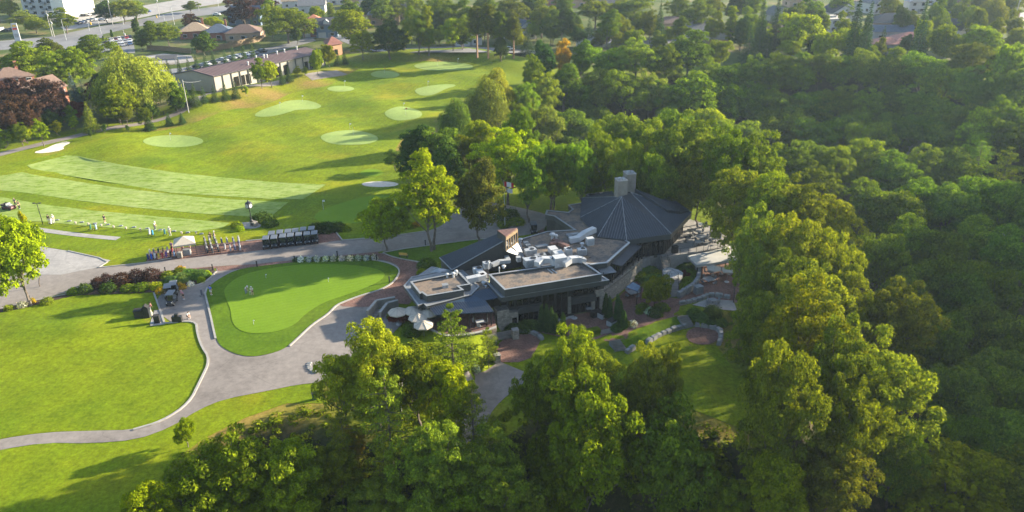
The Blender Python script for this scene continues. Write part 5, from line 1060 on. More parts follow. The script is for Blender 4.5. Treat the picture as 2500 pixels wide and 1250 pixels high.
# upper terrace slab with retaining wall
TR = [T2(1560, 608, 0), T2(1600, 600, 0), T2(1681, 535, 0), T2(1725, 548, 0), T2(1775, 580, 0), T2(1768, 604, 0), T2(1700, 616, 0), T2(1621, 628, 0), T2(1602, 622, 0), T2(1568, 635, 0)]
cb(MB().prism(TR, ZB-2.5, .06), 'terrace', MT['concpad'])
def railing(pts, label, h=1.1, sp=1.3, mat='black', glass=True):
    P = [np.array(p, float) for p in pts]; mid = sum(P)/len(P); r = thing('railing', label, 'railing', P[0]); tb = MB(); ps = MB(); gp = MB()
    for a, b in zip(P, P[1:]):
        tb.tube(a+[0, 0, h], b+[0, 0, h], .03, .03, 4); tb.tube(a+[0, 0, .12], b+[0, 0, .12], .02, .02, 4); n = max(1, int(np.linalg.norm(b-a)/sp))
        for i in range(n+1): q = a+(b-a)*i/n; ps.tube(q, q+[0, 0, h], .03, .03, 4)
        if glass: gp.quad(a+[0, 0, .18], b+[0, 0, .18], b+[0, 0, h-.08], a+[0, 0, h-.08])
    tb.build('rail', MT[mat], r, world=True); ps.build('post', MT[mat], r, world=True)
    return r
def z_(p, z): return (*p, z)
railing([z_(TR[8], .06), z_(TR[9], .06)], 'short black railing left of the terrace stairs', glass=False)
railing([z_(TR[7], .06), z_(TR[6], .06), z_(TR[5], .06), z_(TR[4], .06)], 'long black railing along the upper terrace edge above the white awning', glass=False)
railing([z_(TR[4], .06), z_(TR[3], .06), z_(TR[2], .06)], 'black railing at the wood side of the upper terrace', glass=False)
# ------------------------------------------------------------------ on the roofs
def rooftop(name, label, cat, px, py, z, parts, rz=.3, group=None):
    p = T3(px, py, z); t = thing(name, label, cat, p, rz, group)
    for nm, mb, m in parts: mb.build(nm, MT[m], t)
    return t
def acunit(px, py, z, w, d, h, label, m='galv', fan=True, rz=.3):
    b = MB().box((0, 0, h/2+.1), (w, d, h)); b.box((0, 0, .05), (w*.9, d*.9, .1)); L = [('cabinet', b, m)]
    if fan: L.append(('fan', MB().lathe((w*.15, 0, h+.1), [(min(w, d)*.36, 0), (min(w, d)*.36, .06), (min(w, d)*.1, .04)], 12), 'black'))
    g_ = MB()
    for i in range(5): g_.box((0, -d/2-.012, .25+h*.14*i), (w*.8, .02, .04))
    L.append(('grille', g_, 'grey'))
    return rooftop('air_conditioner', label, 'rooftop unit', px, py, z, L, rz)
ZC = 4.1; ZBr = 4.32; ZA = 4.08; ZW = 3.12
acunit(1297, 649, ZC, 2.3, 1.3, 1.2, 'biggest grey cooling unit with large fan at the roof joint', rz=.32)
acunit(1295, 622, ZC, 1.9, 1.0, .9, 'low grey cooling unit left of pale fan box'); acunit(1319, 630, ZC, 1.8, .9, .55, 'flat pale cooling unit with one dark fan', 'coping')
acunit(1284, 600, ZC, .8, .7, .6, 'uppermost of three little condensers', 'coping', False); acunit(1289, 607, ZC, .8, .7, .65, 'middle one of three little condensers', 'coping', False); acunit(1297, 613, ZC, .9, .7, .6, 'lowest of three little condensers', 'coping', False)
acunit(1366, 651, ZC, 2.0, 1.5, 1.7, 'tall white air handler beside the curved ducts', 'white', False); acunit(1350, 617, ZC, 1.3, 1.6, .8, 'cream topped white unit near rusty duct', 'white', False); acunit(1363, 627, ZC, 1.5, 1.4, .8, 'second white unit below the cream topped one', 'white', False)
acunit(1387, 624, ZC, 1.0, 1.2, 1.2, 'upright pale blue unit right of white units', 'white'); acunit(1420, 622, ZC, 1.4, 1.0, 1.0, 'grey unit with white panels on timber skids', 'galv'); acunit(1440, 598, ZC, 1.2, .9, 1.2, 'white louvred unit beside the long white duct', 'white', False)
acunit(1189, 654, ZBr-.2, 1.2, .9, .9, 'small grey unit at the left roof corner', 'galv'); acunit(1167, 668, ZW, 1.4, 1.2, .9, 'white unit in the sunken roof well', 'white'); acunit(1152, 655, ZW, .8, .6, .8, 'little white unit at the back of roof well', 'white', False)
acunit(1266, 638, ZC, .7, .7, .7, 'small blue grey unit below the shed roof', 'galv', False); acunit(1570, 464, 3.9, 1.8, .9, .7, 'grey unit on the back roof behind chimneys', 'galv', False); acunit(1603, 470, 3.9, .6, .5, .5, 'tiny vent box on back roof', 'white', False)
acunit(1470, 479, 3.9, .7, .6, .5, 'left small white unit behind the ridge', 'white', False); acunit(1482, 478, 3.9, .7, .6, .5, 'right small white unit behind the ridge', 'white', False)
def duct(pts, r, label, m='white', z=0):
    P = [Vector(p) for p in pts]; mb = MB()
    for a, b in zip(P, P[1:]):
        d = (b-a); L_ = d.length; q = d.to_track_quat('X', 'Z'); vs = []
        for x in (-.12, L_+.12):
            for y, zz in ((-r, 0), (r, 0), (r, r*1.7), (-r, r*1.7)): vs.append(a+q @ Vector((x, y, zz)))
        mb.add(vs, [(3, 2, 1, 0), (4, 5, 6, 7), (0, 1, 5, 4), (1, 2, 6, 5), (2, 3, 7, 6), (3, 0, 4, 7)])
    o = mb.build('air_duct', MT[m]); tag(o, label, 'duct'); return o
duct([T3(1312, 650, 4.7), T3(1324, 640, 4.9), T3(1345, 640, 4.9), T3(1358, 652, 4.2)], .5, 'arched white duct left of the tall air handler')
duct([T3(1378, 650, 4.5), T3(1392, 640, 4.8), T3(1408, 638, 4.7), T3(1423, 642, 4.2)], .5, 'curving white duct right of the tall air handler')
duct([T3(1393, 592, 4.2), T3(1412, 588, 4.3), T3(1428, 576, 4.7), T3(1450, 566, 4.8)], .5, 'long bent white duct near the pyramid roof')
duct([T3(1203, 650, 4.2), T3(1220, 643, 4.3), T3(1242, 641, 4.2), T3(1237, 632, 4.2)], .33, 'hooked silver duct under the shed roof', 'galv')
duct([T3(1142, 690, 3.2), T3(1165, 685, 3.3), T3(1182, 681, 3.3), T3(1170, 671, 3.3)], .5, 'wide white duct bending in the roof well')
duct([T3(1345, 601, 4.15), T3(1362, 597, 4.15), T3(1385, 606, 4.2)], .35, 'rusty red duct across the flat roof', 'red'); duct([T3(1350, 590, 4.15), T3(1372, 595, 4.15)], .3, 'short rusty red duct behind', 'red')
def vent(px, py, z, label, r=.22, h=.7, m='white'):
    return rooftop('roof_vent', label, 'vent', px, py, z, [('stack', MB().lathe((0, 0, 0), [(r*.7, 0), (r*.7, h*.7)], 8), m), ('cap', MB().lathe((0, 0, h*.7), [(r*1.1, 0), (r*1.3, h*.12), (r*1.0, h*.3), (r*.3, h*.38)], 10), m)])
for px, py, z, l, r, h in [(1271, 590, ZC, 'white dome vent behind the lean roof', .3, .6), (1349, 585, ZC, 'white mushroom vent near the rusty duct', .4, 1.2), (1358, 586, ZC, 'blue grey stack beside the mushroom vent', .25, 1.0), (1092, 678, ZA, 'white vent at left of the far left roof', .25, .7), (1107, 677, ZA, 'white vent pair middle on far left roof', .25, .8), (1114, 673, ZA, 'taller white vent on far left roof edge', .25, .9),
    (1230, 655, ZBr, 'white dome vent on the main roof left', .28, .5), (1219, 668, ZBr, 'slim pipe vent at the main roof left', .1, 1.1), (1193, 657, ZBr-.1, 'tall thin pipe vent beside the corner unit', .14, 1.3), (1181, 696, ZW, 'white vent in front of the roof well', .3, .6), (1186, 702, ZW, 'tiny white vent in front of the roof well', .15, .35), (1421, 602, ZC, 'white dome cap above the skid unit', .3, .7), (1384, 616, ZC, 'cream cap vent beside the pale blue unit', .25, .7)]: vent(px, py, z, l, r, h)
rooftop('roof_hatch', 'square grey hatch stepped in two tiers on the flat roof', 'hatch', 1401, 577, ZC, [('curb', MB().box((0, 0, .15), (2.2, 1.8, .3)), 'grey'), ('lid', MB().box((0, 0, .42), (.9, .7, .2)), 'coping')])
rooftop('roof_hatch', 'pale rectangular hatch lying open on the flat roof', 'hatch', 1322, 602, ZC, [('curb', MB().box((0, 0, .1), (2.0, 1.0, .2)), 'grey'), ('lid', MB().box((0, -.3, .25), (2.0, .5, .06)), 'coping')])
rooftop('roof_hatch', 'small square box on the left gravel roof', 'hatch', 1087, 701, ZA, [('curb', MB().box((0, 0, .2), (.8, .7, .4)), 'galv'), ('lid', MB().box((0, 0, .44), (.9, .8, .08)), 'coping')])
o = MB().path([T3(1194, 690, 4.4), T3(1196, 670, 4.5), T3(1270, 662, 4.5), T3(1360, 647, 4.5)], .06, 5).build('gas_pipe', MT['yellowp']); tag(o, 'thin yellow gas pipe crossing the main flat roof', 'pipe')
for a in (0, 10):
    o = MB().tube(T3(1337+a, 657, 4.36), T3(1350+a, 667, 4.36), .08, .08, 4).build('roof_skid', MT['galv']); tag(o, ('left' if a == 0 else 'right')+' one of two silver bars lying on the main roof', 'bar', )
o = MB()
for i in range(3): p = T3(1420+i*6, 630+i, 4.15); o.box((p[0], p[1], 4.18), (1.9, .12, .1), .9)
tag(o.build('timber_skid', MT['wood']), 'pale timber skids lying under the grey roof unit', 'timber')
# ------------------------------------------------------------------ terraces, walls, stairs
def stairs(tl, tr, br, bl, z0, z1, n, label, m='conc', rail=False):
    A, B_, Cc, D = [np.array(T2(*p, z)) for p, z in ((tl, z0), (tr, z0), (br, z1), (bl, z1))]
    st = thing('staircase', label, 'stairs', (*((A+B_+Cc+D)/4), z1)); tops = MB(); body = MB()
    for i in range(n):
        a0, a1 = A+(D-A)*i/n, A+(D-A)*(i+1)/n; b0_, b1_ = B_+(Cc-B_)*i/n, B_+(Cc-B_)*(i+1)/n; z = z0+(z1-z0)*i/n
        body.prism([tuple(a0), tuple(b0_), tuple(b1_), tuple(a1)], z1-.5, z-.05); k = .12
        tops.prism([tuple(a0), tuple(b0_), tuple(b1_+(b1_-b0_)*k), tuple(a1+(a1-a0)*k)], z-.048, z+.03)
    body.build('step_body', MT['grey'], st, world=True); tops.build('step_treads', MT[m], st, world=True)
    if rail:
        for P, Q in ((A, D), (B_, Cc)):
            rl = MB(); rl.tube((*P, z0+1), (*Q, z1+1), .03, .03, 4).tube((*P, z0+.5), (*Q, z1+.5), .02, .02, 4)
            for i in range(4): t = i/3; q = P+(Q-P)*t; z = z0+(z1-z0)*t; rl.tube((*q, z), (*q, z+1), .03, .03, 4)
            rl.build('handrail', MT['black'], st, world=True)
    return st
stairs((1611, 629), (1625, 627), (1637, 653), (1619, 656), 0, -1.3, 7, 'upper stone stair flight going down from the terrace', rail=True)
stairs((1633, 680), (1655, 679), (1657, 724), (1636, 726), -1.3, ZB, 8, 'lower stone stair flight with black handrails', rail=True)
stairs((1654, 772), (1678, 769), (1695, 797), (1671, 802), ZB+.1, ZB-1.3, 7, 'striped stone steps nearest the round brick seating area')
stairs((1487, 833), (1512, 829), (1531, 855), (1502, 859), ZB+.1, ZB-1.3, 7, 'striped stone steps beside the sloping strip of grass')
stairs((1463, 807), (1492, 801), (1502, 811), (1468, 817), ZB+.35, ZB, 3, 'three short stone steps beside the clipped hedge')
stairs((1213, 812), (1252, 805), (1255, 824), (1213, 832), ZB+.6, ZB, 3, 'broad pale steps by the left stone wall')
lp = [T2(1617, 656, -1.3), T2(1637, 652, -1.3), T2(1660, 660, -1.3), T2(1670, 668, -1.3), T2(1656, 681, -1.3), T2(1632, 681, -1.3), T2(1618, 668, -1.3)]
tag(MB().prism([tuple(p) for p in smooth_poly(lp, 1)], -2.9, -1.28).build('flagstone_landing', MT['flag']), kind='structure')
def boulder_mb(w, d, h, rg):
    mb = MB(); mb.box((0, 0, h/2-.1), (w, d, h+.2), 0, 0, .86); mb.v = [(x+rg.uniform(-.07, .07), y+rg.uniform(-.06, .06), z+rg.uniform(-.06, .06)) for x, y, z in mb.v]; return mb
def boulderwall(px, z, label, w=1.15, h=.6, courses=1, sm=2):
    P = [np.array(T2(a, b, z)) for a, b in px]; P = chaikin(P, sm); cum = [0]
    for a, b in zip(P, P[1:]): cum.append(cum[-1]+np.linalg.norm(b-a))
    t = thing('boulder_wall', label, 'stone wall', (*P[0], z)); rg = random.Random(int(px[0][0]))
    for c_ in range(courses):
        s_ = .4*c_
        while s_ < cum[-1]-.3:
            L_ = w*rg.uniform(.75, 1.25); m_ = min(s_+L_/2, cum[-1]-.01); i = max(k for k in range(len(cum)) if cum[k] <= m_); i = min(i, len(P)-2)
            f = (m_-cum[i])/max(1e-6, cum[i+1]-cum[i]); q = P[i]*(1-f)+P[i+1]*f; d = P[i+1]-P[i]
            o = boulder_mb(L_*.97, .7, h*rg.uniform(.85, 1.15), rg).build('boulder', MT['rock'], t, base=(0, 0, 0), bevel=.09)
            o.location = (q[0]-P[0][0], q[1]-P[0][1], c_*h); o.rotation_euler = (0, 0, math.atan2(d[1], d[0])+rg.uniform(-.08, .08)); s_ += L_
    return t
boulderwall([(1695, 648), (1706, 664), (1706, 680), (1700, 698), (1685, 712), (1660, 726)], ZB, 'stacked limestone boulder wall curving round the garden slope', 1.0, .6, 2)
boulderwall([(1658, 744), (1682, 739), (1712, 732), (1728, 722)], ZB, 'low boulder row beside the brick path near small seating', 1.1, .55)
boulderwall([(1728, 722), (1752, 724), (1780, 729)], ZB, 'short boulder row behind the small concrete seating pad', 1.1, .6)
boulderwall([(1577, 839), (1602, 825), (1625, 814), (1671, 798)], ZB-1.3, 'straight boulder row between grass strip and lower lawn', 1.1, .65)
boulderwall([(1696, 795), (1735, 800), (1757, 808), (1761, 824), (1754, 843)], ZB-1.3, 'curved boulder row around the round brick seating area', 1.1, .65)
boulderwall([(1262, 812), (1290, 812), (1310, 818), (1326, 832)], ZB, 'pale blue grey boulder row edging the front plaza bed', 1.2, .5)
boulderwall([(1110, 940), (1128, 925), (1140, 912)], ZB, 'few tan boulders beside the concrete driveway', 1.5, .9); boulderwall([(1528, 862), (1545, 852)], ZB-1.3, 'two boulders at the foot of the striped steps', .9, .6)
boulderwall([(757, 885), (752, 895), (760, 905), (775, 910)], 0, 'ring of grey rocks at the forecourt edge', .5, .22)
# white canvas awning over the lower patio
AW = [T3(1678, 624.5, .1), T3(1768, 605, .1), T3(1782, 589, .1), T3(1812, 595, -.1), T3(1806, 632, -.3), T3(1701, 648, -.3)]
aw = thing('patio_awning', 'wide white fabric awning over the lower brick patio', 'awning', (AW[5][0], AW[5][1], ZB)); MB().slab(AW, .1).build('canvas', MT['awn'], aw, world=True)
vl = MB()
for a, b in ((AW[5], AW[4]), (AW[0], AW[5])): vl.add([a, b, (b[0], b[1], b[2]-.4), (a[0], a[1], a[2]-.4)], [(0, 1, 2, 3)])
vl.build('valance', MT['awn'], aw, world=True)
for t in (.03, .35, .68, .98): p = L3(AW[5], AW[4], t); MB().box((p[0], p[1]+.15, (ZB+p[2])/2-.05), (.12, .12, p[2]-ZB-.1)).build('post', MT['black'], aw, world=True)
sp = [T3(1545, 688, .2), T3(1566, 699, -.2), T3(1556, 712, -.3), T3(1527, 701, .1)]
ss = thing('shade_sail', 'blue grey shade sail stretched on dark frame beside the yellow tree', 'shade sail', (sp[0][0], sp[0][1], ZB)); MB().slab(sp, .03).build('sail', pm('sail_fabric', (.14, .2, .27), .8), ss, world=True)
fm = MB(); [fm.tube(sp[i], sp[(i+1) % 4], .04, .04, 4) for i in range(4)]; fm.build('frame', MT['black'], ss, world=True)
for i in (1, 2): MB().tube((sp[i][0], sp[i][1], ZB), sp[i], .05, .05, 5).build('post', MT['black'], ss, world=True)
# umbrellas, tables and chairs
def umbrella(px, py, ztop, zb, r, n, label, m='canvas'):
    p = T3(px, py, ztop); t = thing('patio_umbrella', label, 'umbrella', (p[0], p[1], zb), rnd.random()); h = ztop-zb; c = MB(); rim = []
    for i in range(n): a = 2*math.pi*i/n; rim.append((r*math.cos(a), r*math.sin(a), h-.62*r/1.6))
    top = (0, 0, h); vs = rim+[top]+[(x, y, z-.16) for x, y, z in rim]; fs = [(i, (i+1) % n, n) for i in range(n)]+[(i, n+1+i, n+1+(i+1) % n, (i+1) % n) for i in range(n)]
    c.add(vs, fs).build('canopy', MT[m], t); MB().tube((0, 0, 0), (0, 0, h+.12), .035, .035, 6).build('pole', MT['grey'], t); MB().lathe((0, 0, 0), [(.42, 0), (.42, .06), (.1, .12)], 12).build('base', MT['white'], t)
    rb_ = MB(); [rb_.tube((0, 0, h+.02), (q[0], q[1], q[2]+.02), .02, .02, 3) for q in rim]; rb_.build('ribs', MT['kerb'], t); return t
umbrella(970, 753, 2.7, .05, 1.45, 8, 'cream umbrella furthest left beside the entrance stair wall'); umbrella(1007, 750, 2.7, .05, 1.4, 8, 'cream umbrella tucked under the left roof corner'); umbrella(1020, 766, 2.6, .05, 1.45, 8, 'cream umbrella in the middle of the left group'); umbrella(1033, 784, 2.5, -.2, 1.45, 8, 'cream umbrella lowest and nearest the pine'); umbrella(1047, 756, 2.6, .05, 1.35, 8, 'cream umbrella half under the blue ribbed roof')
umbrella(1744, 648, 0, ZB, 1.3, 6, 'grey six sided umbrella on the lower brick patio'); umbrella(1778, 653, 0, ZB, 1.25, 4, 'grey square umbrella on the lower brick patio')
def table_proto(round_=True, top='grey', h=.74, r=.6):
    t = thing('patio_table', 'x', 'table')
    if round_: MB().lathe((0, 0, h-.04), [(r, 0), (r, .05)], 14).build('table_top', MT[top], t)
    else: MB().box((0, 0, h), (r*2, r*1.7, .05)).build('table_top', MT[top], t)
    MB().tube((0, 0, 0), (0, 0, h-.04), .05, .05, 6).build('pedestal', MT['black'], t); MB().lathe((0, 0, 0), [(.32, 0), (.3, .03), (.06, .06)], 10).build('foot', MT['black'], t); return t
def chair_proto(m='grey'):
    t = thing('patio_chair', 'x', 'chair'); MB().box((0, 0, .44), (.48, .48, .06)).build('seat', MT[m], t); MB().box((0, .23, .7), (.48, .05, .5), 0, -.15).build('backrest', MT[m], t)
    for x in (-.21, .21):
        for y in (-.2, .22): MB().tube((x, y, 0), (x, y, .42), .02, .02, 4).build('leg', MT['black'], t)
    return t
CH0 = chair_proto(); used_ch = [False]
def chair(x, y, z, rz, label, group):
    if not used_ch[0]: used_ch[0] = True; o = CH0; o.location = (x, y, z); o.rotation_euler = (0, 0, rz); o['label'] = label; o['group'] = group; return o
    return dup(CH0, (x, y, z), rz, label, group)
TBS = {}
def table_set(px, py, z, kind, label, n, where, top='grey', r=.6):
    k = (kind, top, r)
    p = T3(px, py, z)
    if k not in TBS: TBS[k] = table_proto(kind == 'round', top, .74 if kind != 'high' else 1.05, r); o = TBS[k]; o.location = p; o['label'] = label; o.rotation_euler = (0, 0, .3)
    else: o = dup(TBS[k], p, .3+rnd.random()*.4, label)
    for i in range(n):
        a = .5+2*math.pi*i/n+rnd.uniform(-.2, .2); q = (p[0]+(r+.35)*math.cos(a), p[1]+(r+.35)*math.sin(a), z); chair(*q, a-math.pi/2, 'dark metal patio chair drawn up to the '+where, 'chairs at the '+where)
table_set(1712, 556, .06, 'round', 'white topped table at the far back of the upper terrace', 2, 'far back terrace table', 'coping'); table_set(1705, 574, .06, 'round', 'grey round table in the middle of the upper terrace', 4, 'middle terrace table')
table_set(1711, 586, .06, 'rect', 'long grey table in the upper terrace middle', 6, 'long terrace table', 'grey', .9); table_set(1746, 577, .06, 'round', 'grey round table at the terrace corner by the wood', 4, 'terrace corner table'); table_set(1746, 591, .06, 'round', 'grey round table right beside the terrace railing', 4, 'railing side table'); table_set(1705, 599, .06, 'square', 'white square table near the terrace railing', 2, 'white square table', 'coping', .65)
table_set(1684, 578, .06, 'high', 'tall pedestal table further from the railing', 0, '', 'black', .35); table_set(1674, 591, .06, 'high', 'tall pedestal table nearer the railing', 0, '', 'black', .35)
table_set(1735, 672, ZB, 'round', 'dark table left of the six sided umbrella', 3, 'six sided umbrella table'); table_set(1730, 690, ZB, 'rect', 'dark low table on the open brick patio', 4, 'open patio table', 'grey', .9); table_set(1770, 671, ZB, 'round', 'dark table left of the square umbrella', 4, 'square umbrella table')
table_set(1545, 722, ZB, 'rect', 'dark lounge table under the blue shade sail', 4, 'shade sail table', 'grey', .9); table_set(1172, 795, .12, 'square', 'white table on the ribbed roof terrace', 3, 'ribbed roof terrace table', 'white', .6); table_set(1740, 741, ZB, 'round', 'dark table with closed parasol on the small concrete pad', 4, 'small concrete pad table'); table_set(1438, 763, ZB, 'square', 'small grey table against the clubhouse glass doors', 0, '', 'coping', .5)
def box_thing(name, label, cat, px, py, z, d, m, topm, rz=.3):
    p = T3(px, py, z); t = thing(name, label, cat, p, rz); MB().box((0, 0, d[2]/2), d).build('body', MT[m], t, base=(0, 0, 0)); MB().box((0, 0, d[2]+.045), (d[0]+.08, d[1]+.08, .08)).build('lid', MT[topm], t, base=(0, 0, 0)); return t
box_thing('planter_box', 'white box planter with dark top nearest the glass front', 'planter', 1471, 775, ZB, (1.3, 1.1, .9), 'white', 'black', .7); box_thing('planter_box', 'white box planter with dark top beside the cedars', 'planter', 1494, 794, ZB, (1.4, 1.1, .9), 'white', 'black', .7)
for px, py, l in ((1363, 783, 'left'), (1376, 780, 'middle'), (1391, 776, 'right')): box_thing('planter_box', l+' of three low white planters along the glass front', 'planter', px, py, ZB, (1.1, .5, .5), 'white', 'black', FAC)
box_thing('bar_cabinet', 'grey slatted cabinet on the patio beside the boulder wall', 'cabinet', 1704, 716, ZB, (1.3, 1.0, 1.3), 'grey', 'grey', .4); box_thing('covered_grill', 'black covered grill left of the white planter', 'grill', 1455, 772, ZB, (1.6, .9, .9), 'black', 'rubber', .5); box_thing('stone_pillar', 'square stone gate pillar where brick meets driveway', 'pillar', 1214, 884, ZB, (.8, .8, 1.2), 'stone', 'kerb'); box_thing('stone_pillar', 'stone pillar with wall lamp at the plaza steps', 'pillar', 1258, 826, ZB, (.9, .9, 1.5), 'stone', 'kerb')
box_thing('host_stand', 'dark cabinet standing behind the terrace railing', 'cabinet', 1647, 617, .06, (1.0, .6, 1.2), 'black', 'black'); box_thing('utility_box', 'small green utility box on the grass above the ivy slope', 'utility box', 768, 975, 0, (.5, .5, .9), 'matte', 'black').children[0].color = (.02, .12, .08, 1)
p = T3(1402, 777, ZB); t = thing('parasol_base', 'round white parasol base on brick by the glass front', 'parasol base', p); MB().lathe((0, 0, 0), [(.5, 0), (.5, .07), (.1, .12)], 14).build('disc', MT['white'], t); MB().tube((0, 0, .1), (0, 0, .5), .04, .04, 6).build('socket', MT['grey'], t)
# left entrance stair with pale walls
es = thing('entrance_ramp', 'pale walled ramp and stair at the left clubhouse entrance', 'stair wall', (*T2(930, 770, 0), 0)); 
for pts, h0, h1 in (([(899, 778), (921, 752), (966, 744)], 1.3, 1.0), ([(929, 781), (947, 757), (973, 750)], 1.2, 1.0)):
    w_ = MB(); cp = MB(); Q = [np.array(T2(a, b, 0)) for a, b in pts]
    for a, b in zip(Q, Q[1:]):
        d = (b-a)/np.linalg.norm(b-a); n_ = np.array([-d[1], d[0]])*.16
        w_.prism([tuple(a-n_), tuple(b-n_), tuple(b+n_), tuple(a+n_)], -.3, h0); n_ = n_*1.3; cp.prism([tuple(a-n_), tuple(b-n_), tuple(b+n_), tuple(a+n_)], h0+.004, h0+.1)
    w_.build('wall', MT['conc'], es, world=True); cp.build('wall_cap', MT['kerb'], es, world=True)
sw_ = MB(); Q0, Q1 = np.array(T2(914, 778, 0)), np.array(T2(950, 754, 0))
for i in range(5): q = Q0+(Q1-Q0)*(i+.5)/6; sw_.box((q[0], q[1], .1+.09*i), (1.0, .5, .2+.18*i), .8)
sw_.build('steps', MT['conc'], es, world=True)
p = T3(986, 628, 0); t = thing('park_bench', 'yellow wooden bench on the grass island by the brick path', 'bench', p, 2.9)
MB().box((0, 0, .45), (1.5, .45, .06)).build('seat', MT['wood'], t); MB().box((0, .24, .75), (1.5, .06, .45), 0, -.15).build('backrest', pm('yellow_wood', (.5, .31, .06), .7), t)
for x in (-.65, .65): MB().box((x, 0, .22), (.08, .42, .44)).build('leg', MT['black'], t)
# ------------------------------------------------------------------ golf: carts, bags, flags
def pcol(o, c): o.color = (*c, 1); return o
def cart_proto():
    t = thing('golf_cart', 'x', 'golf cart')
    b = MB(); b.box((0, .1, .45), (1.15, 2.2, .3)).box((0, -.95, .62), (1.1, .5, .34), 0, .25, .8).box((0, .75, .68), (1.1, .8, .32), 0, 0, .92); b.build('body', pm('cart_body', (.035, .04, .05), .3, 0, .2, 2, .6), t, bevel=.05)
    b = MB(); b.box((0, .25, .78), (1.05, .5, .16)).box((0, .52, 1.05), (1.05, .12, .45), 0, -.12); b.build('seat', MT['grey'], t, bevel=.03)
    b = MB(); b.box((0, .05, 1.86), (1.2, 1.9, .09), 0, .0, .94); b.build('roof', pm('cart_roof', (.09, .1, .12), .4, 0, .15, 2, .6), t, bevel=.04)
    b = MB()
    for x in (-.52, .52): b.tube((x, -.75, .75), (x, -.6, 1.83), .025, .025, 4).tube((x, .85, .8), (x, .8, 1.83), .025, .025, 4)
    b.build('roof_frame', MT['black'], t); b = MB(); b.quad((-.5, -.76, .8), (.5, -.76, .8), (.5, -.62, 1.75), (-.5, -.62, 1.75)); b.build('windscreen', MT['glass'], t)
    for x in (-.5, .5):
        for y in (-.85, .8):
            w = MB(); n = 10; vs = []
            w.tube((x-.1, y, .24), (x+.1, y, .24), .24, .24, 12); wo = w.build('wheel', MT['rubber'], t); MB().tube((x-.11, y, .24), (x+.11, y, .24), .11, .11, 8).build('rim', MT['coping'], wo)
    for x in (-.38, .38): MB().ball((x, -1.2, .68), .085, 6, 4).build('headlight', MT['white'], t)
    b = MB(); b.tube((-.25, 1.15, .6), (-.28, 1.3, 1.45), .15, .17, 7).tube((.25, 1.15, .6), (.28, 1.3, 1.45), .15, .17, 7); b.build('bag_rack', MT['black'], t)
    return t
CT = cart_proto(); cart_used = [0]
def cart(px, py, rz, label, group=None, z=None):
    p = at(px, py)+np.array([0, 0, .05])
    if not cart_used[0]: cart_used[0] = 1; o = CT; o.location = p; o.rotation_euler = (0, 0, rz); tag(o, label, None, group); return o
    o = dup(CT, p, rz, label, group); 
    if not group and 'group' in o: del o['group']
    return o
for i, (px, py) in enumerate([(652, 604), (672, 602), (693, 599), (712, 597), (732, 595), (752, 593), (770, 591)]): cart(px, py, .18, f'dark golf cart, {ORD[i]} from left in the front row', 'golf carts parked in two rows')
for i, (px, py) in enumerate([(666, 592), (686, 589), (706, 587), (724, 585), (743, 582), (763, 580)]): cart(px, py, .18, f'dark golf cart, {ORD[i]} from left in the back row', 'golf carts parked in two rows')
cart(414, 724, .3, 'golf cart left of three parked by the flower bed'); cart(427, 717, .25, 'golf cart furthest back of three by the flower bed'); cart(421, 741, .05, 'golf cart frontmost of three by the flower bed'); cart(1303, 568, .1, 'lone dark golf cart in the entrance court')
for o in COL.objects:
    if o.name.startswith('golf_cart') and 'lone' in o.get('label', '') or 'of three' in o.get('label', '') or 'furthest back of three' in o.get('label', ''):
        if 'group' in o and o['group'] == 'golf carts parked in two rows': del o['group']
def bag_proto():
    t = thing('golf_trolley', 'x', 'golf trolley'); b = MB().tube((0, 0, .22), (0, .38, 1.05), .15, .17, 8).build('bag', MT['cloth'], t)
    c = MB(); [c.tube((x, .38+y, 1.05), (x*1.6, .5+y, 1.28), .018, .03, 4) for x, y in ((-.08, 0), (.07, .03), (0, -.06))]; c.build('clubs', MT['grey'], t); MB().tube((0, -.05, .2), (0, .62, .98), .02, .02, 4).tube((-.12, .62, .98), (.12, .62, .98), .02, .02, 4).build('handle', MT['black'], t)
    for x in (-.3, .3): MB().tube((x-.03, .1, .15), (x+.03, .1, .15), .15, .15, 10).build('wheel', MT['rubber'], t)
    return t
BG0 = bag_proto(); bag_used = [0]
def bag(px, py, label, group=None, col=(.6, .6, .6), rz=None):
    p = at(px, py)+np.array([0, 0, .05]); rz = .3+rnd.uniform(-.15, .15) if rz is None else rz
    if not bag_used[0]: bag_used[0] = 1; o = BG0; o.location = p; o.rotation_euler = (0, 0, rz); o['label'] = label
    else:
        o = dup(BG0, p, rz, label)
        if 'group' in o: del o['group']
    if group: o['group'] = group
    for c in o.children:
        if c.name.startswith('bag'): pcol(c, col)
    return o
for k, (a, b, l) in enumerate((((501, 595), (508, 622), 'left'), ((512, 593), (520, 622), 'middle'), ((524, 588), (535, 619), 'right'))):
    for i in range(7): t_ = i/6; bag(a[0]+(b[0]-a[0])*t_, a[1]+(b[1]-a[1])*t_, f'white bag on trolley, {ORD[i]} from the back in the {l} trolley line', 'golf trolleys in three diagonal lines', (.25, .25, .26) if i % 2 else (.04, .04, .045))
for i, (x, y) in enumerate([(543, 598), (556, 597), (550, 612), (571, 596), (584, 593), (564, 616), (575, 614), (587, 614), (573, 604), (585, 603)]): bag(x, y, f'white and navy golf bag, {ORD[i]} of the loose trolley cluster counted from the back left', 'loose trolleys on the brick lay-by', (.28, .28, .3) if i % 3 else (.08, .09, .16))
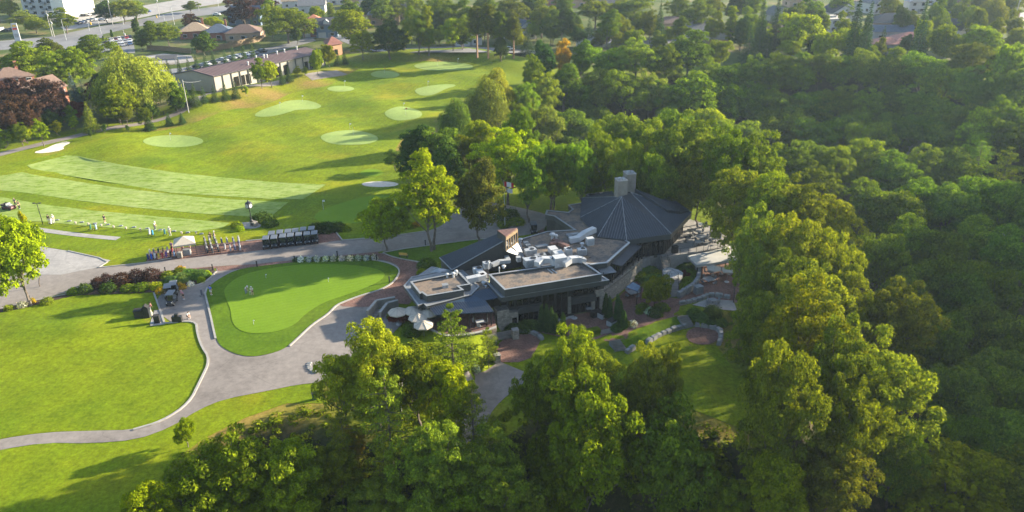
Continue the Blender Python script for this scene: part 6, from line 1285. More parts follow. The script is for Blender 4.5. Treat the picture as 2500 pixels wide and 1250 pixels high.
cl_ = [('navy', (.02, .03, .12)), ('royal blue', (.03, .09, .4)), ('white', (.6, .6, .6)), ('yellow', (.5, .36, .05)), ('red', (.35, .05, .05)), ('purple', (.15, .07, .25)), ('black', (.03, .03, .03)), ('pale blue', (.25, .4, .6)), ('cream', (.5, .45, .35)), ('grey', (.2, .2, .22)), ('dark green', (.03, .1, .05)), ('tan', (.3, .2, .1)), ('light grey', (.4, .4, .42)), ('maroon', (.16, .02, .04))]
for i, (x, y) in enumerate([(363, 637), (371, 636), (379, 634), (389, 634), (398, 633), (407, 631), (418, 630), (427, 629), (367, 627), (377, 625), (388, 623), (399, 622), (410, 620), (421, 618)]): bag(x, y, f'{cl_[i][0]} golf bag in the bag rack left of the canopy', None, cl_[i][1])
bag(366, 575, 'white bag on trolley behind the bending golfer', None, (.6, .6, .6)); bag(374, 577, 'blue bag on trolley in front of the bending golfer', None, (.05, .25, .4)); bag(403, 575, 'dark teal bag on trolley left of the white clad golfer', None, (.03, .12, .15)); bag(222, 563, 'green bag on trolley on the left tee', None, (.06, .2, .12)); bag(236, 563, 'light blue bag lying on trolley on the left tee', None, (.3, .42, .5)); bag(126, 549, 'white bag beside the two golfers by the lamp', None, (.6, .6, .6)); bag(494, 725, 'black and white bag on trolley at the kerb of the putting green', None, (.1, .1, .12))
rk = thing('bag_rack', 'black metal rail rack among the coloured golf bags', 'rack', (*at(389, 618)[:2], 0)); q = at(378, 618); q2 = at(408, 612); r_ = MB()
for z in (.5, 1.0): r_.tube((q[0], q[1], z), (q2[0], q2[1], z), .03, .03, 4)
r_.build('rail', MT['black'], rk, world=True)
for f in (0, .5, 1): e = q+(q2-q)*f; MB().tube((e[0], e[1], 0), (e[0], e[1], 1.0), .03, .03, 4).build('post', MT['black'], rk, world=True)
# canopy
lg = [at(430, 631), at(482, 623), at(478, 606), at(432, 613)]; cc = sum(lg)/4; cn = thing('canopy_tent', 'cream pop up canopy tent beside the golf bags', 'tent', cc); ev = [np.array([p[0]+(p[0]-cc[0])*.06, p[1]+(p[1]-cc[1])*.06, 2.35]) for p in lg]; tp = np.array([cc[0], cc[1], 3.35])
c = MB(); [c.add([ev[i], ev[(i+1) % 4], tp], [(0, 1, 2)]) for i in range(4)]; [c.add([ev[i], ev[(i+1) % 4], ev[(i+1) % 4]-[0, 0, .28], ev[i]-[0, 0, .28]], [(0, 1, 2, 3)]) for i in range(4)]; c.build('roof', MT['canvas'], cn, world=True)
for p in lg: MB().tube((p[0], p[1], 0), (p[0], p[1], 2.3), .05, .05, 5).build('leg', MT['black'], cn, world=True)
box_thing('counter', 'pale counter box standing under the canopy', 'counter', 458, 622, .05, (1.2, .6, 1.0), 'grey', 'coping', .1); box_thing('counter', 'white podium at the left leg of the canopy', 'counter', 440, 629, .05, (.8, .6, 1.0), 'conc', 'kerb', .1)
# flags and pins
def pin(px, py, label, c=(.7, .7, .7), h=2.1):
    p = at(px, py); t = thing('flagstick', label, 'golf flag', p); MB().tube((0, 0, 0), (0, 0, h), .03, .025, 5).build('stick', MT['white'], t); pcol((MB().box((.22, 0, h-.2), (.42, .03, .32)) if h > 1.5 else MB().box((.1, 0, h-.09), (.18, .02, .14))).build('flag', MT['cloth'], t, base=(0, 0, 0)), c); MB().lathe((0, 0, .06), [(.12, 0), (.11, .012)], 10).build('cup', MT['black'], t)
for px, py, l, c, h in [(650, 681, 'short white pin near the back edge of the putting green', (.7, .7, .7), .9), (802, 690, 'short white pin right of the putting green middle', (.7, .7, .7), .9), (620, 794, 'short white pin at the front of the putting green', (.7, .7, .7), .9), (611, 722, 'short pin between the two putting golfers', (.7, .7, .7), .8), (417, 343, 'white flag on the nearest left range green', (.7, .7, .7), 2.1), (855, 319, 'white flag behind the yellow flag', (.7, .7, .7), 2.1), (863, 329, 'yellow flag on the middle range green', (.7, .6, .02), 2.1), (842, 212, 'white flag on the small round range green', (.7, .7, .7), 2.1), (1068, 161, 'dark flag on the furthest range green', (.06, .06, .06), 2.1), (1118, 156, 'white flag on the furthest range green', (.7, .7, .7), 2.1), (939, 180, 'orange flag on the oval far range green', (.6, .25, .04), 2.1), (991, 281, 'red flag on the round shaded range green', (.45, .03, .03), 2.1), (986, 268, 'thin pale flag behind the red flag', (.6, .6, .6), 2.1), (739, 249, 'white flag on the two lobed range green', (.7, .7, .7), 2.1), (684, 266, 'pale flag at the narrow end of the two lobed green', (.6, .6, .6), 2.1), (1045, 213, 'white flag on the kidney shaped green', (.7, .7, .7), 2.1), (790, 512, 'white flag on the large green beside the round tree', (.7, .7, .7), 2.1)]: pin(px, py, l, c, h)
# bollards
for i, (px, py) in enumerate([(75, 737), (202, 706), (405, 667), (520, 660), (628, 652), (720, 639), (824, 627), (920, 637), (951, 690), (1039, 600)]):
    p = at(px, py); t = thing('bollard_light', f'slim black bollard, {ORD[i]} from left along the drive', 'bollard', p, 0, 'bollards along the drive'); MB().tube((0, 0, 0), (0, 0, .95), .1, .1, 8).build('post', MT['black'], t); MB().lathe((0, 0, .98), [(.12, 0), (.13, .1), (.05, .17)], 8).build('cap', MT['rubber'], t)
# clock on its stone base
p = at(616, 552); ck = thing('street_clock', 'black four faced post clock on pale stone base', 'clock', p, -.5)
MB().box((.35, .2, .45), (1.2, 1.0, .95)).build('stone_base', MT['conc'], ck, bevel=.05); b = MB(); b.box((.35, -.32, .5), (.7, .03, .45)); b.build('plaque', MT['black'], ck)
MB().lathe((0, 0, .9), [(.3, 0), (.3, .25), (.16, .5), (.12, 1.0), (.09, 1.1), (.08, 2.6), (.16, 2.7), (.12, 2.85)], 12).build('post', MT['black'], ck); hd = MB(); hd.box((0, 0, 4.25), (.95, .95, 1.0)); hd.lathe((0, 0, 4.75), [(.6, 0), (.5, .12), (.2, .3), (.05, .6)], 12); hd = hd.build('clock_head', MT['black'], ck, bevel=.04)
for i in range(4):
    a = i*math.pi/2; d = Vector((math.sin(a), -math.cos(a), 0)); c = d*.49; f = MB(); f.tube(Vector((0, 0, 4.25))+c*.97, Vector((0, 0, 4.25))+c*1.03, .4, .4, 20); f.build('clock_face', MT['white'], hd); h_ = MB(); s_ = Vector((d.y, -d.x, 0)); o_ = Vector((0, 0, 4.25))+c*1.05
    h_.tube(o_, o_+Vector((0, 0, .28)), .02, .015, 4).tube(o_, o_+s_*.2+Vector((0, 0, -.06)), .025, .02, 4)
    for k in range(12): q = o_+s_*(.34*math.sin(k*math.pi/6))+Vector((0, 0, .34*math.cos(k*math.pi/6))); h_.box(tuple(q), (.035, .035, .06))
    h_.build('clock_hands', MT['black'], hd)
sheet('gravel_bed', ell(606, 551, 32, 8), MT['kerb'], .07, sm=1)
# lamp post by the left tee
p = at(105, 548); t = thing('lamp_post', 'black twin headed lamp post on the left tee', 'lamp', p); MB().tube((0, 0, 0), (0, 0, 4.4), .08, .06, 8).build('pole', MT['black'], t); MB().box((0, 0, 4.42), (1.2, .08, .08)).build('arm', MT['black'], t); [MB().box((x, 0, 4.45), (.45, .3, .14)).build('lamp_head', MT['black'], t) for x in (-.55, .55)]
# flagpole with two flags
p = at(1233, 556); t = thing('flagpole', 'white flagpole behind the shed roof flying two flags', 'flagpole', p); MB().tube((0, 0, 0), (0, 0, 9.3), .07, .04, 8).build('pole', MT['white'], t); MB().ball((0, 0, 9.38), .1, 8, 5).build('finial', MT['yellowp'], t)
def flagpart(z, w, h, bands, nm):
    root = None
    for x0, x1, c in bands:
        mb = MB(); n = 4
        for i in range(n):
            a = x0+(x1-x0)*i/n; b = x0+(x1-x0)*(i+1)/n; fy_ = lambda s: .12*math.sin(s*6)*s
            mb.add([(a*w+.06, fy_(a), z-h-.35*a), (b*w+.06, fy_(b), z-h-.35*b), (b*w+.06, fy_(b), z-.35*b), (a*w+.06, fy_(a), z-.35*a)], [(0, 1, 2, 3)])
        o = pcol(mb.build(nm if root is None else 'flag_band', MT['cloth'], root or t), c); root = root or o
    return root
fl = flagpart(9.2, 1.7, .95, [(0, .25, (.5, .02, .02)), (.25, .75, (.72, .72, .72)), (.75, 1, (.5, .02, .02))], 'flag')
lf = [(0, .5), (.08, .3), (.2, .38), (.17, .15), (.34, .22), (.3, .08), (.42, .02), (.16, -.2), (.18, -.3), (.03, -.27), (.03, -.45), (-.03, -.45), (-.03, -.27), (-.18, -.3), (-.16, -.2), (-.42, .02), (-.3, .08), (-.34, .22), (-.17, .15), (-.2, .38), (-.08, .3)]
for sgn in (-1, 1):
    m_ = MB(); m_.add([(.91+x*.72, .06+sgn*.02, 8.55+y*.75) for x, y in lf], [tuple(range(len(lf)))]); pcol(m_.build('maple_leaf', MT['cloth'], fl), (.5, .02, .02))
flagpart(8.0, 1.5, .85, [(0, .35, (.05, .12, .42)), (.35, 1, (.6, .62, .66))], 'flag')
# small boxes and bins by the practice pad
sheet('concrete_pad', [(366, 793), (377, 758), (396, 757), (403, 792), (368, 797)], MT['concpad'], .06, sm=0)
box_thing('storage_box', 'low black box left of the gabled bin', 'box', 342, 776, 0, (1.25, 1.0, 1.35), 'black', 'rubber', .2)
p = at(360, 774); t = thing('waste_bin', 'tall black gabled bin beside the low black box', 'bin', p, .2); MB().box((0, 0, .85), (.8, .8, 1.7)).build('body', MT['black'], t, base=(0, 0, 0)); g_ = MB(); g_.add([(-.45, -.45, 1.7), (.45, -.45, 1.7), (.45, .45, 1.7), (-.45, .45, 1.7), (0, -.45, 2.1), (0, .45, 2.1)], [(0, 1, 4), (2, 3, 5), (1, 2, 5, 4), (3, 0, 4, 5), (3, 2, 1, 0)]); g_.build('gable_lid', MT['rubber'], t, base=(0, 0, 0))
p = at(434, 786); t = thing('ball_washer', 'wide black box with smaller block on top at the pad edge', 'box', p, .05); MB().box((0, 0, .5), (1.4, .6, 1.0)).build('body', MT['black'], t, base=(0, 0, 0)); MB().box((0, 0, 1.2), (.5, .4, .4)).build('top_block', MT['black'], t, base=(0, 0, 0))
box_thing('storage_box', 'black cabinet on the pale concrete pad', 'box', 385, 788, .05, (.8, .7, 1.2), 'black', 'rubber', .2)
p = at(374, 787); t = thing('folded_umbrella', 'closed beige umbrella standing on the pale concrete pad', 'umbrella', p); MB().lathe((0, 0, .9), [(.17, 0), (.22, .3), (.14, 1.0), (.03, 1.35)], 9).build('folded_canopy', MT['canvas'], t); MB().tube((0, 0, 0), (0, 0, 1), .03, .03, 5).build('pole', MT['grey'], t); MB().lathe((0, 0, 0), [(.35, 0), (.35, .08), (.05, .1)], 10).build('base', MT['white'], t)
# tee baskets and ball trays
for i, (x, y) in enumerate([(580, 530), (678, 538), (777, 548), (870, 560), (965, 570), (1075, 580), (1388, 607), (1500, 606)]):
    p = at(x/3.125, 380+y/3.125); t = thing('ball_basket', f'tan ball basket stand, {ORD[i]} from left on the tee', 'basket', p, 0, 'ball baskets along the tee'); MB().lathe((0, 0, .35), [(.16, 0), (.22, .35)], 8).build('basket', MT['canvas'], t); lb = MB(); [lb.tube((.18*math.cos(a), .18*math.sin(a), 0), (.12*math.cos(a), .12*math.sin(a), .36), .02, .02, 4) for a in (0, 2.1, 4.2)]; lb.build('stand', MT['wood'], t)
for i, (x, y) in enumerate([(437, 495), (530, 503), (627, 512), (725, 522), (825, 530), (923, 540), (1023, 550), (1125, 560), (1225, 570), (1328, 580), (1433, 590), (1537, 600)]):
    p = at(x/3.125, 380+y/3.125); t = thing('ball_tray', f'small dark tray, {ORD[i]} from left along the tee line', 'tray', p, .2, 'ball trays along the tee line'); MB().box((0, 0, .1), (.75, .4, .2), 0, 0, .9).build('tray', MT['grey'], t, base=(0, 0, 0)); MB().box((0, 0, .22), (.6, .28, .05)).build('divider', MT['coping'], t, base=(0, 0, 0))
# utility truck at the far left tee
p = at(23, 511); t = thing('utility_cart', 'dark maroon utility cart parked on the left tee', 'utility cart', p, 1.25); MB().box((0, 0, .5), (1.3, 2.7, .3)).box((0, -1.05, .75), (1.25, .6, .3), 0, 0, .85).build('body', pm('maroon_paint', (.09, .02, .025), .35), t, bevel=.05); b = MB(); b.box((0, .75, .85), (1.35, 1.2, .08)).box((-.65, .75, 1.0), (.06, 1.2, .35)).box((.65, .75, 1.0), (.06, 1.2, .35)).box((0, 1.35, 1.0), (1.3, .06, .35)); b.build('cargo_bed', MT['black'], t); MB().box((0, -.3, .95), (1.1, .5, .2)).box((0, -.02, 1.2), (1.1, .12, .4)).build('seat', MT['grey'], t)
for x in (-.6, .6):
    for y in (-.9, .85): MB().tube((x-.12, y, .3), (x+.12, y, .3), .3, .3, 12).build('wheel', MT['rubber'], t)
# ------------------------------------------------------------------ people
def skinmesh(name, J, E_, m, parent, root=0, sub=1):
    me = bpy.data.meshes.new(name); me.from_pydata([j[:3] for j in J], E_, []); me.update(); o = link(bpy.data.objects.new(name, me)); o.parent = parent
    s_ = o.modifiers.new('skin', 'SKIN'); s_.use_smooth_shade = True
    lay = me.skin_vertices[0].data
    for i, j in enumerate(J): r = j[3]; lay[i].radius = r if hasattr(r, '__len__') else (r, r); lay[i].use_root = (i == root)
    u = o.modifiers.new('sub', 'SUBSURF'); u.levels = sub; u.render_levels = sub
    me.materials.append(m); return o
def person(px, py, rz, label, shirt, legs, pose='stand', hat=None, shorts=True, club=False, hair=(.06, .04, .03), base=None):
    p = at(px, py) if base is None else np.array(base); t = thing('person', label, 'person', p+np.array([0, 0, .02]), rz); y = 0; bend = {'stand': .05, 'putt': .75, 'lean': .35, 'crouch': .5}[pose]; hz = .95 if pose != 'crouch' else .5
    hip = Vector((0, .1*bend, hz)); up = Vector((0, -math.sin(bend), math.cos(bend))); ch = hip+up*.34; nk = hip+up*.54; hd = nk+Vector((0, -math.sin(bend*1.25), math.cos(bend*1.25)))*.2
    J = []; E_ = []
    def add(v, r, par=None):
        J.append((v[0], v[1], v[2], r)); i = len(J)-1
        if par is not None: E_.append((par, i))
        return i
    a = add(hip, (.15, .12)); b = add(hip+up*.2, (.135, .1), a); c = add(ch+up*.06, (.165, .11), b); n = add(nk, .055, c); h0 = add(nk+(hd-nk)*.55, (.08, .085), n); h1 = add(hd+Vector((0, -.01, .01)), (.078, .095), h0); h2 = add(hd+(hd-nk)*.45, (.06, .07), h1)
    arms = []
    for s_ in (-1, 1):
        sh = ch+up*.13+Vector((s_*.2, 0, 0)); 
        if pose == 'stand': el = sh+Vector((s_*.06, .02, -.28)); hn = el+Vector((-s_*.03, -.14, -.21))
        else: el = sh+Vector((-s_*.02, -.1, -.28)); hn = Vector((s_*.03, el.y-.14, el.z-.2))
        i = add(sh, .06, c); j = add(el, .045, i); k = add(hn, .035, j); f = hn+(hn-el).normalized()*.1; m_ = add(f, (.04, .022), k); arms.append((sh, el, hn)); 
        for q in (-.03, -.01, .01, .03): add(f+(hn-el).normalized()*(.08-abs(q)*.6)+Vector((q, q*.2, -.005)), .009, m_)
        add(hn+(hn-el).normalized()*.07+Vector((-s_*.06, -.03, 0)), .011, k)
    knees = []
    for s_ in (-1, 1):
        hj = hip+Vector((s_*.1, 0, -.06))
        if pose == 'crouch': kn = Vector((s_*.16, -.38, .45)); an = Vector((s_*.14, -.12, .08))
        else: kn = Vector((s_*.11, -.02-.06*bend, .5)); an = Vector((s_*.12, .03, .08))
        i = add(hj, .095, a); j = add(kn, .062, i); k = add(an, .045, j); m_ = add(an+Vector((0, -.16, -.04)), (.045, .035), k); knees.append((hj, kn, an))
    body = skinmesh('body', J, E_, MT['skin'], t)
    def cl(nm, pts, col, Ed=None):
        o = skinmesh(nm, pts, Ed, MT['cloth'], t); pcol(o, col); return o
    S = [(*(hip+up*.02), (.168, .138)), (*(hip+up*.2), (.155, .12)), (*(ch+up*.08), (.185, .13)), (*(ch+up*.17), (.1, .085))]; Ed = [(0, 1), (1, 2), (2, 3)]
    for sh, el, hn in arms: S += [(*sh, .082), (*(sh+(el-sh)*.75), .07)]; k = len(S); Ed += [(2, k-2), (k-2, k-1)]
    cl('shirt', S, shirt, Ed)
    Lg = [(*hip, (.172, .142)), (*(hip+up*.08), (.165, .135))]; Ed = [(0, 1)]
    for hj, kn, an in knees:
        e = kn+(an-kn)*.0 if shorts else an; Lg += [(*hj, .115), (*(kn if not shorts else hj+(kn-hj)*.85), .085)]; k = len(Lg); Ed += [(0, k-2), (k-2, k-1)]
        if not shorts: Lg.append((*an, .065)); Ed.append((k-1, k))
    cl('shorts' if shorts else 'trousers', Lg, legs, Ed)
    for hj, kn, an in knees: pcol(MB().box((an[0], an[1]-.07, .05), (.1, .27, .1)).build('shoe', MT['matte'], t, base=(0, 0, 0), bevel=.03), (.6, .6, .6))
    hh = MB(); hh.ball((hd[0], hd[1]+.015, hd[2]+.035), .112, 10, 7, 0, 1.0); hh.v = [v for v in hh.v]; ho = hh.build('hat' if hat else 'hair', MT['cloth'], t, base=(0, 0, 0), smooth=True); pcol(ho, hat or hair)
    if hat: pcol(MB().lathe((hd[0], hd[1]-.03, hd[2]+.06), [(.15, 0), (.15, .015)], 12).build('brim', MT['cloth'], ho, base=(0, 0, 0)), hat)
    fz = MB()
    for s_ in (-.035, .035): fz.ball((hd[0]+s_, hd[1]-.092, hd[2]+.005), .013, 5, 4)
    fz.build('eyes', MT['black'], t, base=(0, 0, 0))
    ns = MB(); ns.ball((hd[0], hd[1]-.1, hd[2]-.025), .018, 5, 4); ns.build('nose', MT['skin'], t, base=(0, 0, 0))
    if club:
        hn = (arms[0][2]+arms[1][2])/2; g = thing('golf_club', 'golf club held by '+label[:1].lower()+label[1:][:40].rsplit(' ', 1)[0], 'golf club', p+np.array([0, 0, .02]), rz); c_ = MB().tube(hn+Vector((0, .03, .12)), Vector((0, hn.y-.28, .03)), .016, .012, 4); c_.build('shaft', MT['coping'], g); MB().box((0, hn.y-.32, .03), (.05, .12, .05)).build('club_head', MT['black'], g)
    return t
W8 = (.62, .62, .62); BK = (.025, .025, .03)
person(602, 718, 1.0, 'golfer in white shirt and grey trousers bending over to putt', W8, (.22, .24, .3), 'putt', W8, False, True); person(617, 722, .2, 'golfer in white shirt and black shorts standing over the putting hole', W8, BK, 'lean', W8, True, True)
person(516, 721, 2.8, 'person in blue shirt and white shorts beside the putting green kerb', (.03, .14, .55), W8); person(449, 731, -.4, 'person in pink top and dark shorts right of the carts', (.6, .25, .38), BK, 'lean', (.55, .3, .35)); person(459, 778, 1.2, 'person in white shirt crouching by the wide black box', W8, (.12, .12, .13), 'crouch'); person(369, 764, 2.5, 'person in pink shirt behind the closed beige umbrella', (.62, .25, .24), W8, 'lean')
person(379, 561, 1.3, 'golfer in pale shirt and dark trousers swinging on the tee', W8, (.1, .1, .12), 'lean', W8, False, True); person(416, 575, .3, 'golfer clad in white beside the dark teal bag', W8, (.55, .52, .48), 'stand', W8, False); person(257, 545, 2.9, 'lone golfer in dark navy shirt on the tee middle', (.03, .04, .08), (.05, .05, .06), 'stand', None, True); person(121, 545, .4, 'golfer in black top and white shorts near the lamp post', BK, W8, 'stand', BK); person(132, 544, .8, 'golfer in white and grey right of the black topped golfer', (.5, .5, .5), (.55, .55, .52), 'stand', W8, False)
person(39, 503, .3, 'worker in dark grey behind the utility cart', (.1, .11, .12), (.06, .06, .07), 'stand', (.2, .2, .18), False); person(48, 510, 1.5, 'worker in all black right beside the utility cart', BK, BK, 'stand', BK, False)
person(421, 612, .2, 'person in purple shirt among golf bags left of the canopy', (.15, .07, .22), BK); person(447, 617, 1.2, 'person in dark red shirt standing under the canopy', (.3, .06, .06), (.1, .1, .1)); person(466, 615, -.8, 'person in pale shirt standing under the canopy right side', (.5, .48, .4), BK); person(515, 588, .4, 'person in brown shirt at the back of the trolley lines', (.2, .12, .08), BK); person(525, 586, 2.0, 'person in grey shirt at the back of the right trolley line', (.25, .25, .26), BK, 'stand', W8)
# ------------------------------------------------------------------ planting around the drive and terraces
SH = [('smoke', 240, 700, 28, 'dark smoke bush at the left end of the drive bed'), ('smoke', 262, 690, 24, 'second dark smoke bush in the drive bed'), ('smoke', 298, 692, 44, 'broad dark smoke bush in the drive bed'), ('smoke', 335, 684, 40, 'tall dark smoke bush in the drive bed middle'), ('smoke', 372, 680, 40, 'tallest dark smoke bush at drive bed right'),
      ('darkbush', 265, 710, 34, 'dark green bush below the smoke bushes'), ('darkbush', 210, 712, 30, 'dark green bush at far left of the drive bed'), ('shrub', 180, 716, 26, 'small green bush left of the drive bed'), ('shrub', 116, 740, 26, 'rounded green bush near the left trunk'), ('shrub', 312, 708, 30, 'green bush in front of the broad smoke bush'), ('shrub', 345, 706, 34, 'green bush in front of the tall smoke bush'), ('shrub2', 382, 702, 30, 'yellow green bush at the front of the bed'),
      ('tuft', 420, 690, 36, 'grass tuft in the bed, left of four'), ('tuft', 445, 684, 36, 'grass tuft in the bed, second of four'), ('tuft', 463, 676, 40, 'largest grass tuft on the bed ridge'), ('tuft', 487, 676, 36, 'grass tuft at the bed tip, right of four'), ('shrub', 410, 676, 30, 'green bush behind the grass tufts'), ('shrub', 440, 668, 30, 'green bush at the back of the bed tip'), ('shrub2', 505, 672, 20, 'small yellow bush at the bed tip'), ('shrub2', 492, 688, 18, 'small yellow bush beside the path kerb'),
      ('gold', 392, 714, 22, 'orange flowers at bed front, left patch'), ('gold', 412, 710, 24, 'orange flowers at bed front, middle patch'), ('gold', 440, 704, 26, 'orange flowers at bed front, right patch'), ('gold', 440, 662, 22, 'orange flowers at the back of bed by road'), ('gold', 81, 739, 12, 'orange flowers under the left bollard'), ('flowers', 466, 698, 16, 'silver foliage plant at the bed kerb'), ('flowers', 55, 749, 22, 'white flowering plants under the left trunk'), ('shrub2', 22, 756, 20, 'low yellow green plant at left lawn edge'),
      ('darkbush', 640, 537, 44, 'dark brown bush behind the clock'), ('shrub', 578, 553, 26, 'green bush left of the clock'), ('shrub2', 586, 562, 20, 'pale low plant in front of clock gravel'), ('darkbush', 660, 550, 34, 'reddish bush right of the clock'), ('darkbush', 775, 563, 40, 'dark bush left in the row by the brick lay-by'), ('darkbush', 800, 562, 44, 'dark bush middle in the row by the brick lay-by'), ('darkbush', 825, 560, 36, 'dark bush right in the row by the brick lay-by'), ('shrub2', 845, 562, 22, 'yellow bush at the row end by the brick lay-by'), ('gold', 1015, 552, 18, 'orange flowers by the curb under the ash'), ('shrub', 1000, 556, 18, 'green plants by the curb under the ash'),
      ('darkbush', 1240, 530, 50, 'dark bush under the flagpole'), ('shrub', 1262, 545, 36, 'green bush on the court island'), ('shrub', 1230, 552, 30, 'green bush in front of the flagpole'), ('tuft', 1343, 562, 22, 'grass tuft against the dark court wall'), ('tuft', 1355, 566, 20, 'second grass tuft against the dark court wall'), ('darkbush', 1042, 652, 40, 'dark bush at the shed roof corner'), ('shrub2', 1030, 668, 22, 'yellow green plant beside the brick path corner'),
      ('redleaf', 985, 790, 46, 'reddish bush below the umbrellas'), ('gold', 1018, 800, 22, 'orange flowering bush under the lowest umbrella'), ('shrub', 960, 775, 26, 'green bush beside the entrance ramp'), ('darkbush', 1005, 815, 40, 'dark bush on the slope below the umbrellas'), ('tuft', 1250, 805, 30, 'spiky grass clump at the plaza steps'), ('tuft', 1298, 800, 36, 'pale grass clump before the lower glass'), ('darkbush', 1280, 806, 40, 'dark bush before the lower glass'),
      ('shrub', 1600, 675, 44, 'green bush left of the upper stair'), ('tuft', 1580, 665, 44, 'grass tuft at the slope top by the awning'), ('tuft', 1590, 690, 46, 'grass tuft mid slope left of stairs'), ('shrub', 1565, 680, 40, 'green bush near the stone deck wall'), ('shrub', 1618, 690, 34, 'green bush beside the landing'), ('darkbush', 1622, 712, 30, 'dark bush beside the lower stair'), ('tuft', 1650, 648, 40, 'pale fountain grass at right of the upper stair'), ('tuft', 1672, 650, 44, 'large pale fountain grass under the awning edge'), ('shrub', 1640, 640, 34, 'green bush at the terrace foot'), ('shrub', 1685, 672, 36, 'green bush inside the boulder curve'), ('shrub', 1680, 692, 36, 'green bush low inside the boulder curve'), ('redleaf', 1668, 680, 20, 'small reddish bush beside the landing'), ('shrub', 1668, 706, 30, 'green bush above the boulder wall front'),
      ('shrub', 1570, 755, 30, 'green plants at left of the island bed'), ('pinkbush', 1590, 765, 28, 'grey flowering plants in front of the island tree'), ('shrub', 1615, 755, 34, 'green plants at right of the island bed'), ('darkbush', 1600, 770, 32, 'dark plants at the island bed front'), ('shrub2', 1560, 765, 16, 'yellow plant at island bed edge'), ('shrub2', 1532, 795, 18, 'yellow bush beside the right cedar'), ('pinkbush', 1545, 795, 22, 'pink flowering plants at the path edge'), ('tuft', 1504, 806, 24, 'olive grass tuft beside the short steps'),
      ('tuft', 1695, 770, 30, 'tall grass clump at top of right steps'), ('tuft', 1715, 778, 34, 'tall grass clump middle above the boulders'), ('tuft', 1735, 786, 34, 'blue green grass clump above the curved boulders'), ('tuft', 1755, 790, 32, 'grass clump at right end above curved boulders'), ('shrub2', 1710, 790, 22, 'yellow green bush among grass clumps'), ('darkbush', 1740, 770, 40, 'dark bush by the small concrete pad'),
      ('shrub', 1190, 880, 26, 'green plant in bed by the driveway'), ('shrub2', 1170, 890, 26, 'yellow green plant in bed by the driveway'), ('flowers', 1160, 905, 22, 'silvery plant in bed by the driveway'), ('darkbush', 1195, 850, 34, 'dark bush right of the small pine')]
for k, x, y, w, l in SH:
    p = at(x, y); hm = {'smoke': 2.0, 'darkbush': 1.6, 'redleaf': 1.8}.get(k, 1.1)*(.75+.25*w/35); plant(k, x, y, w*1.15, hm, l, (.95, 1, .95), base=p)
for i, x in enumerate(range(735, 920, 20)):
    plant('shrub', x-9, 636-((x-720)/200)*5, 24, .6, f'dark green border plant, {ORD[i]} from left behind the putting green', (.7, .85, .9), 'border plants behind the putting green', base=at(x-9, 637-((x-720)/200)*5)); plant('flowers', x, 637-((x-720)/200)*5, 19, .95, f'white flower clump, {ORD[i]} from left behind the putting green', (1, 1, 1), 'white flowers behind the putting green', base=at(x, 638.5-((x-720)/200)*5))
for x, y, h, l in [(1322, 810, 4.6, 'left cedar of the front plaza group'), (1334, 812, 4.8, 'second cedar of the front plaza group'), (1346, 813, 4.4, 'third cedar of the front plaza group'), (1356, 815, 3.6, 'short cedar of the front plaza group'), (1374, 820, 4.0, 'lone pointed cedar right of the plaza group'), (1478, 776, 4.3, 'cedar beside the stone corner of glass front'), (1487, 777, 3.8, 'second cedar beside the stone corner'), (1506, 790, 5.0, 'tallest cedar beside the white box planter'), (1513, 793, 4.2, 'cedar touching the tallest cedar'), (1522, 803, 3.2, 'shortest cedar at the planter group end')]: plant('cedar', x, y, 18, h, l, (1, 1.15, .8), 'cedars before the glass front', base=at(x, y))
plant('roundtree', 1597, 676, 78, 5.2, 'yellow green rounded tree in the round island bed', (.8, .85, .8), base=at(1598, 752))
plant('maple2', 75, 530, 165, -746, 'leafy golden green tree at the left edge of the drive', (.8, .85, .9)); plant('autumn', 98, 530, 40, -700, 'yellow leafed limb tree rising behind the left edge tree', (.75, 1.0, .5))
tag(strip('hedge', [(1405, 822), (1435, 816), (1463, 810)], 1.1, .7, LEAF['green'], kind=None), 'low clipped hedge between brick terrace and path', 'hedge')
# ------------------------------------------------------------------ maintenance shed
E0, E1, B0 = [np.array(T3(*p, 5.2)) for p in ((520, 186), (790, 127.5), (425.6, 180))]
dv_ = E1-E0; B1 = B0+dv_; R0 = (E0+B0)/2+[0, 0, 1.5]; R1 = (E1+B1)/2+[0, 0, 1.5]
shed = thing('maintenance_shed', 'long beige metal shed with low brown ribbed roof beside the range', 'shed', (*E0[:2], 0)); ud = dv_/np.linalg.norm(dv_); un = np.array([ud[1], -ud[0], 0]); SL = np.linalg.norm(dv_)
if un[1] > 0: un = -un
BEI = pm('beige_metal', (.36, .33, .28), .6, 0, .1, .3)
wl = MB(); ft = [tuple(p[:2]) for p in (E0, E1, B1, B0)]; wl.prism(ft, -1, 5.1); wl.add([tuple(E0-[0, 0, .1]), tuple(B0-[0, 0, .1]), tuple(R0-[0, 0, .1])], [(0, 1, 2)]).add([tuple(E1-[0, 0, .1]), tuple(B1-[0, 0, .1]), tuple(R1-[0, 0, .1])], [(0, 1, 2)]); wl.build('wall', BEI, shed, world=True)
ov = un*.5; rf = MB(); rf.slab([tuple(E0+ov-ud*.4), tuple(E1+ov+ud*.4), tuple(R1+ud*.4), tuple(R0-ud*.4)], .18).slab([tuple(B0-ov-ud*.4), tuple(R0-ud*.4), tuple(R1+ud*.4), tuple(B1-ov+ud*.4)], .18); ro = rf.build('roof', MT['seambrown'], shed, world=True)
sm_ = MB(); seamquad(sm_, E0+ov, E1+ov, R1, R0, 1.2, .05); seamquad(sm_, B0-ov, B1-ov, R1, R0, 1.2, .05); sm_.build('roof_ribs', MT['seambrown'], ro, world=True); tr_ = MB().tube(E0+ov-ud*.4, E1+ov+ud*.4, .12, .12, 4).tube(E0+ov-ud*.4, R0-ud*.4, .1, .1, 4).tube(B0-ov-ud*.4, R0-ud*.4, .1, .1, 4); tr_.build('roof_trim', MT['fascia'], ro, world=True)
